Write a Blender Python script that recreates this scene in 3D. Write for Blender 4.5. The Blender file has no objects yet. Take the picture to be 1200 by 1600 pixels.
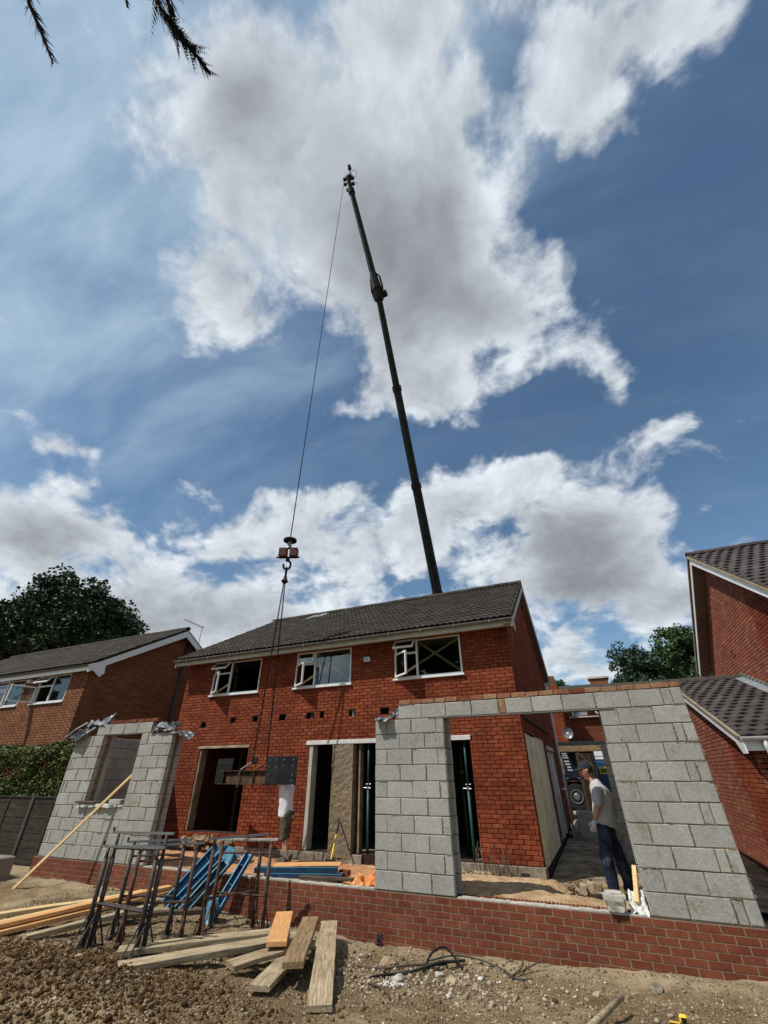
import bpy, bmesh, math, random
import numpy as np
from mathutils import Vector, Matrix, noise
R = random.Random(7)
rng = np.random.default_rng(11)
sc = bpy.context.scene
COL = sc.collection
rad = math.radians

# ------------------------------------------------------------------ camera
CAMZ = 1.47
cam = bpy.data.cameras.new("camera")
camo = bpy.data.objects.new("camera", cam)
COL.objects.link(camo)
cam.sensor_fit = 'VERTICAL'
cam.sensor_height = 36.0
cam.lens = 652.3 / 1600 * 36
cam.clip_start = 0.05
cam.clip_end = 2000
_p, _r, _y = rad(31.99), rad(-0.36), rad(-23.83)
fwd = Vector((math.sin(_y) * math.cos(_p), math.cos(_y) * math.cos(_p), math.sin(_p)))
rgt = Vector((math.cos(_y), -math.sin(_y), 0))
upv = rgt.cross(fwd)
r2 = math.cos(_r) * rgt + math.sin(_r) * upv
u2 = -math.sin(_r) * rgt + math.cos(_r) * upv
camo.matrix_world = Matrix((( r2.x, u2.x, -fwd.x, 0), (r2.y, u2.y, -fwd.y, 0), (r2.z, u2.z, -fwd.z, CAMZ), (0, 0, 0, 1)))
sc.camera = camo
sc.render.resolution_x, sc.render.resolution_y = 768, 1024

# ------------------------------------------------------------------ node helper
class NT:
    def __init__(s, tree):
        s.t = tree
        s.t.nodes.clear()
    def n(s, typ, ins=None, **props):
        nd = s.t.nodes.new(typ)
        for k, v in props.items():
            setattr(nd, k, v)
        for k, v in (ins or {}).items():
            s.set(nd.inputs[k], v)
        return nd
    def set(s, sock, v):
        if isinstance(v, bpy.types.NodeSocket):
            s.t.links.new(v, sock)
        elif isinstance(v, bpy.types.Node):
            s.t.links.new(v.outputs[0], sock)
        else:
            if isinstance(v, (tuple, list)) and sock.type == 'RGBA' and len(v) == 3:
                v = tuple(v) + (1,)
            sock.default_value = v
    def m(s, op, a, b=None, c=None, clamp=False):
        nd = s.t.nodes.new('ShaderNodeMath')
        nd.operation = op
        nd.use_clamp = clamp
        for i, v in enumerate((a, b, c)):
            if v is not None:
                s.set(nd.inputs[i], v)
        return nd.outputs[0]
    def v(s, op, a, b=None, out=0):
        nd = s.t.nodes.new('ShaderNodeVectorMath')
        nd.operation = op
        s.set(nd.inputs[0], a)
        if b is not None:
            if op == 'SCALE':
                s.set(nd.inputs[3], b)
            else:
                s.set(nd.inputs[1], b)
        return nd.outputs[out]
    def mix(s, f, a, b, blend='MIX'):
        nd = s.t.nodes.new('ShaderNodeMix')
        nd.data_type = 'RGBA'
        nd.blend_type = blend
        s.set(nd.inputs[0], f)
        s.set(nd.inputs[6], a)
        s.set(nd.inputs[7], b)
        return nd.outputs[2]
    def ss(s, x, lo, hi, a=0.0, b=1.0):
        nd = s.t.nodes.new('ShaderNodeMapRange')
        nd.interpolation_type = 'SMOOTHSTEP'
        s.set(nd.inputs[0], x)
        s.set(nd.inputs[1], lo); s.set(nd.inputs[2], hi)
        s.set(nd.inputs[3], a); s.set(nd.inputs[4], b)
        return nd.outputs[0]
    def noise(s, vec, scale, detail=4, rough=.55, dist=0.0):
        return s.n('ShaderNodeTexNoise', {'Vector': vec, 'Scale': scale, 'Detail': detail, 'Roughness': rough, 'Distortion': dist}).outputs[0]
    def ramp(s, f, stops):
        nd = s.t.nodes.new('ShaderNodeValToRGB')
        s.set(nd.inputs[0], f)
        cr = nd.color_ramp
        while len(cr.elements) < len(stops):
            cr.elements.new(.5)
        for e, (p, c) in zip(cr.elements, stops):
            e.position = p
            e.color = tuple(c) + (1,)
        return nd.outputs[0]

# ------------------------------------------------------------------ light, sky, exposure
SUN_TRAVEL = Vector((.92, 1.0, -1.90)).normalized()
sun_el = math.asin(-SUN_TRAVEL.z)
sun_az = math.atan2(-SUN_TRAVEL.x, -SUN_TRAVEL.y)          # compass-like angle from +Y towards +X
sl = bpy.data.lights.new("sun", 'SUN')
sl.energy = 4.8
sl.angle = rad(.53)
sl.color = (1.0, .955, .89)
so = bpy.data.objects.new("sun", sl)
COL.objects.link(so)
so.rotation_euler = SUN_TRAVEL.to_track_quat('-Z', 'Y').to_euler()
so.location = (-20, -20, 40)
sc.view_settings.view_transform = 'Standard'
sc.view_settings.look = 'None'
sc.view_settings.gamma = 1
sc.view_settings.use_curve_mapping = False
sc.view_settings.exposure = 0.0

# cloud banks by their direction in the sky: two gradient vectors and a weight each
CLOUDS=[
 (4.17, 2.403, 0.285, -2.87, 6.422, -1.418, 1.05),
 (5.287, 6.908, 0.969, -3.02, 4.727, -2.038, 1.05),
 (3.328, 2.522, -0.275, -3.346, 5.093, -2.714, 1.5),
 (6.804, 6.201, 1.761, -3.769, 8.38, -5.874, 1.0),
 (4.656, 2.148, 0.014, -2.719, 6.04, -4.729, 0.95),
 (6.18, 0.539, 0.557, -0.852, 9.67, -8.376, 0.75),
 (4.945, 2.754, -2.141, -6.073, 6.464, -4.127, 0.95),
 (6.509, 2.033, -0.531, -2.597, 5.773, -4.16, 0.75),
 (12.021, 12.149, 3.79, -5.495, 12.237, -7.068, 0.5),
 (9.399, 7.63, -6.08, -17.615, 15.323, -6.771, 0.35),
 (7.63, 1.624, 0.532, -2.439, 12.472, -11.747, 0.5),
 (12.929, -5.798, 2.689, 5.215, 6.923, -8.13, 0.8),
 (8.602, 4.382, 0.262, -5.893, 13.046, -13.538, 0.6),
 (9.929, 2.824, -0.968, -3.287, 7.342, -2.674, 0.95),
 (8.327, -3.424, -0.687, -0.646, 9.579, -2.794, 1.15),
 (10.551, -5.024, -2.327, -2.258, 15.007, -4.065, 1.0),
 (21.904, -3.801, -7.837, -13.612, 30.456, -6.727, 0.6),
 (14.934, 2.202, -2.618, -10.95, 24.48, -6.803, 0.55),
 (8.731, 3.359, -0.353, -10.202, 22.847, -3.478, 0.9),
 (5.017, 0.695, -1.918, -3.367, 3.629, -7.487, 1.9),
 (6.775, 1.331, 0.4, -0.816, 7.333, -10.988, 0.95),
 (7.344, 0.32, -1.015, -3.464, 11.876, -16.016, 0.8),
 (19.57, -5.562, -1.53, 3.678, 17.345, -25.285, 0.75),
 (12.905, -0.789, -3.793, -2.876, 6.313, -10.735, 0.7),
 (3.834, 6.825, 1.582, -5.08, 4.031, -15.883, 0.8),
 (3.358, 3.956, 1.379, -1.68, 3.631, -10.574, 0.6),
 (3.519, 1.92, 1.179, -0.222, 6.095, -9.394, 1.15),
 (2.112, 1.685, 0.41, -1.216, 2.602, -9.656, 1.35),
 (6.024, 2.779, 0.019, -1.977, 4.303, -10.154, 0.95),
 (7.664, 14.49, 3.021, -12.859, 12.283, -26.325, 0.85),
 (8.055, 20.743, 2.928, -27.317, 14.863, -44.926, 0.65),
 (10.581, 10.694, 3.337, -8.744, 19.238, -29.152, 0.75),
 (10.683, -2.088, -0.132, 4.403, 3.817, -17.332, 1.0),
 (9.345, 0.545, -2.112, -1.682, 3.545, -17.594, 1.0),
 (18.488, -6.284, -2.209, 7.62, 9.096, -31.897, 0.95),
 (6.247, 0.153, -1.532, -2.268, 4.902, -14.278, 1.0),
 (7.785, 1.897, -0.939, -1.899, 4.081, -13.682, 0.8),
 (3.327, 5.121, 2.049, -1.648, 3.508, -14.519, 0.9),
 (10.652, -0.651, -3.131, -2.064, 4.309, -24.523, 0.8),
 (8.987, 3.193, -0.514, -3.36, 7.352, -14.37, 0.6),
 (10.168, 15.397, -4.489, -8.719, 4.055, -8.238, -0.95),
 (23.957, 5.206, -3.249, -8.113, 18.003, -15.322, -0.5),
 (10.406, 4.004, -0.421, -4.388, 9.52, -24.878, -0.6),
 (10.719, 9.884, 2.84, -5.733, 12.479, -29.451, -0.5),
 (8.167, 12.692, 2.476, -11.339, 7.792, -39.277, -0.35),
 (19.813, 3.793, -2.978, -3.386, 7.401, -15.001, -0.6),
 (21.799, -0.418, -5.886, -2.245, 4.778, -19.775, -0.5),
 (24.468, 4.841, -3.589, -5.845, 13.076, -2.888, -0.7),
 (17.318, 1.613, -3.571, -4.995, 11.062, -11.154, -0.6),
 (4.117, 0.935, 0.15, -5.234, 23.988, -28.076, -0.6),
 (4.093, 2.248, 1.183, -1.888, 11.208, -12.562, -0.5),
 (11.313, -1.698, -3.897, -2.842, 6.332, -3.459, -0.9),
 (3.179, 3.991, 1.444, -3.145, 6.97, -6.639, -0.2),
]
# banks beyond the part of the sky the photograph shows
for az, el, wd, ww in ((150, 40, .35, 1.1), (200, 25, .4, 1.2), (250, 45, .3, .9), (285, 22, .3, 1.0), (100, 30, .35, 1.1), (95, 50, .3, .9), (125, 12, .3, 1.0), (225, 10, .35, 1.0), (75, 15, .3, 1.0), (170, 65, .2, .6)):
    a_, e_ = rad(az), rad(el)
    s1 = Vector((math.cos(a_), -math.sin(a_), 0)) / wd
    s2 = Vector((-math.sin(a_) * math.sin(e_), -math.cos(a_) * math.sin(e_), math.cos(e_))) / (wd * .6)
    CLOUDS.append((s1.x, s1.y, s1.z, s2.x, s2.y, s2.z, ww))

world = bpy.data.worlds.new("World")
sc.world = world
world.use_nodes = True
w = NT(world.node_tree)
sky = w.n('ShaderNodeTexSky', sky_type='NISHITA', sun_disc=False, sun_elevation=sun_el, sun_rotation=sun_az,
          air_density=1.0, dust_density=.5, ozone_density=1.6, altitude=80)
d = w.v('NORMALIZE', w.n('ShaderNodeTexCoord').outputs['Generated'])
dz = w.n('ShaderNodeSeparateXYZ', {0: d}).outputs[2]
warp = w.n('ShaderNodeTexNoise', {'Vector': d, 'Scale': 6.0, 'Detail': 4.0, 'Roughness': .55})
dw = w.v('ADD', d, w.v('SCALE', w.v('SUBTRACT', warp.outputs['Color'], (.5, .5, .5)), .16))
M = None
for c in CLOUDS:
    up = c[5] if False else None
    e1 = w.v('DOT_PRODUCT', dw, c[0:3], out=1)
    e2 = w.v('DOT_PRODUCT', dw, c[3:6], out=1)
    e = w.m('MULTIPLY_ADD', e1, e1, w.m('MULTIPLY', e2, e2))
    g = w.m('EXPONENT', w.m('MULTIPLY', e, -1.0))
    M = w.m('MULTIPLY', g, c[6]) if M is None else w.m('MULTIPLY_ADD', g, c[6], M)
# flatten the noise like a cloud deck seen in perspective
flat = w.v('SCALE', d, w.m('DIVIDE', 1.0, w.m('ADD', w.m('ABSOLUTE', dz), .45)))
sund = -SUN_TRAVEL
n1 = w.noise(flat, 5.4, 12, .62, .3)
n2 = w.noise(w.v('ADD', flat, tuple(sund * .03)), 5.4, 8, .62, .3)
n3 = w.noise(flat, 1.9, 4, .5)
vo = w.n('ShaderNodeTexVoronoi', {'Vector': w.v('ADD', flat, w.v('SCALE', w.v('SUBTRACT', warp.outputs['Color'], (.5, .5, .5)), .25)), 'Scale': 7.5, 'Detail': 2.0, 'Roughness': .55}, feature='F1')
n1b = w.m('MULTIPLY_ADD', vo.outputs['Distance'], -.22, w.m('ADD', n1, .105))
dens = w.m('ADD', w.m('MULTIPLY_ADD', w.m('SUBTRACT', n1b, .5), 2.9, w.m('SUBTRACT', M, .24)), w.m('MULTIPLY', w.m('SUBTRACT', n3, .5), 1.3))
above = w.ss(dz, -.02, .03)
alpha = w.m('MULTIPLY', w.ss(dens, -.10, .66), above)
soft = w.noise(flat, 3.2, 5, .5, .2)
thick = w.ss(w.m('MULTIPLY_ADD', w.m('SUBTRACT', soft, .5), 2.2, w.m('MULTIPLY_ADD', dens, .20, M)), .85, 2.7)
relief = w.m('MULTIPLY', w.m('SUBTRACT', n1, n2), w.m('MULTIPLY_ADD', thick, -1.0, 1.5))
lum = w.m('ADD', w.m('SUBTRACT', 1.02, w.m('MULTIPLY', thick, .56)), relief)
lum = w.m('MAXIMUM', lum, .22)
cl = w.mix(w.m('MULTIPLY', thick, .8, clamp=True), (6.9, 7.45, 8.0), (6.1, 6.6, 7.3))
cl = w.v('SCALE', cl, lum)
# high thin cirrus towards the sun
ci_v = w.n('ShaderNodeMapping', {'Vector': flat, 'Rotation': (0, 0, rad(-62)), 'Scale': (1.0, 2.6, 1.0)})
ci = w.noise(ci_v.outputs[0], 2.8, 8, .58, .25)
sdot = w.v('DOT_PRODUCT', d, tuple(sund), out=1)
cirrus = w.m('MULTIPLY', w.ss(ci, .34, .74), w.ss(sdot, .30, .85, 0.08, .70))
veil = w.m('ADD', cirrus, w.ss(sdot, .45, .98, 0.02, .38), clamp=True)
blue = w.mix(1.0, sky.outputs[0], (.83, 1.01, 1.05), 'MULTIPLY')
skyc = w.mix(w.m('MULTIPLY', veil, above), blue, (4.5, 6.0, 7.4))
skyc = w.mix(alpha, skyc, cl)
bg = w.n('ShaderNodeBackground', {'Color': skyc, 'Strength': .10})
w.n('ShaderNodeOutputWorld', {'Surface': bg.outputs[0]})

# ------------------------------------------------------------------ materials
def material(name):
    m = bpy.data.materials.new(name)
    m.use_nodes = True
    return m, NT(m.node_tree)
def pieceid(t):
    """a random number for every separate piece, whether it is an object or an island of a joined mesh"""
    a = t.n('ShaderNodeObjectInfo').outputs['Random']
    b = t.n('ShaderNodeNewGeometry').outputs['Random Per Island']
    return t.m('FRACT', t.m('ADD', t.m('MULTIPLY', a, 7.31), b))
def surf(name, stops, scale=6.0, rough=.8, bump=.3, bscale=60.0, vary=.25, spec=.3, metal=0.0, piece=0.0, grain=None, spot=None, bdist=.01, detail=6, spot2=None):
    """general surface: colour ramp over noise, a lighter or darker cast per piece, bump, optional speckles"""
    m, t = material(name)
    pos = t.n('ShaderNodeNewGeometry').outputs['Position']
    if grain:
        pos_c = t.n('ShaderNodeMapping', {'Vector': t.n('ShaderNodeTexCoord').outputs['Object'], 'Scale': grain}).outputs[0]
        pid0 = pieceid(t)
        pos_c = t.v('ADD', pos_c, t.n('ShaderNodeCombineXYZ', {0: t.m('MULTIPLY', pid0, 37.0), 1: t.m('MULTIPLY', pid0, 11.0), 2: 0.0}))
    else:
        pos_c = pos
    f = t.noise(pos_c, scale, detail, .6, .3)
    f = t.ss(f, .28, .72)
    if piece:
        f = t.m('ADD', t.m('MULTIPLY', f, 1 - piece), t.m('MULTIPLY', pieceid(t), piece))
    c = t.ramp(f, stops)
    big = t.noise(pos, 1.3, 4, .6)
    c = t.mix(1.0, c, t.n('ShaderNodeCombineColor', {0: t.ss(big, .25, .75, 1 - vary, 1 + vary), 1: t.ss(big, .25, .75, 1 - vary, 1 + vary), 2: t.ss(big, .25, .75, 1 - vary, 1 + vary)}).outputs[0], 'MULTIPLY')
    if spot2:
        sc_, lo, hi, colr, amt = spot2
        k = t.ss(t.noise(t.v('ADD', pos, (31.0, 7.0, 3.0)), sc_, 6, .7), lo, hi)
        c = t.mix(t.m('MULTIPLY', k, amt), c, colr)
    if spot:
        sc_, lo, hi, colr, amt = spot
        k = t.ss(t.noise(pos, sc_, 5, .65), lo, hi)
        c = t.mix(t.m('MULTIPLY', k, amt), c, colr)
    h = t.noise(pos_c if grain else pos, bscale, 5, .65)
    bp = t.n('ShaderNodeBump', {'Strength': bump, 'Distance': bdist, 'Height': h})
    b = t.n('ShaderNodeBsdfPrincipled', {'Base Color': c, 'Roughness': rough, 'Metallic': metal, 'Specular IOR Level': spec, 'Normal': bp.outputs[0]})
    t.n('ShaderNodeOutputMaterial', {0: b.outputs[0]})
    return m
def g3(v, tint=(1, 1, 1)):
    return tuple(v * x for x in tint)
M_ = {}
M_['brick'] = surf('rustic_red_brick', [(0, (0.1159, 0.0232, 0.0099)), (0.35, (0.1704, 0.0355, 0.0148)), (0.65, (0.2114, 0.0495, 0.0203)), (0.9, (0.2522, 0.0742, 0.0295)), (1, (0.1499, 0.0294, 0.0154))], 14, .9, .9, 90, .24, .15, piece=.5, spot=(7, .60, .74, (.33, .17, .10), .4), spot2=(2.2, .56, .72, (.075, .03, .02), .45))
M_['brick2'] = surf('smooth_red_brick', [(0, (0.1184, 0.0329, 0.0166)), (0.5, (0.1543, 0.0439, 0.0216)), (1, (0.1902, 0.0626, 0.032))], 9, .88, .5, 90, .2, .15, piece=.5, spot2=(3.0, .52, .75, (.20, .13, .09), .45), spot=(5, .60, .8, (.42, .24, .17), .35))
M_['brick3'] = surf('neighbour_red_brick', [(0, (0.1568, 0.0462, 0.0277)), (0.5, (0.2228, 0.0693, 0.039)), (0.85, (0.264, 0.1016, 0.0563)), (1, (0.3465, 0.194, 0.1213))], 9, .88, .5, 90, .12, .2, piece=.6)
M_['brick4'] = surf('orange_red_brick', [(0, (0.1364, 0.0487, 0.0244)), (0.5, (0.191, 0.0753, 0.0344)), (1, (0.2319, 0.1062, 0.0501))], 9, .88, .5, 90, .12, .2, piece=.55)
M_['coping'] = surf('mixed_facing_brick', [(0, (0.1675, 0.0585, 0.0357)), (0.3, (0.2751, 0.1691, 0.0845)), (0.6, (0.2273, 0.078, 0.0456)), (1, (0.2991, 0.2341, 0.13))], 16, .9, .6, 70, .2, .2, piece=.7)
M_['mortar_dark'] = surf('joint_shade_mortar', [(0, (0.0196, 0.0098, 0.007)), (1, (0.0455, 0.0224, 0.0154))], 30, .95, .6, 80)  # dark red-brown mortar, darkened further for the shadow in the recessed joints
M_['mortar_pink'] = surf('pale_mortar', [(0, (0.1706, 0.124, 0.0903)), (1, (0.2309, 0.1764, 0.131))], 30, .95, .5, 80, .15)
M_['mortar_grey'] = surf('buff_mortar', [(0, (0.1103, 0.0784, 0.051)), (1, (0.2048, 0.1496, 0.0956))], 30, .95, .8, 60, .2)
M_['block'] = surf('aggregate_block', [(0, (0.2241, 0.2175, 0.1913)), (0.3, (0.307, 0.2981, 0.2626)), (0.7, (0.3651, 0.3544, 0.3151)), (1, (0.4565, 0.4391, 0.3901))], 45, .95, 1.0, 120, .10, .15, piece=.34, spot=(5, .55, .70, (.23, .19, .125), .65), spot2=(38, .64, .70, (.10, .095, .08), .85), bdist=.012, detail=9)
M_['cavity'] = surf('cavity_insulation_batt', [(0, (.12, .07, .04)), (1, (.26, .16, .09))], 12, .95, .8, 40)
M_['tile'] = surf('weathered_roof_tile', [(0, (0.0211, 0.0167, 0.013)), (0.5, (0.0384, 0.031, 0.0236)), (1, (0.0651, 0.0546, 0.0409))], 22, .9, .7, 60, .2, .25, piece=.45, spot=(5, .56, .74, (.17, .16, .11), .5))
M_['tile2'] = surf('brown_roof_tile', [(0, (0.0298, 0.0236, 0.0223)), (0.5, (0.0496, 0.0397, 0.0372)), (1, (0.0775, 0.062, 0.0583))], 22, .85, .6, 60, .15, .3, piece=.5)
M_['verge_mortar'] = surf('verge_mortar', [(0, (0.192, 0.152, 0.096)), (1, (0.304, 0.248, 0.16))], 20, .95, .7, 60)
M_['white'] = surf('white_upvc', [(0, (0.648, 0.648, 0.63)), (1, (0.72, 0.72, 0.711))], 4, .35, .05, 30, .03, .5)
M_['cream'] = surf('aged_cream_paint', [(0, (0.36, 0.3312, 0.2664)), (1, (0.4464, 0.4176, 0.3528))], 5, .6, .15, 40, .1, .4, spot=(14, .6, .8, (.3, .26, .2), .4))
M_['gutter'] = surf('grey_plastic_gutter', [(0, (.33, .32, .30)), (1, (.45, .43, .40))], 6, .45, .1, 40, .1, .4)
M_['gutter_dark'] = surf('dark_grey_gutter', [(0, (.10, .095, .09)), (1, (.17, .16, .15))], 6, .5, .1, 40, .1, .4)
M_['hose_dark'] = surf('dark_olive_plastic', [(0, (.018, .022, .018)), (1, (.045, .052, .042))], 10, .6, .2, 40, .1, .3)
M_['mortar_brown'] = surf('squeezed_brown_mortar', [(0, (.10, .07, .04)), (1, (.27, .20, .125))], 30, .95, .8, 60, .2)
M_['path'] = surf('dirty_broken_path', [(0, (0.1053, 0.079, 0.0527)), (0.5, (0.2194, 0.1755, 0.1229)), (1, (0.351, 0.2896, 0.2106))], 3, .97, 1.0, 30, .2, .1, bdist=.02)
M_['soil_crumb'] = surf('soil_crumbs', [(0, (.09, .058, .032)), (.4, (.16, .112, .064)), (.8, (.25, .19, .12)), (1, (.40, .34, .25))], 10, .97, .8, 50, .1, .1, piece=.85, bdist=.02)
M_['gutter_pale'] = surf('pale_plastic_gutter', [(0, (0.4675, 0.476, 0.476)), (1, (0.578, 0.5865, 0.5865))], 6, .4, .05, 40, .05, .4)
M_['soffit'] = surf('brown_soffit_board', [(0, (.16, .11, .085)), (1, (.22, .16, .125))], 4, .8, .1, 40, .08)
M_['board'] = surf('cream_hoarding_board', [(0, (0.6237, 0.54, 0.3488)), (0.6, (0.7938, 0.7128, 0.4865)), (1, (0.8618, 0.7884, 0.5692))], 3, .75, .2, 30, .15, .3, spot=(18, .58, .72, (.2, .15, .1), .5))
M_['concrete'] = surf('old_concrete', [(0, (0.12, 0.096, 0.068)), (0.5, (0.2, 0.164, 0.12)), (1, (0.272, 0.232, 0.176))], 8, .95, .8, 50, .2)
M_['concrete_pale'] = surf('pale_concrete', [(0, (0.323, 0.2975, 0.2465)), (1, (0.4675, 0.442, 0.3825))], 8, .92, .6, 50, .15)
M_['pebbledash'] = surf('roughcast_render', [(0, (0.135, 0.0978, 0.0574)), (0.5, (0.2228, 0.1688, 0.108)), (1, (0.3375, 0.2835, 0.2025))], 45, .98, 1.0, 70, .15, bdist=.03)
M_['plaster'] = surf('stained_plaster', [(0, (0.135, 0.0938, 0.0525)), (1, (0.255, 0.195, 0.1237))], 4, .9, .3, 40, .2)
M_['plaster_pink'] = surf('pinkish_render', [(0, (0.1904, 0.14, 0.112)), (1, (0.2576, 0.2016, 0.168))], 6, .9, .5, 40, .1)
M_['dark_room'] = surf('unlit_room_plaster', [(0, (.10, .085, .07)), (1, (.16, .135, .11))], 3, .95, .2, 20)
M_['timber_new'] = surf('fresh_sawn_timber', [(0, (0.4576, 0.2992, 0.132)), (0.5, (0.5808, 0.4048, 0.1936)), (1, (0.6512, 0.4928, 0.264))], 5, .75, .3, 30, .08, .3, grain=(1, 14, 14))
M_['timber_orange'] = surf('orange_treated_timber', [(0, (0.442, 0.204, 0.0765)), (0.5, (0.561, 0.289, 0.1105)), (1, (0.6375, 0.3655, 0.153))], 5, .75, .3, 30, .08, .3, grain=(1, 14, 14))
M_['timber_old'] = surf('weathered_scaffold_board', [(0, (.17, .12, .07)), (.35, (.30, .225, .135)), (.7, (.42, .335, .215)), (1, (.50, .415, .285))], 3.5, .88, .8, 22, .15, .2, piece=.2, grain=(1, 13, 13), spot=(9, .58, .7, (.10, .075, .045), .55))
M_['timber_brown'] = surf('brown_scaffold_board', [(0, (0.1275, 0.0765, 0.0382)), (0.5, (0.238, 0.1573, 0.085)), (1, (0.323, 0.2295, 0.1318))], 3.5, .88, .7, 22, .15, .2, grain=(1, 13, 13))
M_['timber_dark'] = surf('dark_wet_timber', [(0, (.05, .035, .022)), (1, (.12, .085, .055))], 4, .85, .5, 26, .1, .2, grain=(1, 12, 12))
M_['fence'] = surf('shade_toned_fence_board', [(0, (0.0192, 0.0168, 0.0128)), (0.5, (0.036, 0.0304, 0.0224)), (1, (0.06, 0.0504, 0.0368))], 3, .92, .6, 26, .2, .15, grain=(1, 10, 10))  # very dark wood colour, standing in for the shade on the fence
M_['fence_post'] = surf('shade_toned_post', [(0, (0.042, 0.0385, 0.0315)), (1, (0.084, 0.077, 0.063))], 9, .95, .5, 50, .2)  # concrete colour darkened for the same shade as the boards
M_['steel_black'] = surf('black_primer_steel', [(0, (.008, .008, .009)), (1, (.02, .02, .022))], 10, .7, .15, 60, .1, .15)
M_['steel_rust'] = surf('rusting_beam_steel', [(0, (0.028, 0.016, 0.0096)), (0.5, (0.068, 0.0336, 0.0152)), (1, (0.12, 0.064, 0.028))], 9, .75, .4, 60, .15, .3)
M_['trestle'] = surf('worn_trestle_steel', [(0, (.012, .012, .012)), (.6, (.035, .030, .026)), (1, (.10, .055, .035))], 18, .6, .4, 70, .2, .4, spot=(30, .6, .72, (.3, .29, .27), .45))
M_['trestle_rust'] = surf('rusty_trestle_steel', [(0, (.03, .016, .012)), (.6, (.075, .032, .02)), (1, (.15, .07, .04))], 18, .7, .4, 70, .2, .35, spot=(30, .6, .72, (.33, .32, .3), .4))
M_['mortar_splash'] = surf('mortar_splashed_steel', [(0, (.30, .28, .25)), (1, (.55, .52, .47))], 25, .85, .8, 60)
M_['blue'] = surf('chipped_blue_paint', [(0, (0.005, 0.062, 0.1674)), (0.6, (0.0093, 0.1054, 0.2604)), (1, (0.031, 0.1674, 0.3224))], 6, .5, .3, 50, .15, .45, spot=(11, .56, .64, (.16, .13, .10), .8))
M_['blue_light'] = surf('faded_blue_paint', [(0, (0.064, 0.24, 0.36)), (1, (0.16, 0.36, 0.464))], 8, .6, .4, 50, .1, .4, spot=(20, .62, .7, (.25, .2, .15), .6))
M_['blue_dark'] = surf('dark_blue_paint', [(0, (0.0048, 0.03, 0.066)), (1, (0.012, 0.06, 0.114))], 8, .55, .4, 50, .15, .4, spot=(12, .62, .7, (.1, .08, .06), .7))
M_['green'] = surf('green_prop_paint', [(0, (0.0072, 0.033, 0.024)), (1, (0.018, 0.066, 0.045))], 12, .5, .2, 60, .15, .4)
M_['galv'] = surf('galvanised_steel', [(0, (0.189, 0.1944, 0.1998)), (1, (0.297, 0.3024, 0.3078))], 20, .4, .2, 60, .1, .5, metal=.7)
M_['lead'] = surf('lead_flashing', [(0, (0.15, 0.165, 0.18)), (1, (0.24, 0.255, 0.27))], 6, .6, .4, 14, .1, .4)
M_['black_plastic'] = surf('black_plastic', [(0, (.012, .012, .013)), (1, (.03, .03, .032))], 10, .35, .2, 25, .1, .5)
M_['membrane'] = surf('crumpled_grey_membrane', [(0, (.025, .027, .03)), (1, (.075, .08, .088))], 6, .45, .6, 16, .1, .6)
M_['membrane_white'] = surf('crumpled_silver_foil', [(0, (0.132, 0.138, 0.144)), (1, (0.27, 0.276, 0.288))], 6, .45, .6, 20, .1, .6)
M_['orange_bag'] = surf('orange_plastic_netting', [(0, (0.595, 0.17, 0.0425)), (1, (0.7225, 0.323, 0.1105))], 16, .6, .8, 40, .1)
M_['yellow'] = surf('yellow_handle_paint', [(0, (.62, .40, .02)), (1, (.75, .52, .05))], 10, .45, .1, 40, .05)
M_['sand'] = surf('building_sand', [(0, (0.34, 0.2125, 0.1105)), (0.5, (0.442, 0.306, 0.17)), (1, (0.51, 0.3825, 0.2465))], 5, .98, 1.0, 35, .15, .1, spot=(3, .55, .7, (.42, .19, .09), .5), bdist=.03)
M_['sand_orange'] = surf('brick_dust_sand', [(0, (0.357, 0.1445, 0.068)), (0.5, (0.4675, 0.2295, 0.1105)), (1, (0.51, 0.323, 0.1785))], 5, .98, 1.0, 35, .15, .1, bdist=.03)
M_['rubble'] = surf('broken_masonry', [(0, (0.128, 0.08, 0.048)), (0.4, (0.272, 0.192, 0.112)), (1, (0.4, 0.336, 0.24))], 14, .95, 1.0, 40, .2, piece=.5)
M_['foliage_dark'] = surf('dark_oak_leaves', [(0, (.006, .013, .005)), (.5, (.016, .036, .011)), (.85, (.038, .07, .018)), (1, (.075, .115, .03))], 1.2, .6, .0, 10, .4, .3, piece=.5)
M_['foliage'] = surf('green_tree_leaves', [(0, (.018, .040, .012)), (.5, (.035, .075, .020)), (1, (.07, .125, .03))], 1.2, .6, .0, 10, .3, .3, piece=.6)
M_['foliage_blue'] = surf('bluish_tree_leaves', [(0, (.014, .032, .018)), (.5, (.028, .056, .032)), (1, (.05, .085, .045))], 1.2, .6, .0, 10, .3, .3, piece=.6)
M_['hedge'] = surf('yellow_green_hedge_leaves', [(0, (0.0192, 0.0352, 0.0077)), (0.5, (0.064, 0.0928, 0.0179)), (1, (0.1664, 0.1856, 0.0448))], 2.2, .6, .0, 10, .3, .3, piece=.7)
M_['purple_leaf'] = surf('dark_purple_leaves', [(0, (.012, .006, .012)), (1, (.04, .016, .03))], 3, .6, .0, 10, .2, .3, piece=.6)
M_['conifer'] = surf('dark_conifer_sprays', [(0, (.006, .010, .008)), (1, (.018, .028, .016))], 4, .8, .0, 10, .2, .2, piece=.6)
M_['bark'] = surf('tree_bark', [(0, (.04, .03, .02)), (1, (.10, .075, .05))], 8, .95, .9, 20)
M_['skin'] = surf('skin', [(0, (.36, .17, .11)), (1, (.46, .24, .16))], 10, .55, .1, 90, .05, .35)
M_['shirt_grey'] = surf('grey_cotton', [(0, (0.3582, 0.3582, 0.3419)), (1, (0.4396, 0.4396, 0.4151))], 14, .95, .4, 30, .06, .1, bdist=.02)
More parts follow.
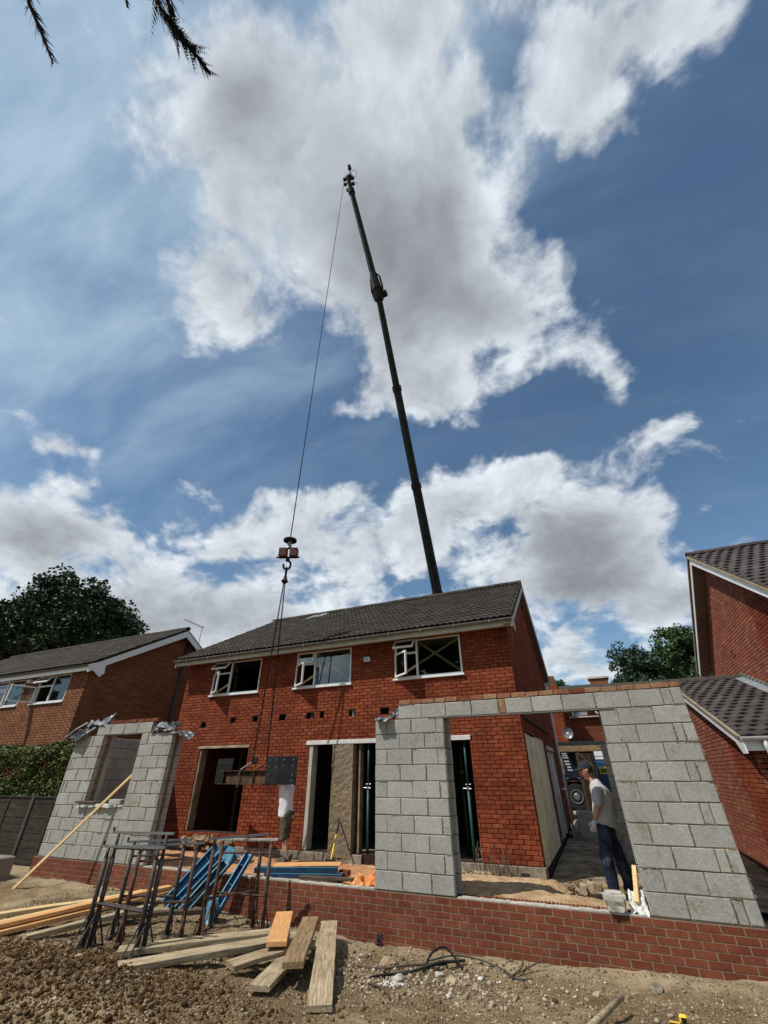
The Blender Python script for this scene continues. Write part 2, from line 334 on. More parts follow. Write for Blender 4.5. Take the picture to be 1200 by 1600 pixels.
M_['shirt_white'] = surf('white_cotton', [(0, (0.527, 0.527, 0.544)), (1, (0.629, 0.629, 0.6375))], 14, .95, .4, 30, .05, .1, bdist=.02)
M_['jeans'] = surf('dark_denim', [(0, (.010, .014, .026)), (.6, (.022, .030, .052)), (1, (.055, .07, .10))], 9, .95, .5, 26, .2, .1, bdist=.02)
M_['shorts'] = surf('dark_olive_cotton', [(0, (0.0418, 0.0397, 0.0275)), (1, (0.095, 0.0902, 0.0614))], 9, .95, .4, 26, .1, .1, bdist=.02)
M_['hair'] = surf('dark_hair', [(0, (.012, .009, .007)), (1, (.03, .022, .018))], 60, .7, .4, 90, .1)
M_['cap'] = surf('dark_cap_cloth', [(0, (.012, .014, .02)), (1, (.03, .034, .045))], 20, .9, .3, 60, .1)
M_['glove'] = surf('pale_work_glove', [(0, (.40, .40, .40)), (1, (.58, .58, .57))], 20, .9, .3, 60, .1)
M_['boot'] = surf('dusty_boot', [(0, (.05, .04, .03)), (1, (.16, .13, .10))], 20, .9, .3, 60, .1)
M_['crane'] = surf('dark_crane_paint', [(0, (0.0104, 0.0143, 0.0143)), (1, (0.026, 0.0325, 0.0312))], 5, .75, .1, 50, .15, .12)
M_['truck_navy'] = surf('navy_truck_paint', [(0, (.006, .010, .022)), (1, (.014, .02, .04))], 4, .25, .02, 30, .05, .5)
M_['van_blue'] = surf('blue_vehicle_paint', [(0, (0.011, 0.0413, 0.11)), (1, (0.0165, 0.055, 0.1375))], 4, .3, .02, 30, .05, .5)
M_['tyre'] = surf('rubber_tyre', [(0, (.008, .008, .009)), (1, (.02, .02, .021))], 20, .85, .3, 60, .1)
M_['red_block'] = surf('red_hook_paint', [(0, (0.054, 0.0104, 0.0039)), (1, (0.0918, 0.0238, 0.0081))], 12, .5, .3, 60, .1)
M_['clip_white'] = surf('whitewash_lintel', [(0, (0.4675, 0.459, 0.425)), (1, (0.629, 0.6205, 0.5865))], 9, .8, .4, 40, .1)
M_['bone'] = surf('pale_twig', [(0, (.10, .075, .05)), (1, (.22, .17, .12))], 12, .9, .5, 40)
M_['text_white'] = surf('white_lettering', [(0, (.5, .5, .5)), (1, (.6, .6, .6))], 4, .5, .0)
M_['text_yellow'] = surf('yellow_sign_film', [(0, (.65, .50, .03)), (1, (.75, .58, .05))], 4, .5, .0)

def mat_glass(name, tint=(.96, .98, .97), spec=1.0):
    m, t = material(name)
    fr = t.n('ShaderNodeFresnel', {'IOR': 1.6})
    gl = t.n('ShaderNodeBsdfGlossy', {'Color': (1, 1, 1), 'Roughness': .015})
    tr = t.n('ShaderNodeBsdfTransparent', {'Color': tint})
    k = t.m('MULTIPLY', fr.outputs[0], spec, clamp=True)
    mx = t.n('ShaderNodeMixShader', {0: k, 1: tr.outputs[0], 2: gl.outputs[0]})
    t.n('ShaderNodeOutputMaterial', {0: mx.outputs[0]})
    return m
M_['glass'] = mat_glass('window_glass', (.72, .78, .78), 1.35)
def mat_ground():
    m, t = material('trodden_clay_soil')
    pos = t.n('ShaderNodeNewGeometry').outputs['Position']
    a = t.m('ADD', t.m('MULTIPLY', t.noise(pos, .9, 4, .6, .6), .5), t.m('MULTIPLY', t.noise(pos, 3.2, 9, .66, .4), .5))
    b = t.noise(pos, 28, 8, .7)
    c = t.ramp(t.ss(a, .3, .7), [(0, (.10, .060, .029)), (.4, (.20, .137, .070)), (.72, (.32, .235, .133)), (1, (.41, .32, .195))])
    c = t.mix(t.ss(b, .35, .65, .0, .55), c, (.085, .055, .030))
    c = t.mix(t.ss(t.noise(pos, 90, 3, .6), .60, .68, 0, .8), c, (.42, .36, .26))
    x = t.n('ShaderNodeSeparateXYZ', {0: pos})
    # dry dusty strip along the foot of the wall
    near = t.m('MULTIPLY', t.ss(x.outputs[1], 6.75, 7.35), t.ss(t.noise(pos, 1.7, 4, .6), .3, .6, .25, .8))
    c = t.mix(near, c, (.36, .29, .185))
    h = t.m('ADD', t.m('MULTIPLY', t.noise(pos, 14, 8, .7), .6), t.m('MULTIPLY', t.noise(pos, 75, 5, .7), .4))
    bp = t.n('ShaderNodeBump', {'Strength': 1.0, 'Distance': .035, 'Height': h})
    bs = t.n('ShaderNodeBsdfPrincipled', {'Base Color': c, 'Roughness': .97, 'Specular IOR Level': .1, 'Normal': bp.outputs[0]})
    t.n('ShaderNodeOutputMaterial', {0: bs.outputs[0]})
    return m
M_['ground'] = mat_ground()
M_['spoil'] = surf('dug_brown_spoil', [(0, (0.0272, 0.015, 0.0082)), (0.5, (0.0598, 0.034, 0.0177)), (1, (0.102, 0.0646, 0.0374))], 7, .97, 1.0, 40, .2, .1, piece=.35, bdist=.03)
M_['pebble'] = surf('flint_and_chalk_pebbles', [(0, (0.095, 0.0617, 0.0361)), (0.35, (0.209, 0.1472, 0.0855)), (0.62, (0.285, 0.228, 0.1568)), (0.85, (0.399, 0.342, 0.2565)), (1, (0.684, 0.6555, 0.589))], 10, .9, .6, 60, .1, .2, piece=.85)
M_['clod'] = surf('clay_clods', [(0, (0.0447, 0.0212, 0.0091)), (0.5, (0.0895, 0.0478, 0.0205)), (0.85, (0.1544, 0.0915, 0.0427)), (1, (0.2764, 0.19, 0.1026))], 10, .97, .8, 50, .1, .1, piece=.8, bdist=.02)

# ------------------------------------------------------------------ geometry helpers
def link(name, me, mt, parent=None, M=None):
    o = bpy.data.objects.new(name, me)
    if mt is not None and not me.materials:
        me.materials.append(mt)
    COL.objects.link(o)
    if parent is not None:
        o.parent = parent
    if M is not None:
        o.matrix_local = M if parent is None else parent.matrix_world.inverted() @ M
    return o
def tag(o, label=None, cat=None, group=None, kind=None):
    if label: o['label'] = label
    if cat: o['category'] = cat
    if group: o['group'] = group
    if kind: o['kind'] = kind
    return o
def empty(name, loc, label, cat, group=None):
    o = bpy.data.objects.new(name, None)
    o.empty_display_size = .2
    COL.objects.link(o)
    o.matrix_world = Matrix.Translation(Vector(loc))

    return tag(o, label, cat, group)
class MB:
    def __init__(s):
        s.v = []; s.f = []
    def add(s, vs, fs):
        b = len(s.v)
        s.v.extend([tuple(x) for x in vs])
        s.f.extend([tuple(i + b for i in f) for f in fs])
        return s
    def box(s, lo, hi, M=None, j=0.0):
        x0, y0, z0 = lo; x1, y1, z1 = hi
        vs = [Vector(c) for c in ((x0, y0, z0), (x1, y0, z0), (x1, y1, z0), (x0, y1, z0), (x0, y0, z1), (x1, y0, z1), (x1, y1, z1), (x0, y1, z1))]
        if j: vs = [v + Vector((R.uniform(-j, j), R.uniform(-j, j), R.uniform(-j, j))) for v in vs]
        if M is not None: vs = [M @ v for v in vs]
        return s.add(vs, ((0, 3, 2, 1), (4, 5, 6, 7), (0, 1, 5, 4), (1, 2, 6, 5), (2, 3, 7, 6), (3, 0, 4, 7)))
    def cbox(s, lo, hi, c=.004, M=None):
        """box with chamfered edges"""
        bm = bmesh.new()
        lo = Vector(lo); hi = Vector(hi)
        bmesh.ops.create_cube(bm, size=1)
        for v in bm.verts:
            v.co = Vector(((lo[i] + hi[i]) / 2 + v.co[i] * (hi[i] - lo[i])) for i in range(3))
        bmesh.ops.bevel(bm, geom=bm.edges[:], offset=c, segments=1, affect='EDGES')
        vs = [(M @ v.co) if M is not None else v.co.copy() for v in bm.verts]
        bm.verts.index_update()
        fs = [tuple(v.index for v in f.verts) for f in bm.faces]
        bm.free()
        return s.add(vs, fs)
    def bar(s, a, b, w, h, up=(0, 0, 1)):
        """rectangular bar from a to b"""
        a = Vector(a); b = Vector(b); d = (b - a); L = d.length; d.normalize()
        u = Vector(up)
        if abs(d.dot(u)) > .97: u = Vector((0, 1, 0))
        sd = d.cross(u).normalized(); u = sd.cross(d)
        Mx = Matrix.Translation(a) @ Matrix((d, sd, u)).transposed().to_4x4()
        return s.box((0, -w / 2, -h / 2), (L, w / 2, h / 2), Mx)
    def tube(s, pts, r, n=8, caps=True):
        pts = [Vector(p) for p in pts]
        rs = r if isinstance(r, (list, tuple)) else [r] * len(pts)
        base = len(s.v)
        prev = None
        for i, p in enumerate(pts):
            t = (pts[min(i + 1, len(pts) - 1)] - pts[max(i - 1, 0)]).normalized()
            if prev is None:
                a = t.cross(Vector((0, 0, 1)))
                if a.length < .05: a = t.cross(Vector((0, 1, 0)))
                a.normalize()
            else:
                a = (prev - t * prev.dot(t)).normalized()
            prev = a
            b = t.cross(a)
            for k in range(n):
                an = 2 * math.pi * k / n
                s.v.append(tuple(p + (a * math.cos(an) + b * math.sin(an)) * rs[i]))
        for i in range(len(pts) - 1):
            for k in range(n):
                k2 = (k + 1) % n
                s.f.append((base + i * n + k, base + i * n + k2, base + (i + 1) * n + k2, base + (i + 1) * n + k))
        if caps:
            s.f.append(tuple(base + k for k in reversed(range(n))))
            s.f.append(tuple(base + (len(pts) - 1) * n + k for k in range(n)))
        return s
    def mesh(s, name, smooth=False):
        me = bpy.data.meshes.new(name)
        me.from_pydata(s.v, [], s.f)
        if smooth:
            me.polygons.foreach_set('use_smooth', [True] * len(me.polygons))
        me.update()
        return me
    def build(s, name, mt, parent=None, smooth=False, M=None):
        me = s.mesh(name, smooth)
        o = link(name, me, M_[mt] if isinstance(mt, str) else mt, None)
        if parent is not None:
            o.parent = parent
            # the mesh is in world coordinates, so undo the parent's transform
            o.matrix_parent_inverse = parent.matrix_world.inverted()
        if M is not None: o.matrix_world = M
        return o
def npmesh(name, V, F, mt, parent=None, smooth=False):
    """mesh from numpy arrays, F all with the same number of corners"""
    V = np.asarray(V, np.float32); F = np.asarray(F, np.int32)
    me = bpy.data.meshes.new(name)
    me.vertices.add(len(V)); me.vertices.foreach_set('co', V.ravel())
    k = F.shape[1]
    me.loops.add(F.size); me.loops.foreach_set('vertex_index', F.ravel())
    me.polygons.add(len(F))
    me.polygons.foreach_set('loop_start', np.arange(0, F.size, k, dtype=np.int32))
    if smooth: me.polygons.foreach_set('use_smooth', np.ones(len(F), bool))
    me.update(calc_edges=True)
    o = link(name, me, M_[mt], None)
    if parent is not None:
        o.parent = parent; o.matrix_parent_inverse = parent.matrix_world.inverted()
    return o
C0 = Vector((0, 0, CAMZ))
def size_seen(p):
    """nearness of a point to the photograph's viewpoint; 0 when it lies outside the view"""
    q = Vector(p) - C0
    z = q.dot(fwd)
    if z < .3: return 0
    if abs(q.dot(r2) / z) > .97 or abs(q.dot(u2) / z) > 1.27: return 0
    return 1 / q.length

# ------------------------------------------------------------------ masonry and roofs
_pc = {}
def piece_mesh(kind, w, h, dp, ch, var):
    key = (kind, round(w, 2), round(h, 3), dp, var)
    if key in _pc: return _pc[key]
    w = round(w, 2) if kind != 'x' else w
    rr = random.Random(hash((round(w * 100), round(h * 1000), var)) & 0xffff)
    j = lambda a: rr.uniform(-a, a)
    jt = ch * .55
    vs = []
    for (ix, iz) in ((0, 0), (1, 0), (1, 1), (0, 1)):
        vs.append((ix * w + (ch if ix == 0 else -ch) + j(jt), j(jt * .5), iz * h + (ch if iz == 0 else -ch) + j(jt)))
    for (ix, iz) in ((0, 0), (1, 0), (1, 1), (0, 1)):
        vs.append((ix * w + j(jt * .6), ch + 0, iz * h + j(jt * .6)))
    for (ix, iz) in ((0, 0), (1, 0), (1, 1), (0, 1)):
        vs.append((ix * w, dp, iz * h))
    fs = [(0, 1, 2, 3)]
    for k in range(4):
        k2 = (k + 1) % 4
        fs.append((4 + k, 4 + k2, k2, k)); fs.append((8 + k, 8 + k2, 4 + k2, 4 + k))
    me = bpy.data.meshes.new(kind)
    me.from_pydata(vs, [], fs)
    _pc[key] = me
    return me
def masonry(parent, O, U, N, rows, mt, piece='brick', budget=300, dp=.028, ch=.004, jit=.002, stuffname=None, always_stuff=False):
    """rows: list of (u0,u1,v0,v1) piece rectangles on a wall plane at O, U along, N outwards"""
    O = Vector(O); U = Vector(U); N = Vector(N); Z = Vector((0, 0, 1))
    B = Matrix((U, -N, Z)).transposed().to_4x4()
    cand = []
    for (u0, u1, v0, v1) in rows:
        p = O + U * (u0 + u1) / 2 + Z * (v0 + v1) / 2
        cand.append((0 if always_stuff else size_seen(p), (u0, u1, v0, v1)))
    order = sorted(range(len(cand)), key=lambda i: -cand[i][0])
    single = set(i for i in order[:budget] if cand[i][0] > 0)
    mb = MB()
    for i, (s_, (u0, u1, v0, v1)) in enumerate(cand):
        me = piece_mesh(piece, u1 - u0, v1 - v0, dp, ch, R.randrange(4))
        q = O + U * u0 + Z * v0 + N * R.uniform(-jit, jit)
        Mx = Matrix.Translation(q) @ B
        if i in single:
            if not me.materials: me.materials.append(M_[mt])
            o = bpy.data.objects.new(piece, me)
            COL.objects.link(o)
            o.parent = parent
            o.matrix_parent_inverse = parent.matrix_world.inverted()
            o.matrix_basis = Mx
        else:
            mb.add([Mx @ v.co for v in me.vertices], [tuple(pp.vertices) for pp in me.polygons])
    if mb.v:
        o = mb.build(stuffname or (piece + 'work'), mt, parent)
        o['kind'] = 'stuff'
    return parent
def courses(u0, u1, v0, nrow, L=.215, H=.065, J=.010, holes=(), lim=None, start=0):
    """running-bond rectangles, split round holes (ua,ub,va,vb) and trimmed by lim(v)->(u0,u1)"""
    out = []
    for r in range(nrow):
        va = v0 + r * (H + J); vm = va + H / 2
        a, b = (u0, u1) if lim is None else lim(vm)
        if b - a < .05: continue
        segs = [(a, b)]
        for (ha, hb, hv0, hv1) in holes:
            if hv0 < vm < hv1:
                ns = []
                for (x, y) in segs:
                    if hb <= x or ha >= y: ns.append((x, y)); continue
                    if ha > x: ns.append((x, ha))
                    if hb < y: ns.append((hb, y))
                segs = ns
        off = ((r + start) % 2) * (L + J) / 2
        k = math.floor((a - u0 - off) / (L + J)) - 1
        for (x, y) in segs:
            kk = k
            while True:
                p = u0 + off + kk * (L + J)
                q = p + L
                kk += 1
                if p > y: break
                p_, q_ = max(p, x), min(q, y)
                if q_ - p_ > .035: out.append((p_, q_, va, va + H))
                if kk > 2000: break
    return out
def backing(parent, name, mt, O, U, N, u0, u1, v0, v1, th, holes=(), front=-.010, top=None):
    """solid wall behind the pieces, with its openings; top = list of (u,v) gable points above v1"""
    O = Vector(O); U = Vector(U); N = Vector(N); Z = Vector((0, 0, 1))
    us = sorted(set([u0, u1] + [max(u0, min(u1, x)) for h in holes for x in h[:2]]))
    vs_ = sorted(set([v0, v1] + [max(v0, min(v1, x)) for h in holes for x in h[2:]]))
    solid = {}
    for i in range(len(us) - 1):
        for j in range(len(vs_) - 1):
            um, vm = (us[i] + us[i + 1]) / 2, (vs_[j] + vs_[j + 1]) / 2
            solid[i, j] = not any(h[0] < um < h[1] and h[2] < vm < h[3] for h in holes)
    mb = MB()
    P = lambda u, v, d: O + U * u + Z * v + N * d
    fr, bk = front, front - th
    for (i, j), s_ in solid.items():
        if not s_: continue
        a, b, c, e = us[i], us[i + 1], vs_[j], vs_[j + 1]
        mb.add([P(a, c, fr), P(b, c, fr), P(b, e, fr), P(a, e, fr)], [(0, 1, 2, 3)])
        mb.add([P(a, c, bk), P(b, c, bk), P(b, e, bk), P(a, e, bk)], [(3, 2, 1, 0)])
        for (di, dj, q) in ((-1, 0, ((a, c), (a, e))), (1, 0, ((b, e), (b, c))), (0, -1, ((b, c), (a, c))), (0, 1, ((a, e), (b, e)))):
            if not solid.get((i + di, j + dj), False):
                if dj == 1 and top and e >= v1 - 1e-6: continue
                (x0, y0), (x1, y1) = q
                mb.add([P(x0, y0, fr), P(x1, y1, fr), P(x1, y1, bk), P(x0, y0, bk)], [(0, 1, 2, 3)])
    if top:
        pts = [(u0, v1)] + list(top) + [(u1, v1)]
        n = len(pts)
        mb.add([P(u, v, fr) for u, v in pts], [tuple(reversed(range(n)))])
        mb.add([P(u, v, bk) for u, v in pts], [tuple(range(n))])
    return mb.build(name, mt, parent)
_tc = {}
def tile_mesh(wd, ln, var, rolls=2):
    key = (round(wd, 3), round(ln, 3), var, rolls)
    if key in _tc: return _tc[key]
    rr = random.Random(var * 17 + 3)
    n = 12
    prof = [(k / n, (.024 if rolls == 2 else .025) * (.5 - .5 * math.cos(2 * rolls * math.pi * k / n))**1.2) for k in range(n + 1)]
    vs = []; fs = []
    y0 = rr.uniform(-.006, .006)
    for (y, z, lift) in ((y0, 0, -.004), (y0, .022, 0), (ln, .000, 0)):
        for (a, h) in prof:
            vs.append((a * wd + .003, y, z + h + lift + rr.uniform(-.0015, .0015)))
    m = n + 1
    for k in range(n):
        fs.append((k, k + 1, m + k + 1, m + k)); fs.append((m + k, m + k + 1, 2 * m + k + 1, 2 * m + k))
    fs.append((0, m, 2 * m)); fs.append((m - 1, 3 * m - 1, 2 * m - 1))
    me = bpy.data.meshes.new('roof_tile')
    me.from_pydata(vs, [], fs)
    _tc[key] = me
    return me
def tiled_slope(parent, O, U, S, width, length, mt, budget=300, tw=.30, gauge=.345, name='roof_tile', ok=None, rolls=2):
    """O is the eave corner, U along the eave, S up the slope"""
    O = Vector(O); U = Vector(U).normalized(); S = Vector(S).normalized(); N = U.cross(S).normalized()
    if N.z < 0: N = -N
    flip = U.cross(S).z < 0
    nr = int(round(length / gauge)); gauge = length / nr
    nc = int(round(width / tw)); tw = width / nc
    items = []
    for r in range(nr):
        off = (r % 2) * tw * .5
        for c in range(nc):
            u = c * tw + off
            if u + tw > width + .01: 
                u = c * tw + off
                w_ = width - u
            else: w_ = tw
            if off and c == 0: items.append((0, r * gauge, off))
            if ok and not ok(u + w_ / 2, r * gauge): continue
            items.append((u, r * gauge, w_))
    tilt = Matrix((U, S, N)).transposed().to_4x4()
    sc_ = [(size_seen(O + U * (u + .15) + S * (v + .15)), i) for i, (u, v, w_) in enumerate(items)]
    single = set(i for s_, i in sorted(sc_, reverse=True)[:budget] if s_ > 0)
    mb = MB()
    for i, (u, v, w_) in enumerate(items):
        me = tile_mesh(w_, gauge + .06, R.randrange(5), rolls)
        Mx = Matrix.Translation(O + U * u + S * v + N * (.018 + R.uniform(-.003, .003))) @ tilt @ Matrix.Rotation(R.uniform(-.006, .006), 4, 'Z')
        if i in single:
            if not me.materials: me.materials.append(M_[mt])
            o = bpy.data.objects.new(name, me); COL.objects.link(o)
            o.parent = parent; o.matrix_parent_inverse = parent.matrix_world.inverted(); o.matrix_basis = Mx
        else:
            mb.add([Mx @ x.co for x in me.vertices], [tuple(pp.vertices) for pp in me.polygons])
    if mb.v:
        o = mb.build('roof_tiling', mt, parent); o['kind'] = 'stuff'
def prism(mb, pts, off):
    """pts: planar polygon (3-D), off: extrusion vector"""
    n = len(pts); off = Vector(off)
    a = [Vector(p) for p in pts]; b = [p + off for p in a]
    mb.add(a + b, [tuple(range(n)), tuple(reversed(range(n, 2 * n)))] + [(i, n + i, n + (i + 1) % n, (i + 1) % n) for i in range(n)])
    return mb
def ridge_row(parent, A, B, mt, n, r=.12):
    A = Vector(A); B = Vector(B); d = (B - A) / n
    t = d.normalized(); sd = t.cross(Vector((0, 0, 1))).normalized(); up = sd.cross(t)
    for i in range(n):
        mb = MB()
        a = A + d * i; b = A + d * (i + .985)
        dz = R.uniform(-.006, .006)
        k = 6
        for p, rr in ((a, r), (b, r), (a, r - .018), (b, r - .018)):
            for q in range(k + 1):
                an = math.pi * q / k
                mb.v.append(tuple(p + sd * math.cos(an) * rr + up * (math.sin(an) * rr + dz - .03)))
        m = k + 1
        for q in range(k):
            mb.f.append((q, q + 1, m + q + 1, m + q)); mb.f.append((2 * m + q, 3 * m + q, 3 * m + q + 1, 2 * m + q + 1))
            mb.f.append((q, 2 * m + q, 2 * m + q + 1, q + 1)); mb.f.append((m + q, m + q + 1, 3 * m + q + 1, 3 * m + q))
        mb.build('ridge_tile', mt, parent)

# ------------------------------------------------------------------ ground
def wall_foot(x):
    pts = [(-30, -.25), (-11.5, -.33), (-9, -.36), (-7, -.43), (-5, -.53), (-3.8, -.58), (-1.5, -.55), (0, -.48), (1.3, -.42), (3, -.38), (40, -.3)]
    for (a, za), (b, zb) in zip(pts, pts[1:]):
        if x <= b: return za + (zb - za) * max(0, (x - a)) / (b - a)
    return -.3
def fbm(x, y, s, o=4):
    v = 0; a = .5
    for k in range(o):
        v += a * noise.noise((x * s, y * s, k * 7.3)); s *= 2.1; a *= .5
    return v
def gz(x, y, fine=True):
    zw = wall_foot(x)
    t = min(1, max(0, (y - 4.3) / 3.0)); t = t * t * (3 - 2 * t)
    z = -.37 + (zw + .37) * t
    if x < -11: z += .0
    # spoil heap near the camera on the left
    hx, hy = (x + 5.9) / 2.0, (y - 4.15) / .75
    e = hx * hx + hy * hy
    z += .17 * math.exp(-e * 1.1)
    if fine:
        z += .045 * fbm(x, y, 1.3, 3) + .035 * fbm(x + 9, y, 5, 4)
        z += .05 * math.exp(-e) * abs(fbm(x, y, 7, 3)) * 3
        z += .03 * math.exp(-((y - 7.2) / .22) ** 2) * (1 + fbm(x, 0, 2.5, 2) * 2)
    return z
def grid_ground(x0, x1, y0, y1, st):
    nx = int((x1 - x0) / st) + 1; ny = int((y1 - y0) / st) + 1
    xs = np.linspace(x0, x1, nx); ys = np.linspace(y0, y1, ny)
    V = np.zeros((ny, nx, 3))
    for j, y in enumerate(ys):
        for i, x in enumerate(xs):
            z = gz(x, y)
            b = min((x - x0) / 1.0, (x1 - x) / 1.0, (y - y0) / 1.0, 1)
            V[j, i] = (x, y, z * b + (1 - b) * -.34)
    idx = np.arange(nx * ny).reshape(ny, nx)
    F = np.stack([idx[:-1, :-1], idx[:-1, 1:], idx[1:, 1:], idx[1:, :-1]], -1).reshape(-1, 4)
    return V.reshape(-1, 3), F
V, F = grid_ground(-15, 4, 1.0, 7.65, .035)
tag(npmesh('ground', V, F, 'ground', smooth=True), kind='structure')
mb = MB()
Xs = [-600, -15, 4, 600]; Ys = [-600, 1.0, 7.65, 600]
for i in range(3):
    for j in range(3):
        if (i, j) == (1, 1): continue
        mb.add([(Xs[i], Ys[j], -.34), (Xs[i + 1], Ys[j], -.34), (Xs[i + 1], Ys[j + 1], -.34), (Xs[i], Ys[j + 1], -.34)], [(0, 1, 2, 3)])
tag(mb.build('terrain', 'ground'), kind='structure')

# rocks scattered as loose cover
def rocks(name, pts, sizes, mt, flat=.65):
    bm = bmesh.new(); bmesh.ops.create_icosphere(bm, subdivisions=1, radius=1)
    base = np.array([v.co[:] for v in bm.verts]); bm.verts.index_update()
    fc = np.array([[v.index for v in f.verts] for f in bm.faces]); bm.free()
    n = len(pts); nv = len(base)
    P = np.asarray(pts); S = np.asarray(sizes)
    sc3 = rng.uniform(.6, 1.25, (n, 1, 3)); sc3[:, :, 2] *= flat
    jit = rng.uniform(.72, 1.22, (n, nv, 1))
    v = base[None] * jit * sc3 * S[:, None, None]
    a = rng.uniform(0, 6.283, n); ca, sa = np.cos(a), np.sin(a)
    x = v[:, :, 0] * ca[:, None] - v[:, :, 1] * sa[:, None]; y = v[:, :, 0] * sa[:, None] + v[:, :, 1] * ca[:, None]
    tl = rng.uniform(-.5, .5, n)
    z = v[:, :, 2] + x * tl[:, None] * .5
    v = np.stack([x, y, z], -1) + P[:, None, :]
    f = fc[None] + (np.arange(n) * nv)[:, None, None]
    o = npmesh(name, v.reshape(-1, 3), f.reshape(-1, 3), mt)
    o['kind'] = 'stuff'
    return o
pts = []; sz = []
while len(pts) < 26000:
    x = R.uniform(-9.5, 2.2); y = R.uniform(3.6, 7.35)
    if size_seen((x, y, -.3)) == 0: continue
    c = fbm(x, y, 1.1, 3)
    if R.random() > .45 + 1.6 * max(0, c): continue
    s = .0042 * math.exp(R.gauss(0, .6))
    s = min(s, .03)
    pts.append((x, y, gz(x, y) + s * .25)); sz.append(s)
rocks('gravel', pts, sz, 'pebble')
pts = []; sz = []
while len(pts) < 34000:
    x = -5.5 + R.gauss(0, 1.35); y = 4.15 + R.gauss(0, .7)
    if size_seen((x, y, -.1)) == 0: continue
    s = min(.034, .0042 * math.exp(R.gauss(0, .72)))
    e = ((x + 5.9) / 2.0) ** 2 + ((y - 4.15) / .75) ** 2
    if e > 2.4 and R.random() < .8: continue
    pts.append((x, y, gz(x, y) + s * .3)); sz.append(s)
rocks('spoil_heap', pts, sz, 'clod', .8)
pts = []; sz = []
while len(pts) < 26000:
    x = R.uniform(-9.5, 2.2); y = R.uniform(3.9, 7.38)
    if size_seen((x, y, -.3)) == 0: continue
    c = fbm(x + 4, y + 2, 1.6, 3)
    if R.random() > .5 + 2 * c: continue
    s = min(.028, .0048 * math.exp(R.gauss(0, .62)))
    pts.append((x, y, gz(x, y) + s * .2)); sz.append(s)
rocks('soil_crumbs', pts, sz, 'soil_crumb', .8)
pts = []; sz = []
while len(pts) < 2600:
    x = -2.6 + R.gauss(0, .9); y = 6.35 + R.gauss(0, .35)
    if y > 7.3: continue
    s = min(.035, .010 * math.exp(R.gauss(0, .6)))
    pts.append((x, y, gz(x, y) + s * .3)); sz.append(s)
rocks('stony_patch', pts, sz, 'pebble')
def stone(x, y, s, mt, label, flat=.6, group=None):
    bm = bmesh.new(); bmesh.ops.create_icosphere(bm, subdivisions=2, radius=1)
    k = R.uniform(0, 50)
    for v in bm.verts:
        q = v.co.normalized()
        f = 1 + .45 * noise.noise(q * 1.6 + Vector((k, 0, 0))) + .15 * noise.noise(q * 4 + Vector((k, 3, 0)))
        v.co = Vector((q.x * s * f * 1.2, q.y * s * f * .9, q.z * s * f * flat))
    me = bpy.data.meshes.new('stone'); bm.to_mesh(me); bm.free()
    o = link('stone', me, M_[mt]); o.location = (x, y, gz(x, y) + s * flat * .35); o.rotation_euler = (R.uniform(-.2, .2), R.uniform(-.2, .2), R.uniform(0, 6))
    return tag(o, label, 'stone', group)
stone(-2.05, 6.42, .085, 'rubble', 'largest buff stone beside the tangle of pipes')
stone(-2.95, 6.75, .10, 'rubble', 'angular tan stone under the pipe ends, nearest the boards')
stone(-1.75, 6.35, .05, 'rubble', 'small tan stone right of the largest buff stone')
stone(-2.62, 6.25, .07, 'concrete_pale', 'lump of white chalky rubble left of the buff stone')
stone(-2.25, 6.6, .055, 'concrete_pale', 'small white lump just behind the buff stone')
stone(-.55, 6.6, .05, 'rubble', 'grey stone on bare soil right of the pipes')
stone(.02, 6.9, .06, 'concrete', 'grey stone lying near the foot of the right wall')
stone(-.95, 6.3, .035, 'clod', 'small dark clod alone on the soil')
stone(-5.6, 4.45, .045, 'rubble', 'pale flint on the crest of the brown spoil heap')
stone(-5.1, 4.35, .05, 'rubble', 'tan flint on the spoil heap below the long boards')

# made-up ground inside the new walls, and the passage beyond
def patch(name, x0, x1, y0, y1, st, zf, mt):
    nx = max(2, int((x1 - x0) / st) + 1); ny = max(2, int((y1 - y0) / st) + 1)
    xs = np.linspace(x0, x1, nx); ys = np.linspace(y0, y1, ny)
    V = np.array([[(x, y, zf(x, y)) for x in xs] for y in ys]).reshape(-1, 3)
    idx = np.arange(nx * ny).reshape(ny, nx)
    F = np.stack([idx[:-1, :-1], idx[:-1, 1:], idx[1:, 1:], idx[1:, :-1]], -1).reshape(-1, 4)
    return tag(npmesh(name, V, F, mt, smooth=True), kind='structure')
def sand_z(x, y):
    z = -.045 + .05 * fbm(x, y, 1.5, 3) + .03 * fbm(x, y, 7, 4)
    if y > 9.4: z -= .10 * min(1, (y - 9.4) / .35)
    z -= .30 * math.exp(-((y - 9.85) / .16) ** 2) * (1 if (-4.9 < x < -2.6) else 0)
    if x > -1.2: z -= .20 * max(0, min(1, (y - 8.40) / .40)) * min(1, (x + 1.2) / .5)
    return min(z, .02)
patch('sand_fill', -3.6, 1.1, 7.76, 10.0, .035, sand_z, 'sand')
patch('site_slab', -11.1, -3.6, 7.60, 10.02, .06, sand_z, 'sand_orange')
patch('path', -1.3, 2.45, 9.45, 16.0, .08, lambda x, y: -.22 + .02 * (y - 9.6) * .8 + .035 * fbm(x, y, 2, 4), 'path')
patch('yard', -1.3, 6, 16.0, 60, 2.0, lambda x, y: -.07, 'concrete')
mb = MB()
for (x0, x1, y0, y1, z) in ((-.75, .0, 9.35, 9.62, -.06), (-.62, .2, 9.05, 9.2, -.13)):
    for k in range(7):
        xx = x0 + (x1 - x0) * k / 7
        mb.box((xx, y0 + R.uniform(-.03, .03), -.4), (xx + (x1 - x0) / 7.2, y1, z + R.uniform(-.02, .02)), None, .012)
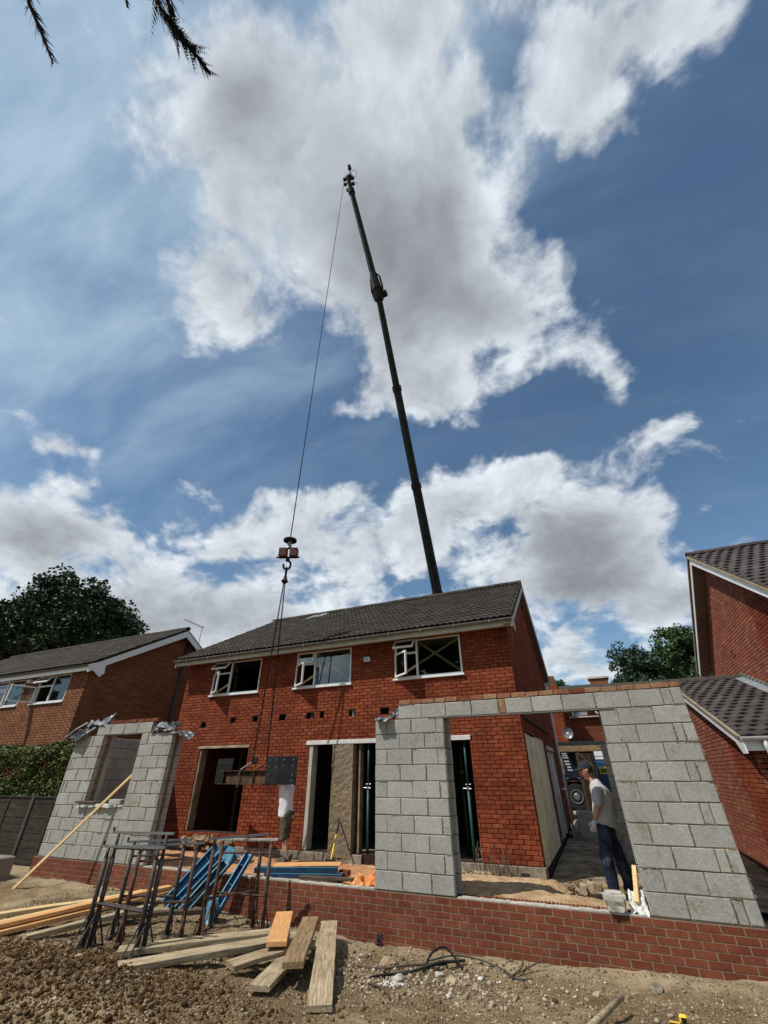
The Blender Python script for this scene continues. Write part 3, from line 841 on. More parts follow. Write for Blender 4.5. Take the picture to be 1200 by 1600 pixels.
tag(mb.build('broken_slab_edge', 'rubble'), 'broken pale concrete edge across the passage behind the standing man', 'concrete slab')

# ------------------------------------------------------------------ windows
def window(parent, O, U, N, w, h, split, fan_open, case_open, tape, fan_ang=50, case_ang=62, sill=True, name='window', case_right=False):
    """casement window with a narrow left light (fanlight over side casement) and a large fixed light"""
    O = Vector(O); U = Vector(U); N = Vector(N); Z = Vector((0, 0, 1))
    B = Matrix((U, -N, Z)).transposed().to_4x4()
    T = Matrix.Translation(O) @ B
    fw = .045; dp = .07
    mb = MB()
    for lo, hi in (((0, 0), (fw, h)), ((w - fw, 0), (w, h)), ((split - fw / 2, fw), (split + fw / 2, h - fw))):
        mb.cbox((lo[0], -.005, lo[1]), (hi[0], dp, hi[1]), .004, T)
    for z in (0, h - fw):
        mb.cbox((fw, -.003, z), (w - fw, dp - .002, z + fw), .004, T)
    tz = h - .33
    mb.cbox((fw, -.001, tz - fw / 2), (split - fw / 2, dp - .004, tz + fw / 2), .004, T)
    fr = mb.build(name, 'white', parent)
    def kid(m, nm, mt):
        o = m.build(nm, mt, parent)
        o.parent = fr; o.matrix_parent_inverse = fr.matrix_world.inverted()
        return o
    if sill:
        kid(MB().cbox((-.04, -.075, -.045), (w + .04, .02, -.002), .005, T), 'sill', 'white')
    kid(MB().box((split + fw / 2, .030, fw), (w - fw, .036, h - fw), T), 'pane', 'glass')
    def sash(x0, x1, z0, z1, Mx, nm):
        b = .04
        m = MB()
        m.cbox((x0, -.03, z0), (x0 + b, .015, z1), .004, Mx); m.cbox((x1 - b, -.03, z0), (x1, .015, z1), .004, Mx)
        m.cbox((x0 + b, -.029, z0), (x1 - b, .014, z0 + b), .004, Mx); m.cbox((x0 + b, -.029, z1 - b), (x1 - b, .014, z1), .004, Mx)
        kid(m, nm, 'white')
        kid(MB().box((x0 + b, -.010, z0 + b), (x1 - b, -.005, z1 - b), Mx), 'pane', 'glass')
    x0, x1 = fw * .6, split - fw * .4
    a = rad(case_ang) if case_open else 0
    if case_right:
        Mc = T @ Matrix.Translation((x1, -.03, 0)) @ Matrix.Rotation(a, 4, 'Z') @ Matrix.Translation((-x1, .0, 0))
    else:
        Mc = T @ Matrix.Translation((x0, -.03, 0)) @ Matrix.Rotation(-a, 4, 'Z') @ Matrix.Translation((-x0, .0, 0))
    sash(x0, x1, fw * .6, tz - fw * .3, Mc, 'casement_sash')
    a = rad(fan_ang) if fan_open else 0
    Mf = T @ Matrix.Translation((0, -.03, h - fw * .6)) @ Matrix.Rotation(-a, 4, 'X') @ Matrix.Translation((0, 0, -(h - fw * .6)))
    sash(x0, x1, tz + fw * .3, h - fw * .6, Mf, 'fanlight_sash')
    if tape:
        # two timber battens crossed behind the whole opening
        m = MB()
        A = T @ Vector((.10, .052, .07)); Bp = T @ Vector((w - .07, .052, h - .10))
        m.bar(A, Bp, .055, .012, N)
        kid(m, 'cross_batten', 'timber_new')
        m = MB()
        A = T @ Vector((split + .03, .066, h - .07)); Bp = T @ Vector((w - .07, .066, .09))
        m.bar(A, Bp, .055, .012, N)
        kid(m, 'cross_batten', 'timber_new')
    return fr

# ------------------------------------------------------------------ the main house
HX0, HX1, HY = -11.06, -1.33, 10.0
house = empty('main_house', (HX0, HY, 0), 'two-storey red brick house with three upper windows and a brown tiled roof, being extended', 'house')
U, N = (1, 0, 0), (0, -1, 0)
W = HX1 - HX0
hx = lambda x: x - HX0
holes = []
# openings (world x, z) -> wall coordinates
OP = dict(door1=(-10.0, -8.33, .255, 2.05), door2=(-6.46, -4.55, .03, 2.055), door3=(-3.35, -2.45, .03, 2.055),
          win1=(-10.0, -8.30, 3.405, 4.33), win2=(-7.08, -5.38, 3.405, 4.33), win3=(-4.15, -2.45, 3.405, 4.33))
for a, b, c, e in OP.values(): holes.append((hx(a), hx(b), c, e))
for (x, w_, z) in ((-10.06, .17, 2.56), (-9.0, .20, 2.63), (-8.25, .17, 2.63), (-7.37, .20, 2.63), (-6.52, .24, 2.63), (-6.17, .12, 2.64), (-5.31, .18, 2.63), (-4.44, .22, 2.63), (-3.5, .18, 2.63)):
    holes.append((hx(x - w_ / 2), hx(x + w_ / 2), z, z + .15))
bh = list(holes)
# lintels and the small vent displace bricks only
bh += [(hx(-10.08), hx(-8.30), 2.05, 2.13), (hx(-6.56), hx(-4.45), 2.05, 2.16), (hx(-3.5), hx(-2.42), 2.05, 2.16), (hx(-8.16), hx(-7.97), 1.70, 1.83)]
def bh_rows(z0, z1, seed=0):
    return courses(0, W, z0, int((z1 - z0) / .075 + .01), holes=bh, start=seed)
rows = bh_rows(.03, 4.40)
masonry(house, (HX0, HY, 0), U, N, rows, 'brick', budget=300)
backing(house, 'wall', 'mortar_dark', (HX0, HY, 0), U, N, 0, W - .013, -.35, 4.45, .27, holes=holes)
# concrete plinth under the brickwork
for a, b, zt in ((HX0, -10.02, .02), (-8.30, -6.1, .022), (-6.1, -4.95, .02), (-2.95, HX1 + .03, .02)):
    MB().cbox((a, HY - .04, -.40), (b - .01, HY + .0, zt), .01).build('plinth', 'concrete', house)
MB().cbox((-1.75, HY - .046, -.12), (-1.60, HY - .041, -.07), .002).build('air_brick', 'black_plastic', house)
# rubble of a cut-down sill at the left opening
mb = MB()
for k in range(44):
    x = R.uniform(-10.0, -8.4); z = R.uniform(-.1, .17)
    mb.box((x, HY - R.uniform(.0, .09), z), (x + R.uniform(.08, .22), HY + .1, z + R.uniform(.04, .09)), None, .015)
mb.build('broken_sill', 'rubble', house)['kind'] = 'stuff'
# side wall (right gable)
depth = 8.05
WR = lambda v: (0.03, depth)
side_top = 4.45
def gable_lim(v, d=depth, et=4.40, rise=2.28):
    if v <= et: return (0.03, d)
    k = (v - et) / rise
    return (k * d / 2 + .05, d - k * d / 2 - .05)
sh = [(.25, 3.6, -.1, 2.20), (4.35, 6.1, -.1, 2.0)]
rows = courses(0, depth, .03, 86, holes=sh, lim=gable_lim)
masonry(house, (HX1, HY, 0), (0, 1, 0), (1, 0, 0), rows, 'brick', budget=120, ch=.003)
backing(house, 'wall', 'mortar_dark', (HX1, HY, 0), (0, 1, 0), (1, 0, 0), .30, depth, -.35, 4.42, .25, holes=sh, top=[(depth / 2, 6.70)])
mb = MB(); mb.box((HX1 - .009, HY + .012, -.35), (HX1 - .01 + .0, HY + .30, 4.42)); 
MB().box((HX1 - .20, HY + .015, -.35), (HX1 - .010, HY + .30, 4.42)).build('wall', 'mortar_dark', house)
MB().cbox((HX1 - .02, HY + .0, -.40), (HX1 + .03, HY + .22, .02), .01).build('plinth', 'concrete', house)
# left gable and rear wall, plain
backing(house, 'wall', 'brick2', (HX0, HY + depth, 0), (0, -1, 0), (-1, 0, 0), 0, depth - .29, -.35, 4.42, .25, front=0, top=[(depth / 2, 6.70)])
mb = MB(); mb.box((HX0 + .3, HY + depth - .25, -.35), (HX1 - .27, HY + depth, 4.42)); mb.build('wall', 'brick2', house)
# floors, ceilings and partitions
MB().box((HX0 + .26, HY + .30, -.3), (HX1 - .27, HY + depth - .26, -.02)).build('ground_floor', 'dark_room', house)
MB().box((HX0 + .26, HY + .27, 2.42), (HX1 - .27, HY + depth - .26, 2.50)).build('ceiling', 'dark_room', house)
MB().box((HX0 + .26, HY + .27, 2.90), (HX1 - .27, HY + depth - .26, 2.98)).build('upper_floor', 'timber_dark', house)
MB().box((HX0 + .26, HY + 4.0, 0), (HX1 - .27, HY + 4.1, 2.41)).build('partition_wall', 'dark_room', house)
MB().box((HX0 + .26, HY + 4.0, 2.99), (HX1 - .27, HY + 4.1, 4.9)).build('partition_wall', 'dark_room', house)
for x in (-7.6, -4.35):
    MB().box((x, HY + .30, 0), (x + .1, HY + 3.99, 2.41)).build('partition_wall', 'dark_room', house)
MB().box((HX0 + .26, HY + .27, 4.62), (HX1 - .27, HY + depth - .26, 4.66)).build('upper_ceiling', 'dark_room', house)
# joists seen behind the pockets
for x in (-9.0, -6.5, -5.31, -8.2):
    MB().box((x - .025, HY + .06, 2.64), (x + .03, HY + 1.0, 2.78)).build('joist_end', 'timber_dark' if x != -5.31 else 'galv', house)
# lintels
MB().cbox((-10.07, HY - .015, 2.052), (-8.31, HY + .09, 2.115), .006).build('lintel', 'timber_old', house)
MB().cbox((-6.55, HY - .02, 2.058), (-4.46, HY + .09, 2.150), .006).build('lintel', 'clip_white', house)
MB().cbox((-3.48, HY - .02, 2.058), (-2.43, HY + .09, 2.150), .006).build('lintel', 'clip_white', house)
MB().cbox((-8.13, HY - .004, 1.71), (-8.0, HY + .01, 1.82), .004).build('vent', 'black_plastic', house)
# reveals: plaster strips at the sides of the openings
MB().cbox((-9.998, HY + .02, .26), (-9.93, HY + .24, 2.048), .004).build('door_lining', 'plaster', house)
MB().cbox((-6.458, HY + .01, .035), (-6.36, HY + .24, 2.05), .004).build('door_lining', 'cream', house)
MB().cbox((-5.12, HY + .06, .035), (-5.08, HY + .24, 2.05), .004).build('door_lining', 'plaster', house)
# roughcast pier between the middle openings
bm = bmesh.new(); bmesh.ops.create_grid(bm, x_segments=14, y_segments=48, size=1)
me = bpy.data.meshes.new('roughcast_pier')
pm = MB(); nx, nz = 14, 48
for face in range(3):
    for j in range(nz + 1):
        for i in range(nx + 1):
            u = i / nx; z = -.05 + 2.10 * j / nz
            if face == 0: p = Vector((-5.77 + .55 * u, HY - .05, z)); n_ = Vector((0, -1, 0))
            elif face == 1: p = Vector((-5.22, HY - .05 + .29 * u, z)); n_ = Vector((1, 0, 0))
            else: p = Vector((-5.77, HY + .24 - .29 * u, z)); n_ = Vector((-1, 0, 0))
            edge = 0 if (i in (0, nx)) else 1
            q = p + n_ * .018 * noise.noise(p * 14) * edge + Vector((.016 * noise.noise(Vector((0, 0, z * 9))), 0, 0))
            pm.v.append(tuple(q))
    b = face * (nx + 1) * (nz + 1)
    for j in range(nz):
        for i in range(nx):
            k = b + j * (nx + 1) + i
            pm.f.append((k, k + 1, k + nx + 2, k + nx + 1))
pm.build('roughcast_pier', 'pebbledash', house)
bm.free()
# windows
window(house, (-10.0, HY + .02, 3.41), U, N, 1.70, .92, .60, True, True, True, 44, 34)
window(house, (-7.08, HY + .02, 3.41), U, N, 1.70, .92, .58, False, True, True, 50, 36)
window(house, (-4.15, HY + .02, 3.41), U, N, 1.70, .92, .58, True, True, True, 42, 39)
# roof
EY, EZ, RY, RZ = 9.58, 4.43, 13.95, 6.82
RXL, RXR = -11.25, -1.12
S = Vector((0, RY - EY, RZ - EZ)); SL = S.length
prism(MB(), [(RXL, EY, EZ - .05), (RXL, RY, RZ - .05), (RXL, 2 * RY - EY, EZ - .05), (RXL, 2 * RY - EY, EZ + .0), (RXL, RY, RZ + .0), (RXL, EY, EZ + .0)], (RXR - RXL, 0, 0)).build('roof_deck', 'tile', house)
tiled_slope(house, (RXL, EY - .03, EZ), U, S, RXR - RXL, SL + .02, 'tile', gauge=.30)
ridge_row(house, (RXL, RY, RZ + .06), (RXR, RY, RZ + .06), 'tile', 24, .115)
# rear slope tiles as one piece of stepped courses
mb = MB(); Sb = Vector((0, RY - EY, -(RZ - EZ))) / SL
for r in range(14):
    a = Vector((RXL, RY, RZ)) + Sb * (r * SL / 14); b = a + Sb * (SL / 14)
    mb.add([a + Vector((0, 0, .02)), b + Vector((0, 0, .05)), b + Vector((RXR - RXL, 0, .05)), a + Vector((RXR - RXL, 0, .02))], [(0, 1, 2, 3)])
mb.build('rear_tiling', 'tile', house)
# fascia, soffit, gutter, bargeboards
MB().cbox((RXL + .02, EY + .035, EZ - .17), (RXR - .03, EY + .060, EZ - .03), .004).build('fascia', 'cream', house)
MB().box((RXL + .03, EY + .062, EZ - .085), (RXR - .04, HY - .001, EZ - .07)).build('soffit', 'cream', house)
def gutter(parent, a, b, r, mt, out):
    a = Vector(a); b = Vector(b); mb = MB(); n = 8
    out = Vector(out); Z = Vector((0, 0, 1))
    for rr in (r, r - .006):
        for p in (a, b):
            for k in range(n + 1):
                an = math.pi * k / n
                mb.v.append(tuple(p + out * (r + math.cos(an) * -rr) - Z * math.sin(an) * rr))
    m = n + 1
    for k in range(n):
        mb.f.append((k, k + 1, m + k + 1, m + k)); mb.f.append((2 * m + k, 3 * m + k, 3 * m + k + 1, 2 * m + k + 1))
    mb.f.append((0, m, 3 * m, 2 * m)); mb.f.append((n, 2 * m + n, 3 * m + n, m + n))
    for e in (0, 1):
        b0 = e * m; mb.f.append(tuple(b0 + k for k in range(m)))
    return mb.build('gutter', mt, parent)
gutter(house, (RXL - .02, EY + .034, EZ - .02), (RXR + .0, EY + .034, EZ - .02), .055, 'gutter_dark', (0, -1, 0))
for k in range(12):
    x = RXL + .5 + k * .83
    MB().cbox((x, EY - .082, EZ - .085), (x + .025, EY + .03, EZ - .012), .003).build('gutter_bracket', 'gutter_dark', house)
for sgn in (0, 1):
    for X_, nm in ((RXR - .032, 'bargeboard'), (RXL + .005, 'bargeboard')):
        a = (EY + .0, EZ) if sgn == 0 else (2 * RY - EY, EZ)
        pts = [(X_, a[0], a[1] - .20), (X_, RY, RZ - .22), (X_, RY, RZ - .055), (X_, a[0], a[1] - .055)]
        prism(MB(), pts, (.025, 0, 0)).build(nm, 'cream', house)
        d0 = Vector((X_, a[0], a[1] - .16)); d1 = Vector((X_, RY, RZ - .18))
        if nm and X_ > -5:
            prism(MB(), [d0 + Vector((-.001, 0, 0)), d1 + Vector((-.001, 0, 0)), d1 + Vector((-.001, 0, .015)), d0 + Vector((-.001, 0, .015))], (-(X_ - HX1) + .002, 0, 0)).build('verge_soffit', 'soffit', house)
prism(MB(), [(RXR - .006, EY - .05, EZ - .03), (RXR - .006, EY + .42, EZ - .02 + .20), (RXR - .006, EY + .42, EZ - .20), (RXR - .006, EY + .30, EZ - .23), (RXR - .006, EY + .03, EZ - .18)], (.012, 0, 0)).build('bargeboard_foot', 'cream', house)
# security floodlight, and its cable
L_ = empty('security_light', (-4.89, HY, 3.95), 'small white floodlight box on the brickwork between the middle and right windows', 'floodlight')
MB().cbox((-4.97, HY - .11, 3.88), (-4.81, HY - .03, 3.99), .012).build('light_body', 'white', L_)
MB().cbox((-4.95, HY - .117, 3.895), (-4.83, HY - .111, 3.975), .002).build('lens', 'glass', L_)
MB().tube([(-4.89, HY - .04, 3.94), (-4.89, HY - .012, 3.97), (-4.90, HY - .012, 4.14)], .012).build('bracket', 'black_plastic', L_)
# foil patch by the ridge
mb = MB(); nx, ny = 14, 8
for j in range(ny + 1):
    for i in range(nx + 1):
        x = -9.25 + .75 * i / nx; t = .86 + .13 * j / ny
        p = Vector((x, EY, EZ)) + S * t
        mb.v.append((p.x, p.y, p.z + .07 + .05 * abs(noise.noise(Vector((x * 9, t * 30, 0))))))
for j in range(ny):
    for i in range(nx):
        k = j * (nx + 1) + i; mb.f.append((k, k + 1, k + nx + 2, k + nx + 1))
tag(mb.build('roof_foil', 'membrane_white'), 'crumpled silver sheet lying near the ridge of the tiled roof', 'foil sheet')
# side details: hoarding boards, second opening, downpipe, ledge
c_ = HX1
def side_board(y0, y1, z0, z1, nm='hoarding_board'):
    mb = MB(); n = 14
    prof = []
    for k in range(n + 1):
        y = y0 + (y1 - y0) * k / n
        prof.append((c_ + .004, y, z1 + (R.uniform(-.05, .01) if 0 < k < n else 0)))
    pts = [(c_ + .004, y1, z0), (c_ + .004, y0, z0)] + prof
    # build as strip of quads with depth
    for k in range(n):
        a, b = prof[k], prof[k + 1]
        prism(mb, [(c_ - .02, a[1], z0), (c_ - .02, b[1], z0), (c_ - .02, b[1], b[2]), (c_ - .02, a[1], a[2])], (.024, 0, 0))
    return mb.build(nm, 'board', house)
side_board(10.27, 11.95, -.05, 2.17); side_board(11.97, 13.6, -.05, 2.19)
MB().cbox((c_ - .05, 14.3, 2.0), (c_ + .03, 16.2, 2.10), .006).build('lintel', 'clip_white', house)
MB().cbox((c_ - .06, 14.4, -.05), (c_ - .02, 15.2, 1.98), .006).build('side_door', 'cream', house)
MB().cbox((c_ - .06, 15.24, .9), (c_ - .03, 16.08, 1.98), .006).build('side_window', 'gutter_pale', house)
for y0 in (14.36, 15.21, 16.04):
    MB().cbox((c_ - .05, y0, -.05), (c_ + .005, y0 + .05, 1.99), .004).build('door_frame', 'white', house)
MB().cbox((c_ + .003, 10.3, 2.46), (c_ + .06, 15.6, 2.52), .01).build('timber_ledge', 'timber_dark', house)
MB().tube([(c_ + .06, 17.8, 4.30), (c_ + .06, 17.8, 1.05), (c_ + .06, 17.7, .95), (c_ + .06, 17.7, -.1)], .035, 10).build('downpipe', 'gutter_pale', house, smooth=True)
MB().tube([(c_ + .055, 16.5, 1.0), (c_ + .055, 17.5, 1.0)], .03, 8).build('overflow_pipe', 'gutter_pale', house, smooth=True)
MB().tube([(RXR - .06, 17.95, 4.35), (RXR - .12, 17.95, 4.1), (c_ + .05, 17.95, 3.7), (c_ + .05, 17.95, 3.2)], .035, 10).build('downpipe', 'gutter_pale', house, smooth=True)

# ------------------------------------------------------------------ new extension walls
WY = 7.45
UX, NF = (1, 0, 0), (0, -1, 0)
dw = empty('dwarf_wall', (-11.55, WY, -.6), 'low red brick base wall carrying the grey blockwork of the new extension', 'brick wall')
rows = courses(0, 12.815, -.680, 9, holes=())
masonry(dw, (-11.55, WY, 0), UX, NF, rows, 'brick2', budget=300, dp=.10, ch=.0025, jit=.001)
MB().box((-11.545, WY + .004, -.9), (1.26, WY + .09, -.006)).build('mortar_bed', 'mortar_pink', dw)
MB().box((-11.545, WY + .092, -.9), (1.26, WY + .298, -.012)).build('inner_wall', 'cavity', dw)
for a, b in ((-8.28, -3.49), (-2.22, .10)):
    mb = MB(); n = int((b - a) / .05)
    for k in range(n):
        x = a + (b - a) * k / n
        mb.box((x, WY + .001 + R.uniform(0, .004), -.006), (x + (b - a) / n, WY + .095 + R.uniform(-.004, .01), .004 + R.uniform(0, .010)))
    mb.build('mortar_strip', 'concrete_pale', dw)['kind'] = 'stuff'
mb = MB()
for k in range(46):
    x = -2.2 + k * .05
    mb.box((x, WY + .20, -.05), (x + .028, WY + .295, -.002 + R.uniform(-.004, .004)))
mb.build('keyed_brick_edge', 'brick2', dw)['kind'] = 'stuff'

def block_rows(spec, z0=.008):
    """spec: list of (row, x0, list of widths) -> rectangles; 10 mm joints"""
    out = []
    for r, x, ws in spec:
        for w_ in ws:
            out.append((x, x + w_, z0 + r * .225, z0 + r * .225 + .215)); x += w_ + .010
    return out
def fill(x0, x1, first, L=.44):
    ws = []; x = x0
    w_ = first
    while x < x1 - .02:
        w_ = min(w_, x1 - x)
        if x1 - (x + w_) < .06: w_ = x1 - x
        ws.append(w_); x += w_ + .010; w_ = L
    return ws
def squeezed(parent, rects, y):
    """mortar pushed out of some joints, ragged and a few millimetres proud"""
    mb = MB()
    def strip(u, v0, v1, horiz=False, w0=.006):
        n = max(3, int((v1 - v0) / .022)); off = R.uniform(-.002, .002); ww = w0 * R.uniform(.8, 1.9)
        for k in range(n):
            a = v0 + (v1 - v0) * k / n; b = v0 + (v1 - v0) * (k + 1) / n
            if R.random() < .18: continue
            wl = ww * R.uniform(.55, 1.35); off += R.uniform(-.0015, .0015); d_ = R.uniform(.001, .007)
            lo, hi = ((u + off - wl, y - d_, a), (u + off + wl, y + .012, b)) if not horiz else ((a, y - d_, u + off - wl), (b, y + .012, u + off + wl))
            mb.box(lo, hi, None, .0015)
    for (u0, u1, v0, v1) in rects:
        if R.random() < .55: strip(u1 + .005, v0 + R.uniform(0, .06), v1 - R.uniform(0, .05))
        if R.random() < .40:
            a = R.uniform(u0, u1 - .05); strip(v1 + .005, a, min(u1, a + R.uniform(.05, .3)), True, .005)
        if R.random() < .12:
            a = R.uniform(u0 + .03, u1 - .02); c = R.uniform(v0 + .03, v1 - .03)
            mb.box((a, y - .003, c), (a + R.uniform(.01, .04), y + .01, c + R.uniform(.005, .02)), None, .003)
    o = mb.build('squeezed_mortar', 'mortar_brown', parent); o['kind'] = 'stuff'
# left wall with its window opening
lw = empty('block_wall', (-11.45, WY, 0), 'grey block wall with a window opening and a stick leaning in it, at the left end', 'block wall')
lw['group'] = 'new grey block walls'
spec = []
for r in range(10):
    a, b = -11.45, -8.30
    if r < 4:
        if r % 2: spec.append((r, a, [.07, .10] + fill(a + .19, b, .44)))
        else: spec.append((r, a, fill(a, b, .40)))
    else:
        if r % 2: spec.append((r, a, [.07, .10] + fill(a + .19, -10.50, .42)))
        else: spec.append((r, a, fill(a, -10.50, .40)))
        spec.append((r, -9.25, fill(-9.25, b, .21 if r % 2 else .44)))
spec.append((10, -10.78, fill(-10.78, -9.0, .44)))
br = [(u0 + 0, u1, v0, v1) for (u0, u1, v0, v1) in block_rows(spec)]
masonry(lw, (0, WY + .004, 0), UX, NF, br, 'block', piece='block', budget=300, dp=.10, ch=.0075, jit=.004)
squeezed(lw, br, WY + .004)
HL = [(-10.51, -9.24, .90, 2.255)]
backing(lw, 'mortar', 'mortar_grey', (0, WY + .004, 0), UX, NF, -11.44, -8.31, 0.0, 2.248, .08, holes=HL, front=-.008)
MB().box((-10.77, WY + .012, 2.2481), (-9.01, WY + .092, 2.470)).build('mortar', 'mortar_grey', lw)
MB().box((-10.9, WY + .02, 2.243), (-8.9, WY + .10, 2.2475)).build('steel_lintel', 'galv', lw)
# cavity and inner leaf
backing(lw, 'cavity_insulation', 'cavity', (0, WY, 0), UX, NF, -11.42, -8.33, 0.0, 2.24, .095, holes=[(-10.50, -9.25, .90, 2.3)], front=-.105)
spec = []
for r in range(10):
    if r < 4: spec.append((r, -11.15, fill(-11.15, -8.30, .44 if r % 2 else .22)))
    else:
        spec.append((r, -11.15, fill(-11.15, -10.47, .44 if r % 2 else .22)))
        spec.append((r, -9.28, fill(-9.28, -8.30, .44 if r % 2 else .22)))
masonry(lw, (0, WY + .202, 0), UX, NF, block_rows(spec), 'block', piece='block', dp=.10, ch=.004, always_stuff=True, stuffname='inner_blockwork')
# return wall running back to the house
sw = courses(0, 2.26, .008, 10, L=.44, H=.215)
masonry(lw, (-11.15, WY + .305, 0), (0, 1, 0), (1, 0, 0), sw, 'block', piece='block', dp=.10, ch=.004, budget=40, stuffname='return_blockwork')
MB().box((-11.44, WY + .12, 0), (-11.16, HY - .03, 2.245)).build('return_wall', 'mortar_grey', lw)
# brick course over the lintel, and sill mortar
rows = [(x, x + .212, 2.484, 2.549) for x in np.arange(-10.42, -9.02, .222)]
masonry(lw, (0, WY + .006, 0), UX, NF, rows, 'coping', piece='brick', dp=.10, ch=.005, jit=.008, budget=60)
mb = MB(); n = 22
for k in range(n):
    x = -10.62 + 1.20 * k / n
    mb.box((x, WY - .045 - R.uniform(0, .03), .885 + R.uniform(-.012, .008)), (x + 1.20 / n, WY + .10, .935 + R.uniform(-.008, .008)), None, .004)
for k in range(8):
    x = -9.42 + .02 * k
    mb.box((x, WY - R.uniform(0, .03), .90), (x + .02, WY + .10, .925 + R.uniform(-.008, .008)), None, .004)
mb.build('sill_mortar', 'clip_white', lw)['kind'] = 'stuff'
tag(MB().cbox((-10.66, WY - .09, .945), (-10.02, WY + .10, .985), .006).build('timber_offcut', 'timber_dark'), 'short dark timber lying on the sill of the left block wall opening', 'timber')
tag(MB().cbox((-9.78, WY + .05, .94), (-9.42, WY + .22, 1.02), .006).build('block_offcut', 'block'), 'small grey block offcut on the sill, right of the stick', 'block')

# pier, lintel course and right-hand wall
rw = empty('block_wall', (-3.48, WY, 0), 'grey block wall framing the wide opening where a man stands, topped by bricks', 'block wall')
rw['group'] = 'new grey block walls'
spec = []
for r in range(10):
    a, b = -3.48, -2.245
    spec.append((r, a, [.44, .44, .335] if r % 2 == 0 else [.205, .44, .44, .12]))
    spec.append((r, .147, [.41, .44, .10, .129] if r % 2 == 0 else [.225, .44, .424]))
spec[14 * 1 if False else 0] = spec[0]
br = block_rows(spec)
for a, b in ((-3.04, -2.625), (-2.615, -2.195), (-2.185, -1.755), (-1.745, -1.315), (-1.185, -.795), (-.785, -.345), (-.335, .115), (.125, .575), (.585, .995), (1.005, 1.11), (1.12, 1.255)):
    br.append((a, b, 2.258, 2.473))
masonry(rw, (0, WY + .004, 0), UX, NF, br, 'block', piece='block', budget=300, dp=.10, ch=.0075, jit=.004)
squeezed(rw, br, WY + .004)
masonry(rw, (0, WY + .004, 0), UX, NF, [(-1.300, -1.20, 2.262, 2.47)], 'coping', piece='brick', budget=5, dp=.10, ch=.010, jit=.001)
backing(rw, 'mortar', 'mortar_grey', (0, WY + .004, 0), UX, NF, -3.47, 1.245, 0, 2.248, .08, holes=[(-2.255, .157, -1, 3)], front=-.008)
MB().box((-3.03, WY + .012, 2.2485), (1.245, WY + .092, 2.470)).build('mortar', 'mortar_grey', rw)
MB().box((-2.5, WY - .004, 2.241), (.35, WY + .10, 2.2475)).build('steel_lintel', 'galv', rw)
MB().box((-2.4, WY + .105, 2.243), (.30, WY + .20, 2.47)).build('steel_lintel', 'steel_rust', rw)
for a, b in ((-3.45, -2.275), (.177, 1.22)):
    MB().box((a, WY + .105, 0), (b, WY + .20, 2.242)).build('cavity_insulation', 'cavity', rw)
spec = []
for r in range(10):
    spec.append((r, -3.48, [.44, .44, .36] if r % 2 == 0 else [.205, .44, .44, .145]))
    spec.append((r, .13, [.41, .44, .26] if r % 2 == 0 else [.225, .44, .43]))
spec.append((10, -3.04, fill(-3.04, 1.255, .44)))
masonry(rw, (0, WY + .202, 0), UX, NF, block_rows(spec), 'block', piece='block', dp=.10, ch=.004, always_stuff=True, stuffname='inner_blockwork')
rows = []
x = -3.02
while x < 1.20:
    l = R.choice((.212, .212, .205, .19)); rows.append((x, min(x + l, 1.25), 2.484, 2.549 + R.uniform(-.004, .004))); x += l + .012
masonry(rw, (0, WY + .006, 0), UX, NF, rows, 'coping', piece='brick', dp=.10, ch=.005, jit=.007, budget=80)
# return wall on the right, running back along the passage
sw = courses(0, 6.6, .008, 11, L=.44, H=.215)
masonry(rw, (1.255, WY + .11, 0), (0, 1, 0), (1, 0, 0), sw, 'block', piece='block', dp=.10, ch=.004, always_stuff=True, stuffname='return_blockwork')
MB().box((1.0, WY + .31, 0), (1.245, WY + 6.7, 2.47)).build('return_wall', 'mortar_grey', rw)
# a cross wall farther along the passage
cw = empty('block_wall', (.08, 13.0, 0), 'shaded dark grey block wall across the passage, just behind the standing man', 'block wall')
sw = courses(0, 1.2, -.2, 10, L=.44, H=.215)
masonry(cw, (.08, 13.0, 0), UX, NF, sw, 'block', piece='block', dp=.10, ch=.004, budget=60)
MB().box((.09, 13.01, -.2), (1.27, 13.10, 2.04)).build('mortar', 'mortar_grey', cw)

# ------------------------------------------------------------------ crumpled sheets
def sheet(name, c4, mt, label, cat, amp=.03, n=12, seed=0, th=.004):
    """cloth-like sheet through four corners (a,b,c,d), crumpled"""
    a, b, c, d = [Vector(q) for q in c4]
    nn = (b - a).cross(d - a).normalized()
    vs = []; fs = []
    for j in range(n + 1):
        for i in range(n + 1):
            u, v = i / n, j / n
            p = a.lerp(b, u).lerp(d.lerp(c, u), v)
            k = noise.noise(Vector((u * 4 + seed, v * 4, seed))) + .5 * abs(noise.noise(Vector((u * 9, v * 9 + seed, 3))))
            p = p + nn * amp * k * 1.6 + Vector((noise.noise(Vector((u * 3, v * 6, seed + 9))), 0, noise.noise(Vector((v * 5, u * 5, seed + 4))))) * amp * .8
            vs.append(p)
    m = MB(); N_ = (n + 1) ** 2
    m.v = [tuple(p) for p in vs] + [tuple(p - nn * th) for p in vs]
    for j in range(n):
        for i in range(n):
            k = j * (n + 1) + i
            m.f.append((k, k + 1, k + n + 2, k + n + 1)); m.f.append((N_ + k, N_ + k + n + 1, N_ + k + n + 2, N_ + k + 1))
    for k in range(n):
        for (p, q) in ((k, k + 1), (n * (n + 1) + k + 1, n * (n + 1) + k), ((k + 1) * (n + 1), k * (n + 1)), (k * (n + 1) + n, (k + 1) * (n + 1) + n)):
            m.f.append((q, p, N_ + p, N_ + q))
    return tag(m.build(name, mt), label, cat)
sheet('damp_proof_sheet', ((-11.62, 7.30, 2.22), (-11.15, 7.33, 2.12), (-10.86, 7.5, 2.44), (-11.26, 7.62, 2.52)), 'membrane', 'dark grey plastic sheet draped over the top left corner of the block wall', 'plastic sheet', .05, 12, 2)
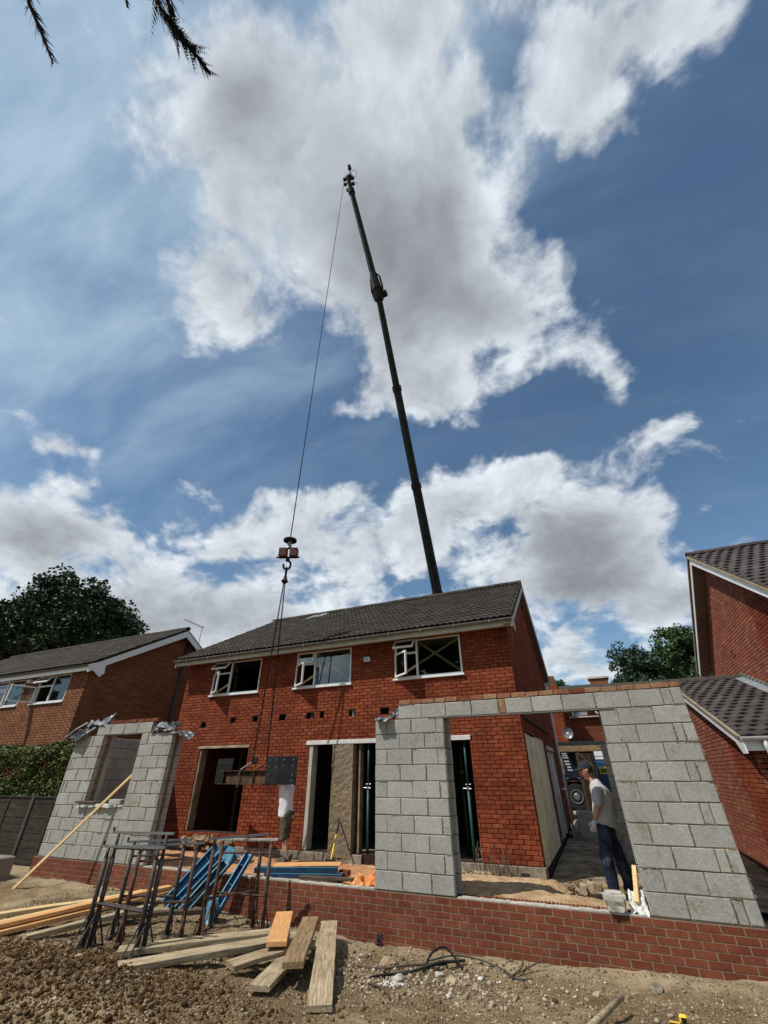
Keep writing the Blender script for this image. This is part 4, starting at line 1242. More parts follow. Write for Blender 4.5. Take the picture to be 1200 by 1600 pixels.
tag(MB().tube([(-11.63, 7.28, 2.22), (-11.45, 7.36, 2.40), (-11.3, 7.5, 2.55)], .022, 8).build('plastic_roll', 'membrane_white'), 'thin silvery roll of plastic sticking out over the top left block corner', 'plastic roll')
tag(MB().tube([(-11.20, 7.30, 2.13), (-11.02, 7.38, 2.30), (-10.9, 7.5, 2.44)], .03, 8).build('plastic_roll', 'membrane'), 'dark roll of plastic right of the silvery one on the block corner', 'plastic roll')
sheet('silver_foil', ((-11.25, 7.45, 2.50), (-10.55, 7.42, 2.46), (-10.45, 7.6, 2.60), (-11.2, 7.65, 2.56)), 'membrane_white', 'crumpled silver foil sheet on top of the left block wall', 'foil sheet', .06, 12, 5)
sheet('silver_foil', ((-10.72, 7.5, 2.58), (-10.52, 7.48, 2.55), (-10.48, 7.58, 2.74), (-10.58, 7.6, 2.72)), 'membrane_white', 'small upright twist of silver foil over the left block wall', 'foil sheet', .03, 6, 8)
sheet('damp_proof_sheet', ((-9.0, 7.42, 2.27), (-8.35, 7.40, 2.27), (-8.40, 7.7, 2.40), (-8.98, 7.7, 2.44)), 'membrane', 'dark plastic bundled beside the brick course on the left block wall', 'plastic sheet', .07, 12, 11)
sheet('silver_foil', ((-8.86, 7.42, 2.36), (-8.55, 7.40, 2.33), (-8.58, 7.5, 2.44), (-8.84, 7.52, 2.46)), 'membrane_white', 'bright scrap of foil on the dark plastic bundle', 'foil sheet', .04, 8, 14)
sheet('damp_proof_sheet', ((-8.34, 7.36, 2.24), (-7.78, 7.44, 2.10), (-7.92, 7.75, 2.20), (-8.36, 7.78, 2.30)), 'membrane', 'dark curved flap of plastic overhanging the right end of the left block wall', 'plastic sheet', .03, 10, 17)
for k in range(3):
    x = -8.98 + k * .225
    tag(MB().cbox((x, WY + .02, 2.262), (x + .215, WY + .12, 2.327), .006).build('loose_brick', 'coping'), ('loose brick nearest the lintel', 'middle one of three loose bricks', 'rightmost of three loose bricks')[k] + ' under the dark plastic bundle', 'brick', 'loose bricks on the left block wall')
sheet('damp_proof_sheet', ((-3.47, 7.30, 2.24), (-3.22, 7.32, 2.22), (-3.05, 7.55, 2.36), (-3.46, 7.6, 2.30)), 'membrane', 'grey plastic flap lying on the stepped top of the block pier', 'plastic sheet', .03, 10, 21)
sheet('damp_proof_sheet', ((-3.30, 7.46, 2.262), (-3.05, 7.46, 2.262), (-3.05, 7.56, 2.50), (-3.06, 7.54, 2.50)), 'black_plastic', 'black triangular plastic sheet standing in the corner above the block pier', 'plastic sheet', .012, 10, 23)
sheet('debris_sheet', ((-.07, 7.47, .01), (.135, 7.46, .01), (.13, 7.70, .19), (-.05, 7.72, .17)), 'clip_white', 'crumpled white sheet with mortar crumbs at the foot of the right block wall', 'plastic sheet', .03, 14, 31)
tag(MB().bar((.03, 7.56, .10), (.10, 7.80, .42), .05, .035).build('timber_offcut', 'timber_new'), 'short pale batten leaning on the right block wall behind the man', 'timber')
# broken block on the wall
bm = bmesh.new(); bmesh.ops.create_cube(bm, size=1)
bmesh.ops.bevel(bm, geom=bm.edges[:], offset=.12, segments=2, affect='EDGES')
bmesh.ops.subdivide_edges(bm, edges=bm.edges[:], cuts=2, use_grid_fill=True)
for v in bm.verts:
    q = v.co.copy()
    if q.z < 0: q.x *= 1 - .25 * abs(q.z) * 2; q.y *= .9
    v.co = Vector((q.x * .24, q.y * .22, q.z * .20)) + Vector((noise.noise(q * 5), noise.noise(q * 5 + Vector((5, 0, 0))), noise.noise(q * 5 + Vector((0, 7, 0))))) * .012
me = bpy.data.meshes.new('broken_block'); bm.to_mesh(me); bm.free()
o = link('broken_block', me, M_['concrete_pale']); o.location = (-.22, 7.50, .10); o.rotation_euler = (0, 0, .15)
tag(o, 'rounded lump of broken pale block on the brick wall at the man\'s feet', 'block')
# orange netting
sheet('orange_bag', ((-4.02, 7.58, .0), (-3.52, 7.56, .0), (-3.52, 7.90, .05), (-3.95, 7.92, .04)), 'orange_bag', 'crumpled orange plastic bag on the slab beside the block pier', 'plastic bag', .075, 22, 41)

# ------------------------------------------------------------------ neighbours
nl = empty('neighbour_house', (-14.62, 9.2, 0), 'brick house at left with white bargeboards, its gable end in shade', 'house')
def simple_bricks(parent, O, U, N, rows, mt, budget=0, **k):
    masonry(parent, O, U, N, rows, mt, budget=budget, **k)
LX0 = -26.0
wl = [(-17.15 - LX0, -15.50 - LX0, 3.50, 4.37), (-19.6 - LX0, -17.95 - LX0, 3.50, 4.37)]
simple_bricks(nl, (LX0, 9.2, 0), UX, NF, courses(4.5, -14.62 - LX0, 1.05, 45, holes=wl), 'brick4', 0, dp=.02, always_stuff=True)
backing(nl, 'wall', 'mortar_dark', (LX0, 9.2, 0), UX, NF, 0, -14.62 - .013 - LX0, -.4, 4.45, .25, holes=wl)
LD = 6.4
glim = lambda v: (0.025, LD) if v <= 4.45 else (max(.03, (v - 4.45) / 2.05 * LD / 2), LD - (v - 4.45) / 2.05 * LD / 2)
simple_bricks(nl, (-14.62, 9.2, 0), (0, 1, 0), (1, 0, 0), courses(0, LD, 1.05, 72, lim=glim), 'brick4', 0, dp=.02, always_stuff=True)
backing(nl, 'wall', 'mortar_dark', (-14.62, 9.2, 0), (0, 1, 0), (1, 0, 0), .26, LD, -.4, 4.45, .25, top=[(LD / 2, 6.5)])
MB().box((-14.80, 9.212, -.4), (-14.63, 9.46, 4.44)).build('wall', 'mortar_dark', nl)
LEY, LEZ, LRY, LRZ = 8.93, 4.50, 12.4, 6.50
LRX = -14.30
prism(MB(), [(-26.3, LEY, LEZ - .05), (-26.3, LRY, LRZ - .05), (-26.3, 2 * LRY - LEY, LEZ - .05), (-26.3, 2 * LRY - LEY, LEZ), (-26.3, LRY, LRZ), (-26.3, LEY, LEZ)], (LRX + 26.3, 0, 0)).build('roof_deck', 'tile', nl)
SLl = Vector((0, LRY - LEY, LRZ - LEZ))
tiled_slope(nl, (-26.3, LEY - .03, LEZ), UX, SLl, LRX + 26.3, SLl.length, 'tile', budget=0)
ridge_row(nl, (-26.3, LRY, LRZ + .05), (LRX, LRY, LRZ + .05), 'tile', 26, .11)
MB().cbox((-26.3, LEY + .03, LEZ - .19), (LRX - .03, LEY + .055, LEZ - .03), .004).build('fascia', 'white', nl)
MB().box((-26.3, LEY + .056, LEZ - .10), (LRX - .04, 9.18, LEZ - .085)).build('soffit', 'white', nl)
gutter(nl, (-26.3, LEY + .028, LEZ - .02), (LRX, LEY + .028, LEZ - .02), .05, 'black_plastic', (0, -1, 0))
for sgn in (0, 1):
    ay = LEY if sgn == 0 else 2 * LRY - LEY
    prism(MB(), [(LRX - .03, ay, LEZ - .26), (LRX - .03, LRY, LRZ - .30), (LRX - .03, LRY, LRZ - .05), (LRX - .03, ay, LEZ - .05)], (.025, 0, 0)).build('bargeboard', 'white', nl)
prism(MB(), [(LRX - .004, LEY - .08, LEZ - .04), (LRX - .004, LEY + .5, LEZ + .2), (LRX - .004, LEY + .55, LEZ - .20), (LRX - .004, LEY + .42, LEZ - .34)], (.01, 0, 0)).build('bargeboard_foot', 'white', nl)
MB().box((LRX - .33, LEY + .3, LEZ - .14), (LRX - .031, LEY + .32, LEZ + .02)).build('verge_soffit', 'white', nl)
MB().tube([(-14.55, 12.75, 6.1), (-14.55, 12.75, .2)], .05, 8).build('downpipe', 'black_plastic', nl, smooth=True)
window(nl, (-17.15, 9.22, 3.50), UX, NF, 1.65, .87, .78, True, True, False, 40, 100)
window(nl, (-19.60, 9.22, 3.50), UX, NF, 1.65, .87, .78, False, False, False)
MB().box((LX0, 12.4, 2.6), (-14.9, 12.5, 4.4)).build('partition_wall', 'dark_room', nl)
MB().box((LX0, 9.46, 2.6), (-14.9, 12.39, 2.7)).build('upper_floor', 'dark_room', nl)
MB().box((LX0, 9.46, 4.40), (-14.9, 15.5, 4.44)).build('upper_ceiling', 'dark_room', nl)
MB().box((LX0, 15.55, -.4), (-14.88, 15.8, 4.44)).build('wall', 'brick4', nl)
lt = tag(MB().cbox((-17.62, 9.06, 4.18), (-17.50, 9.185, 4.30), .01).build('eaves_lamp', 'white'), 'small white lamp under the eaves between the two windows of the left house', 'lamp')
ae = empty('tv_aerial', (-14.3, 13.1, 6.0), 'thin tv aerial standing on the roof of the left house against the sky', 'aerial')
MB().tube([(-14.35, 13.1, 5.9), (-14.35, 13.12, 6.85)], .014, 6).build('mast', 'galv', ae)
MB().tube([(-14.35, 13.22, 6.80), (-14.35, 12.10, 6.86)], .012, 6).build('boom', 'galv', ae)
for k in range(9):
    y = 12.15 + k * .12; l = .10 + .012 * k
    MB().tube([(-14.35 - l, y, 6.858 - .006 * k), (-14.35 + l, y, 6.858 - .006 * k)], .004, 4).build('element', 'galv', ae)

nr_ = empty('neighbour_house', (2.5, 10.4, 0), 'brick house at right edge with grey gutter, low tiled side roof and white bargeboards', 'house')
# side building: gable plane x = 2.5, roof rising away from the viewer
gy0, gy1 = 10.45, 15.3
def lim_g(v):
    # u runs towards the viewer from the far end
    L = gy1 - gy0
    ytop = gy0 + (v - 1.90) / (3.42 - 1.90) * L
    return (0, L) if v <= 1.90 else (0, max(0, gy1 - ytop))
rows = courses(0, gy1 - gy0 - .0, .0 - .45, 52, lim=lim_g)
masonry(nr_, (2.5, gy1, 0), (0, -1, 0), (-1, 0, 0), rows, 'brick3', budget=200, ch=.003)
prism(MB(), [(2.51, gy0 + .01, -.5), (2.51, gy0 + .01, 1.90), (2.51, gy1, 3.44), (2.51, gy1, -.5)], (.22, 0, 0)).build('wall', 'mortar_dark', nr_)
masonry(nr_, (2.5, gy0, 0), UX, NF, courses(0.0, 5.5, -.45, 31), 'brick3', always_stuff=True, ch=.003)
MB().box((2.53, gy0 + .01, -.5), (8.0, gy0 + .2, 1.88)).build('wall', 'mortar_dark', nr_)
e0 = Vector((2.36, 10.17, 1.98)); e1 = Vector((2.36, 15.25, 3.62))
Sg = e1 - e0
prism(MB(), [e0 - Vector((0, 0, .07)), e1 - Vector((0, 0, .07)), e1 - Vector((0, 0, .02)), e0 - Vector((0, 0, .02))], (5.6, 0, 0)).build('roof_deck', 'tile2', nr_)
tiled_slope(nr_, e0 - Vector((0, 0, .015)), UX, Sg, 5.5, Sg.length, 'tile2', budget=200, tw=.25, gauge=.30, rolls=1, ok=lambda u, v: u < 1.80 or v < .8)
ridge_row(nr_, (2.34, 15.28, 3.66), (4.15, 15.28, 3.66), 'tile2', 4, .12)
# verge mortar and bargeboard
mb = MB(); n = 40
for k in range(n):
    p = e0 + Sg * (k / n); q = e0 + Sg * ((k + 1) / n)
    mb.bar(p + Vector((-.03, 0, -.015)), q + Vector((-.03, 0, -.015)), .05, .045 + R.uniform(-.006, .006))
mb.build('verge_mortar', 'verge_mortar', nr_)['kind'] = 'stuff'
prism(MB(), [e0 + Vector((-.02, .02, -.20)), e1 + Vector((-.02, 0, -.20)), e1 + Vector((-.02, 0, -.045)), e0 + Vector((-.02, .02, -.045))], (.022, 0, 0)).build('bargeboard', 'white', nr_)
prism(MB(), [e0 + Vector((-.022, -.02, -.05)), e0 + Vector((-.022, -.02, -.26)), e0 + Vector((-.022, .20, -.26)), e0 + Vector((-.022, .42, -.08))], (.026, 0, 0)).build('bargeboard_foot', 'white', nr_)
MB().box((2.38, 10.22, 1.76), (8, 10.24, 1.93)).build('fascia', 'white', nr_)
gutter(nr_, (2.33, 10.215, 1.975), (8, 10.215, 1.975), .065, 'gutter_pale', (0, -1, 0))
MB().tube([(2.66, 10.15, 1.93), (2.66, 10.15, 1.80), (2.72, 10.30, 1.55), (2.72, 10.38, 1.45), (2.72, 10.38, -.3)], .036, 10).build('downpipe', 'gutter_pale', nr_, smooth=True)
MB().tube([(2.72, 10.38, 1.30), (2.72, 10.38, 1.24)], .046, 10).build('pipe_collar', 'gutter_pale', nr_)
# main block behind with its gable at x = 4.1
ux = 4.10; ay, az = 14.3, 6.80; fy, fz = 10.45, 4.42; by_ = 2 * ay - fy
def lim_u(v):
    L = by_ - fy
    if v <= fz: return (0, L)
    k = (v - fz) / (az - fz) * L / 2
    return (k + .03, L - k - .03)
rows = [r for r in courses(0, by_ - fy, 1.8, 68, lim=lim_u)]
masonry(nr_, (ux, by_, 0), (0, -1, 0), (-1, 0, 0), rows, 'brick3', budget=200, ch=.003)
prism(MB(), [(ux + .01, fy, -.4), (ux + .01, fy, fz), (ux + .01, ay, az - .02), (ux + .01, by_, fz), (ux + .01, by_, -.4)], (.2, 0, 0)).build('wall', 'mortar_dark', nr_)
MB().box((ux + .02, fy, -.4), (12, fy + .2, fz)).build('wall', 'brick3', nr_)
for (y0, z0, y1, z1, back) in ((fy - .30, fz + .02, ay, az + .20, 0), (by_ + .30, fz + .02, ay, az + .20, 1)):
    Su = Vector((0, y1 - y0, z1 - z0))
    prism(MB(), [(ux - .32, y0, z0 - .06), (ux - .32, y1, z1 - .06), (ux - .32, y1, z1), (ux - .32, y0, z0)], (8, 0, 0)).build('roof_deck', 'tile2', nr_)
    if not back:
        tiled_slope(nr_, (ux - .32, y0, z0 + .01), UX, Su, 6.0, Su.length, 'tile2', budget=100, tw=.25, gauge=.30, rolls=1)
    prism(MB(), [(ux - .30, y0, z0 - .24), (ux - .30, y1, z1 - .26), (ux - .30, y1, z1 - .062), (ux - .30, y0, z0 - .062)], (.024, 0, 0)).build('bargeboard', 'white', nr_)
    prism(MB(), [(ux - .275, y0, z0 - .235), (ux - .275, y1, z1 - .255), (ux - .275, y1, z1 - .245), (ux - .275, y0, z0 - .225)], (.274, 0, 0)).build('verge_soffit', 'soffit', nr_)
    mb = MB(); n = 30
    for k in range(n):
        p = Vector((ux - .325, y0, z0 - .02)) + Su * (k / n); q = Vector((ux - .325, y0, z0 - .02)) + Su * ((k + 1) / n)
        mb.bar(p, q, .04, .06 + R.uniform(-.008, .008))
    mb.build('verge_mortar', 'verge_mortar', nr_)['kind'] = 'stuff'
ridge_row(nr_, (ux - .33, ay, az + .25), (ux + 6, ay, az + .25), 'tile2', 14, .12)
# lead flashing where the low roof meets the gable
mb = MB(); n = 18
for k in range(n):
    t0, t1 = k / n, (k + 1) / n
    p0 = e0.lerp(e1, t0); p1 = e0.lerp(e1, t1)
    mb.add([(ux - .20, p0.y, p0.z + .045 + R.uniform(0, .01)), (ux - .20, p1.y, p1.z + .045), (ux - .012, p1.y, p1.z + .07), (ux - .012, p0.y, p0.z + .07)], [(0, 1, 2, 3)])
    mb.add([(ux - .012, p0.y, p0.z + .07), (ux - .012, p1.y, p1.z + .07), (ux - .012, p1.y, p1.z + .19), (ux - .012, p0.y, p0.z + .17)], [(0, 1, 2, 3)])
mb.build('lead_flashing', 'lead', nr_)['kind'] = 'stuff'
mb = MB()
for k in range(22):
    p = e0.lerp(e1, k / 22)
    mb.box((ux - .028, p.y, p.z + .17 + R.uniform(-.01, .01)), (ux - .004, p.y + .13, p.z + .20))
mb.build('flashing_mortar', 'verge_mortar', nr_)['kind'] = 'stuff'
MB().tube([(ux - .03, 15.2, 4.35), (ux - .06, 15.1, 4.30), (ux - .05, 14.9, 4.33)], .015, 6).build('wall_tie', 'black_plastic', nr_)

# house across the road, seen through the opening
oh = empty('house_across_the_road', (-3, 30, 0), 'red brick house across the road, seen through the opening above the man', 'house')
MB().box((-6.0, 29.6, 0), (-1.46, 34, 6.0)).build('wall', 'brick', oh)
masonry(oh, (-2.6, 29.59, 0), UX, NF, courses(0, 1.14, 2.2, 44), 'brick', budget=0, always_stuff=True)
MB().box((-1.46, 32.0, 0), (9, 34.5, 5.35)).build('wall', 'brick2', oh)
for k in range(14):
    MB().box((-1.45, 31.97 - .008 * (k % 2), 3.0 + k * .11), (3, 31.995, 3.105 + k * .11)).build('hung_tile_course', 'brick2', oh)
prism(MB(), [(-1.5, 31.2, 2.75), (-1.5, 32.0, 3.05), (-1.5, 32.0, 2.95), (-1.5, 31.2, 2.65)], (6, 0, 0)).build('canopy_roof', 'brick2', oh)
MB().box((-6.3, 31.6, 5.36), (9.4, 31.7, 5.52)).build('fascia', 'black_plastic', oh)
prism(MB(), [(-1.6, 31.4, 5.45), (-1.6, 35, 6.75), (-1.6, 38.6, 5.45)], (2.3, 0, 0)).build('roof', 'tile', oh)
prism(MB(), [(.75, 31.4, 5.45), (.75, 34, 6.55), (.75, 36.6, 5.45)], (8, 0, 0)).build('roof', 'tile', oh)
ww_ = MB().box((-1.0, 31.90, 4.50), (-.1, 31.95, 4.85)).build('window', 'white', oh)
g_ = MB().box((-.92, 31.885, 4.55), (-.52, 31.895, 4.80)).build('pane', 'glass', oh); g_.parent = ww_
MB().box((-1.2, 31.7, 4.36), (.6, 31.95, 4.43)).build('string_course', 'concrete_pale', oh)
MB().tube([(.42, 31.8, 5.2), (.42, 31.8, 4.6), (.62, 31.8, 4.5), (.62, 31.8, 3.9)], .05, 8).build('downpipe', 'white', oh, smooth=True)
ch = MB().cbox((.55, 35.5, 6.2), (1.75, 36.3, 7.15), .02).build('chimney', 'brick4', oh)
c2 = MB().cbox((.45, 35.4, 7.15), (1.85, 36.4, 7.30), .02).build('chimney_cap', 'concrete_pale', oh); c2.parent = ch
ct = MB().cbox((-2.9, 36.4, 5.9), (-1.9, 37.2, 7.75), .02).build('chimney', 'brick4', oh)
# satellite dish
sd = empty('satellite_dish', (-1.13, 23.8, 3.0), 'round grey satellite dish above the flat roof edge, seen through the opening', 'satellite dish')
bm = bmesh.new(); mb = MB(); n, m = 20, 5
cx, cy, cz = -1.13, 24.0, 3.03
for j in range(m + 1):
    r_ = .24 * j / m
    for i in range(n):
        a_ = 2 * math.pi * i / n
        mb.v.append((cx + r_ * math.cos(a_), cy - .0 - (r_ ** 2) * 1.0 + .02, cz + r_ * math.sin(a_)))
for j in range(m):
    for i in range(n):
        k = j * n + i; k2 = j * n + (i + 1) % n
        mb.f.append((k, k2, k2 + n, k + n))
mb.build('dish', 'galv', sd, smooth=True); bm.free()
MB().tube([(cx, cy + .02, cz - .28), (cx + .02, cy - .45, cz - .05)], .012, 6).build('arm', 'steel_black', sd)
MB().cbox((cx - .03, cy - .50, cz - .09), (cx + .07, cy - .42, cz), .01).build('receiver', 'white', sd)
MB().tube([(cx, cy + .04, cz), (cx, cy + .25, cz - .1), (cx, cy + .25, 2.38)], .022, 8).build('pole', 'steel_black', sd)
# flat-roofed shelter with its front beam across the passage
cp = empty('flat_roof_shelter', (-1.2, 20, 0), 'flat roof edge on a brown beam crossing the far end of the passage', 'shelter')
MB().cbox((-1.46, 19.9, 2.32), (2.3, 24.4, 2.46), .01).build('roof', 'black_plastic', cp)
MB().cbox((-1.46, 19.86, 2.12), (2.3, 19.98, 2.315), .01).build('beam', 'timber_brown', cp)
MB().cbox((-1.45, 19.95, -.05), (-1.33, 20.1, 2.11), .01).build('post', 'timber_brown', cp)
MB().cbox((2.1, 19.95, -.05), (2.28, 20.1, 2.11), .01).build('post', 'timber_brown', cp)
# door leaf standing open
dl = empty('timber_door', (-.66, 16, 0), 'brown timber door standing ajar with a pale front edge, behind the man', 'door')
Md = Matrix.Translation((-.64, 16.0, .50)) @ Matrix.Rotation(rad(62), 4, 'Z')
MB().cbox((.03, -.02, 0), (.80, .02, 1.46), .004, Md).build('door_panel', 'timber_brown', dl)
MB().cbox((-.005, -.03, 0), (.03, .03, 1.46), .003, Md).build('door_edge', 'timber_new', dl)
MB().bar(Md @ Vector((.03, -.035, 1.45)), Md @ Vector((.78, -.035, 1.10)), .02, .05).build('brace', 'timber_new', dl)
MB().cbox((-.98, 15.9, -.2), (.06, 16.4, .495), .02).build('step', 'concrete_pale', dl)

# ------------------------------------------------------------------ crane lorry and its boom
ck = empty('crane_lorry', (-4, 25.3, 0), 'dark lorry-mounted crane behind the house with its long telescopic boom raised high', 'crane')
MB().cbox((-8.6, 24.3, .75), (-.2, 26.4, 1.05), .03).build('chassis', 'steel_black', ck)
MB().cbox((-8.6, 24.05, 1.06), (-3.0, 26.6, 1.30), .02).build('load_bed', 'timber_dark', ck)
mb = MB()
mb.cbox((-2.7, 24.05, 1.12), (-.25, 26.5, 2.62), .08)
cab = mb.build('cab', 'truck_navy', ck)
w_ = MB().cbox((-1.75, 24.02, 2.24), (-.55, 24.06, 2.52), .02).build('window', 'glass', ck); w_.parent = cab
MB().cbox((-2.62, 24.0, 1.14), (-.28, 24.06, 1.22), .01).build('side_trim', 'galv', ck)
MB().cbox((-.24, 24.2, 1.6), (-.20, 26.3, 2.5), .02).build('windscreen', 'glass', ck)
# arch over the front wheel
mb = MB(); n = 12
for k in range(n):
    a0 = math.pi * k / n; a1 = math.pi * (k + 1) / n
    for (r0, r1) in ((.60, .72),):
        P = lambda r_, a_, y: Vector((-1.30 + r_ * math.cos(a_), y, .52 + r_ * math.sin(a_)))
        mb.add([P(r0, a0, 24.0), P(r1, a0, 24.0), P(r1, a1, 24.0), P(r0, a1, 24.0), P(r0, a0, 24.5), P(r1, a0, 24.5), P(r1, a1, 24.5), P(r0, a1, 24.5)], [(0, 1, 2, 3), (4, 7, 6, 5), (0, 4, 5, 1), (1, 5, 6, 2), (2, 6, 7, 3), (3, 7, 4, 0)])
mb.build('wheel_arch', 'steel_black', ck)
def wheel(x, y, r=.50):
    mb = MB(); mb.tube([(x, y, .46 + .06), (x, y + .05, .52), (x, y + .27, .52), (x, y + .32, .52)], [r * .93, r, r, r * .93], 28)
    wh = mb.build('wheel', 'tyre', ck)
    m2 = MB(); n = 24
    for (r0, r1, y0, y1) in ((.265, .225, -.012, .03), (.225, .12, .03, .02), (.12, .0, -.04, -.05)):
        pass
    base = len(m2.v)
    prof = [(.27, -.004), (.262, -.03), (.23, -.024), (.215, .012), (.15, .02), (.13, -.02), (.10, -.05), (.02, -.055)]
    for (rr, yy) in prof:
        for k in range(n):
            a_ = 2 * math.pi * k / n
            m2.v.append((x + rr * math.cos(a_), y + yy, .52 + rr * math.sin(a_)))
    for j in range(len(prof) - 1):
        for k in range(n):
            m2.f.append((j * n + k, j * n + (k + 1) % n, (j + 1) * n + (k + 1) % n, (j + 1) * n + k))
    m2.f.append(tuple((len(prof) - 1) * n + k for k in range(n)))
    rim = m2.build('rim', 'galv', ck); rim.parent = wh
    m3 = MB()
    for k in range(10):
        a_ = 2 * math.pi * (k + .5) / 10
        c_ = Vector((x + .182 * math.cos(a_), y - .002, .52 + .182 * math.sin(a_)))
        m3.tube([c_ + Vector((0, .014, 0)), c_ + Vector((0, -.003, 0))], .030, 8)
    hh = m3.build('rim_openings', 'tyre', ck); hh.parent = wh; hh['kind'] = 'stuff'
for x in (-1.30, -6.2, -7.5): wheel(x, 24.02)
def lettering(body, x, y, z, size, mt, parent, name='lettering', shear=0):
    cu = bpy.data.curves.new(name, 'FONT'); cu.body = body; cu.size = size; cu.extrude = .002
    tmp = bpy.data.objects.new(name, cu); COL.objects.link(tmp)
    me = bpy.data.meshes.new_from_object(tmp)
    me.materials.clear(); me.materials.append(M_[mt])
    bpy.data.objects.remove(tmp)
    o = bpy.data.objects.new(name, me); COL.objects.link(o)
    o.parent = parent; o.matrix_parent_inverse = parent.matrix_world.inverted()
    o.matrix_basis = Matrix.Translation((x, y, z)) @ Matrix.Rotation(rad(90), 4, 'X')
    return o
def lettering_marks(x0, x1, y, z, h, mt, parent):
    """a line of lettering too small to read: short upright marks"""
    mb = MB(); x = x0
    while x < x1:
        w_ = R.uniform(.018, .035) * h / .1
        mb.box((x, y - .002, z + R.uniform(0, .1) * h), (min(x + w_, x1), y, z + h * R.uniform(.8, 1))); x += w_ + .010 * h / .1
    o = mb.build('lettering', mt, parent); o['kind'] = 'stuff'
    return o
for k, (a_, b_) in enumerate(((-1.60, -1.34), (-1.57, -1.36), (-1.58, -1.33))): lettering_marks(a_, b_, 24.045, 2.16 - k * .085, .05, 'text_white', ck)
for k, (a_, b_) in enumerate(((-1.55, -1.34), (-1.52, -1.32), (-1.46, -1.30), (-1.47, -1.26))): lettering_marks(a_, b_, 24.045, 1.84 - k * .115, .065, 'text_white', ck)
# column and boom
B0 = Vector((-6.58, 26.35, 2.2)); B1 = Vector((-6.25, 21.5, 9.85)); KN = Vector((-5.61, 12.0, 24.28)); TP = Vector((-6.07, 8.78, 31.35))
MB().tube([(-6.58, 26.35, 1.3), (-6.58, 26.35, 2.6)], .38, 12).build('crane_column', 'crane', ck)
bd = (KN - B1).normalized()
mpp = .0357
def lerp3(a, b, t): return a + (b - a) * t
def boompt(frac): return lerp3(B1, KN, frac)
def hexbox(a, b, r, n=6): return MB().tube([a, b], r, n)
hexbox(B0, boompt(.0), .34, 8).build('boom_section', 'crane', ck)
hexbox(boompt(-.02), boompt(.36), [.285, .25], 8).build('boom_section', 'crane', ck)
hexbox(boompt(.34), boompt(.68), [.235, .215], 8).build('boom_section', 'crane', ck)
hexbox(boompt(.66), boompt(1.0), [.195, .165], 8).build('boom_section', 'crane', ck)
for f_, r_ in ((.0, .33), (.358, .295), (.678, .26)):
    hexbox(boompt(f_) - bd * .15, boompt(f_) + bd * .15, r_, 8).build('boom_collar', 'steel_black', ck)
jd = (TP - KN).normalized()
side = jd.cross(Vector((0, 1, 0))).normalized()
hexbox(KN + jd * .1, KN + jd * 1.4, [.30, .17], 8).build('jib_heel', 'steel_black', ck)
hexbox(KN + jd * 1.3, TP - jd * .9, [.19, .155], 8).build('jib', 'crane', ck)
MB().tube([KN - bd * .5, KN + bd * .1], .27, 8).build('boom_head', 'steel_black', ck)
for s_ in (-1, 1):
    p = KN + side * s_ * .27
    MB().tube([KN - bd * .4 + side * s_ * .25, p + bd * .15 + side * s_ * .06, p + bd * .75, KN + jd * 1.1 + side * s_ * .16], .05, 6).build('link_arm', 'steel_black', ck)
MB().cbox((-.14, -.14, -.14), (.14, .14, .14), .02, Matrix.Translation(KN - bd * .3 - side * .36)).build('valve_block', 'steel_black', ck)
hexbox(TP - jd * 1.1, TP - jd * .8, [.21, .19], 8).build('boom_collar', 'steel_black', ck)
hexbox(TP - jd * .8, TP + jd * .1, [.13, .12], 8).build('jib_head', 'steel_black', ck)
for k, (al, s_, r_) in enumerate(((-.75, .20, .08), (-.55, -.22, .09), (-.15, -.24, .12), (.05, .2, .12), (-.3, .26, .09), (.1, -.12, .13))):
    c_ = TP + jd * al + side * s_
    MB().tube([c_ - Vector((0, .08, 0)), c_ + Vector((0, .08, 0))], r_, 10).build('sheave', 'steel_black', ck)
    MB().bar(TP + jd * al, c_, .05, .05).build('sheave_bracket', 'steel_black', ck)
MB().tube([TP - side * .05, TP + jd * .4 - side * .22, TP + jd * .55 - side * .24], .035, 6).build('sensor_arm', 'steel_black', ck)
MB().tube([TP + jd * .5 - side * .24, TP + jd * .72 - side * .24], .11, 8).build('anemometer', 'steel_black', ck)
mb = MB(); ring = [TP - side * .40 + side * .16 * math.cos(a_) + jd * (.05 + .28 * math.sin(a_)) for a_ in [2 * math.pi * k / 16 for k in range(17)]]
mb.tube(ring, .012, 5, False).build('hose_loop', 'steel_black', ck)
mb = MB(); ring = [TP - side * .32 - jd * .75 + side * .14 * math.cos(a_) + jd * (.22 * math.sin(a_)) for a_ in [2 * math.pi * k / 16 for k in range(11)]]
mb.tube(ring, .012, 5, False).build('hose_loop', 'steel_black', ck)
HK = Vector((-6.79, 8.65, 7.18))
ropetop = TP + side * .30 - jd * .1
MB().tube([ropetop, lerp3(ropetop, HK, .5) + Vector((0, 0, 0)), HK], .017, 5).build('hoist_rope', 'steel_black', ck)
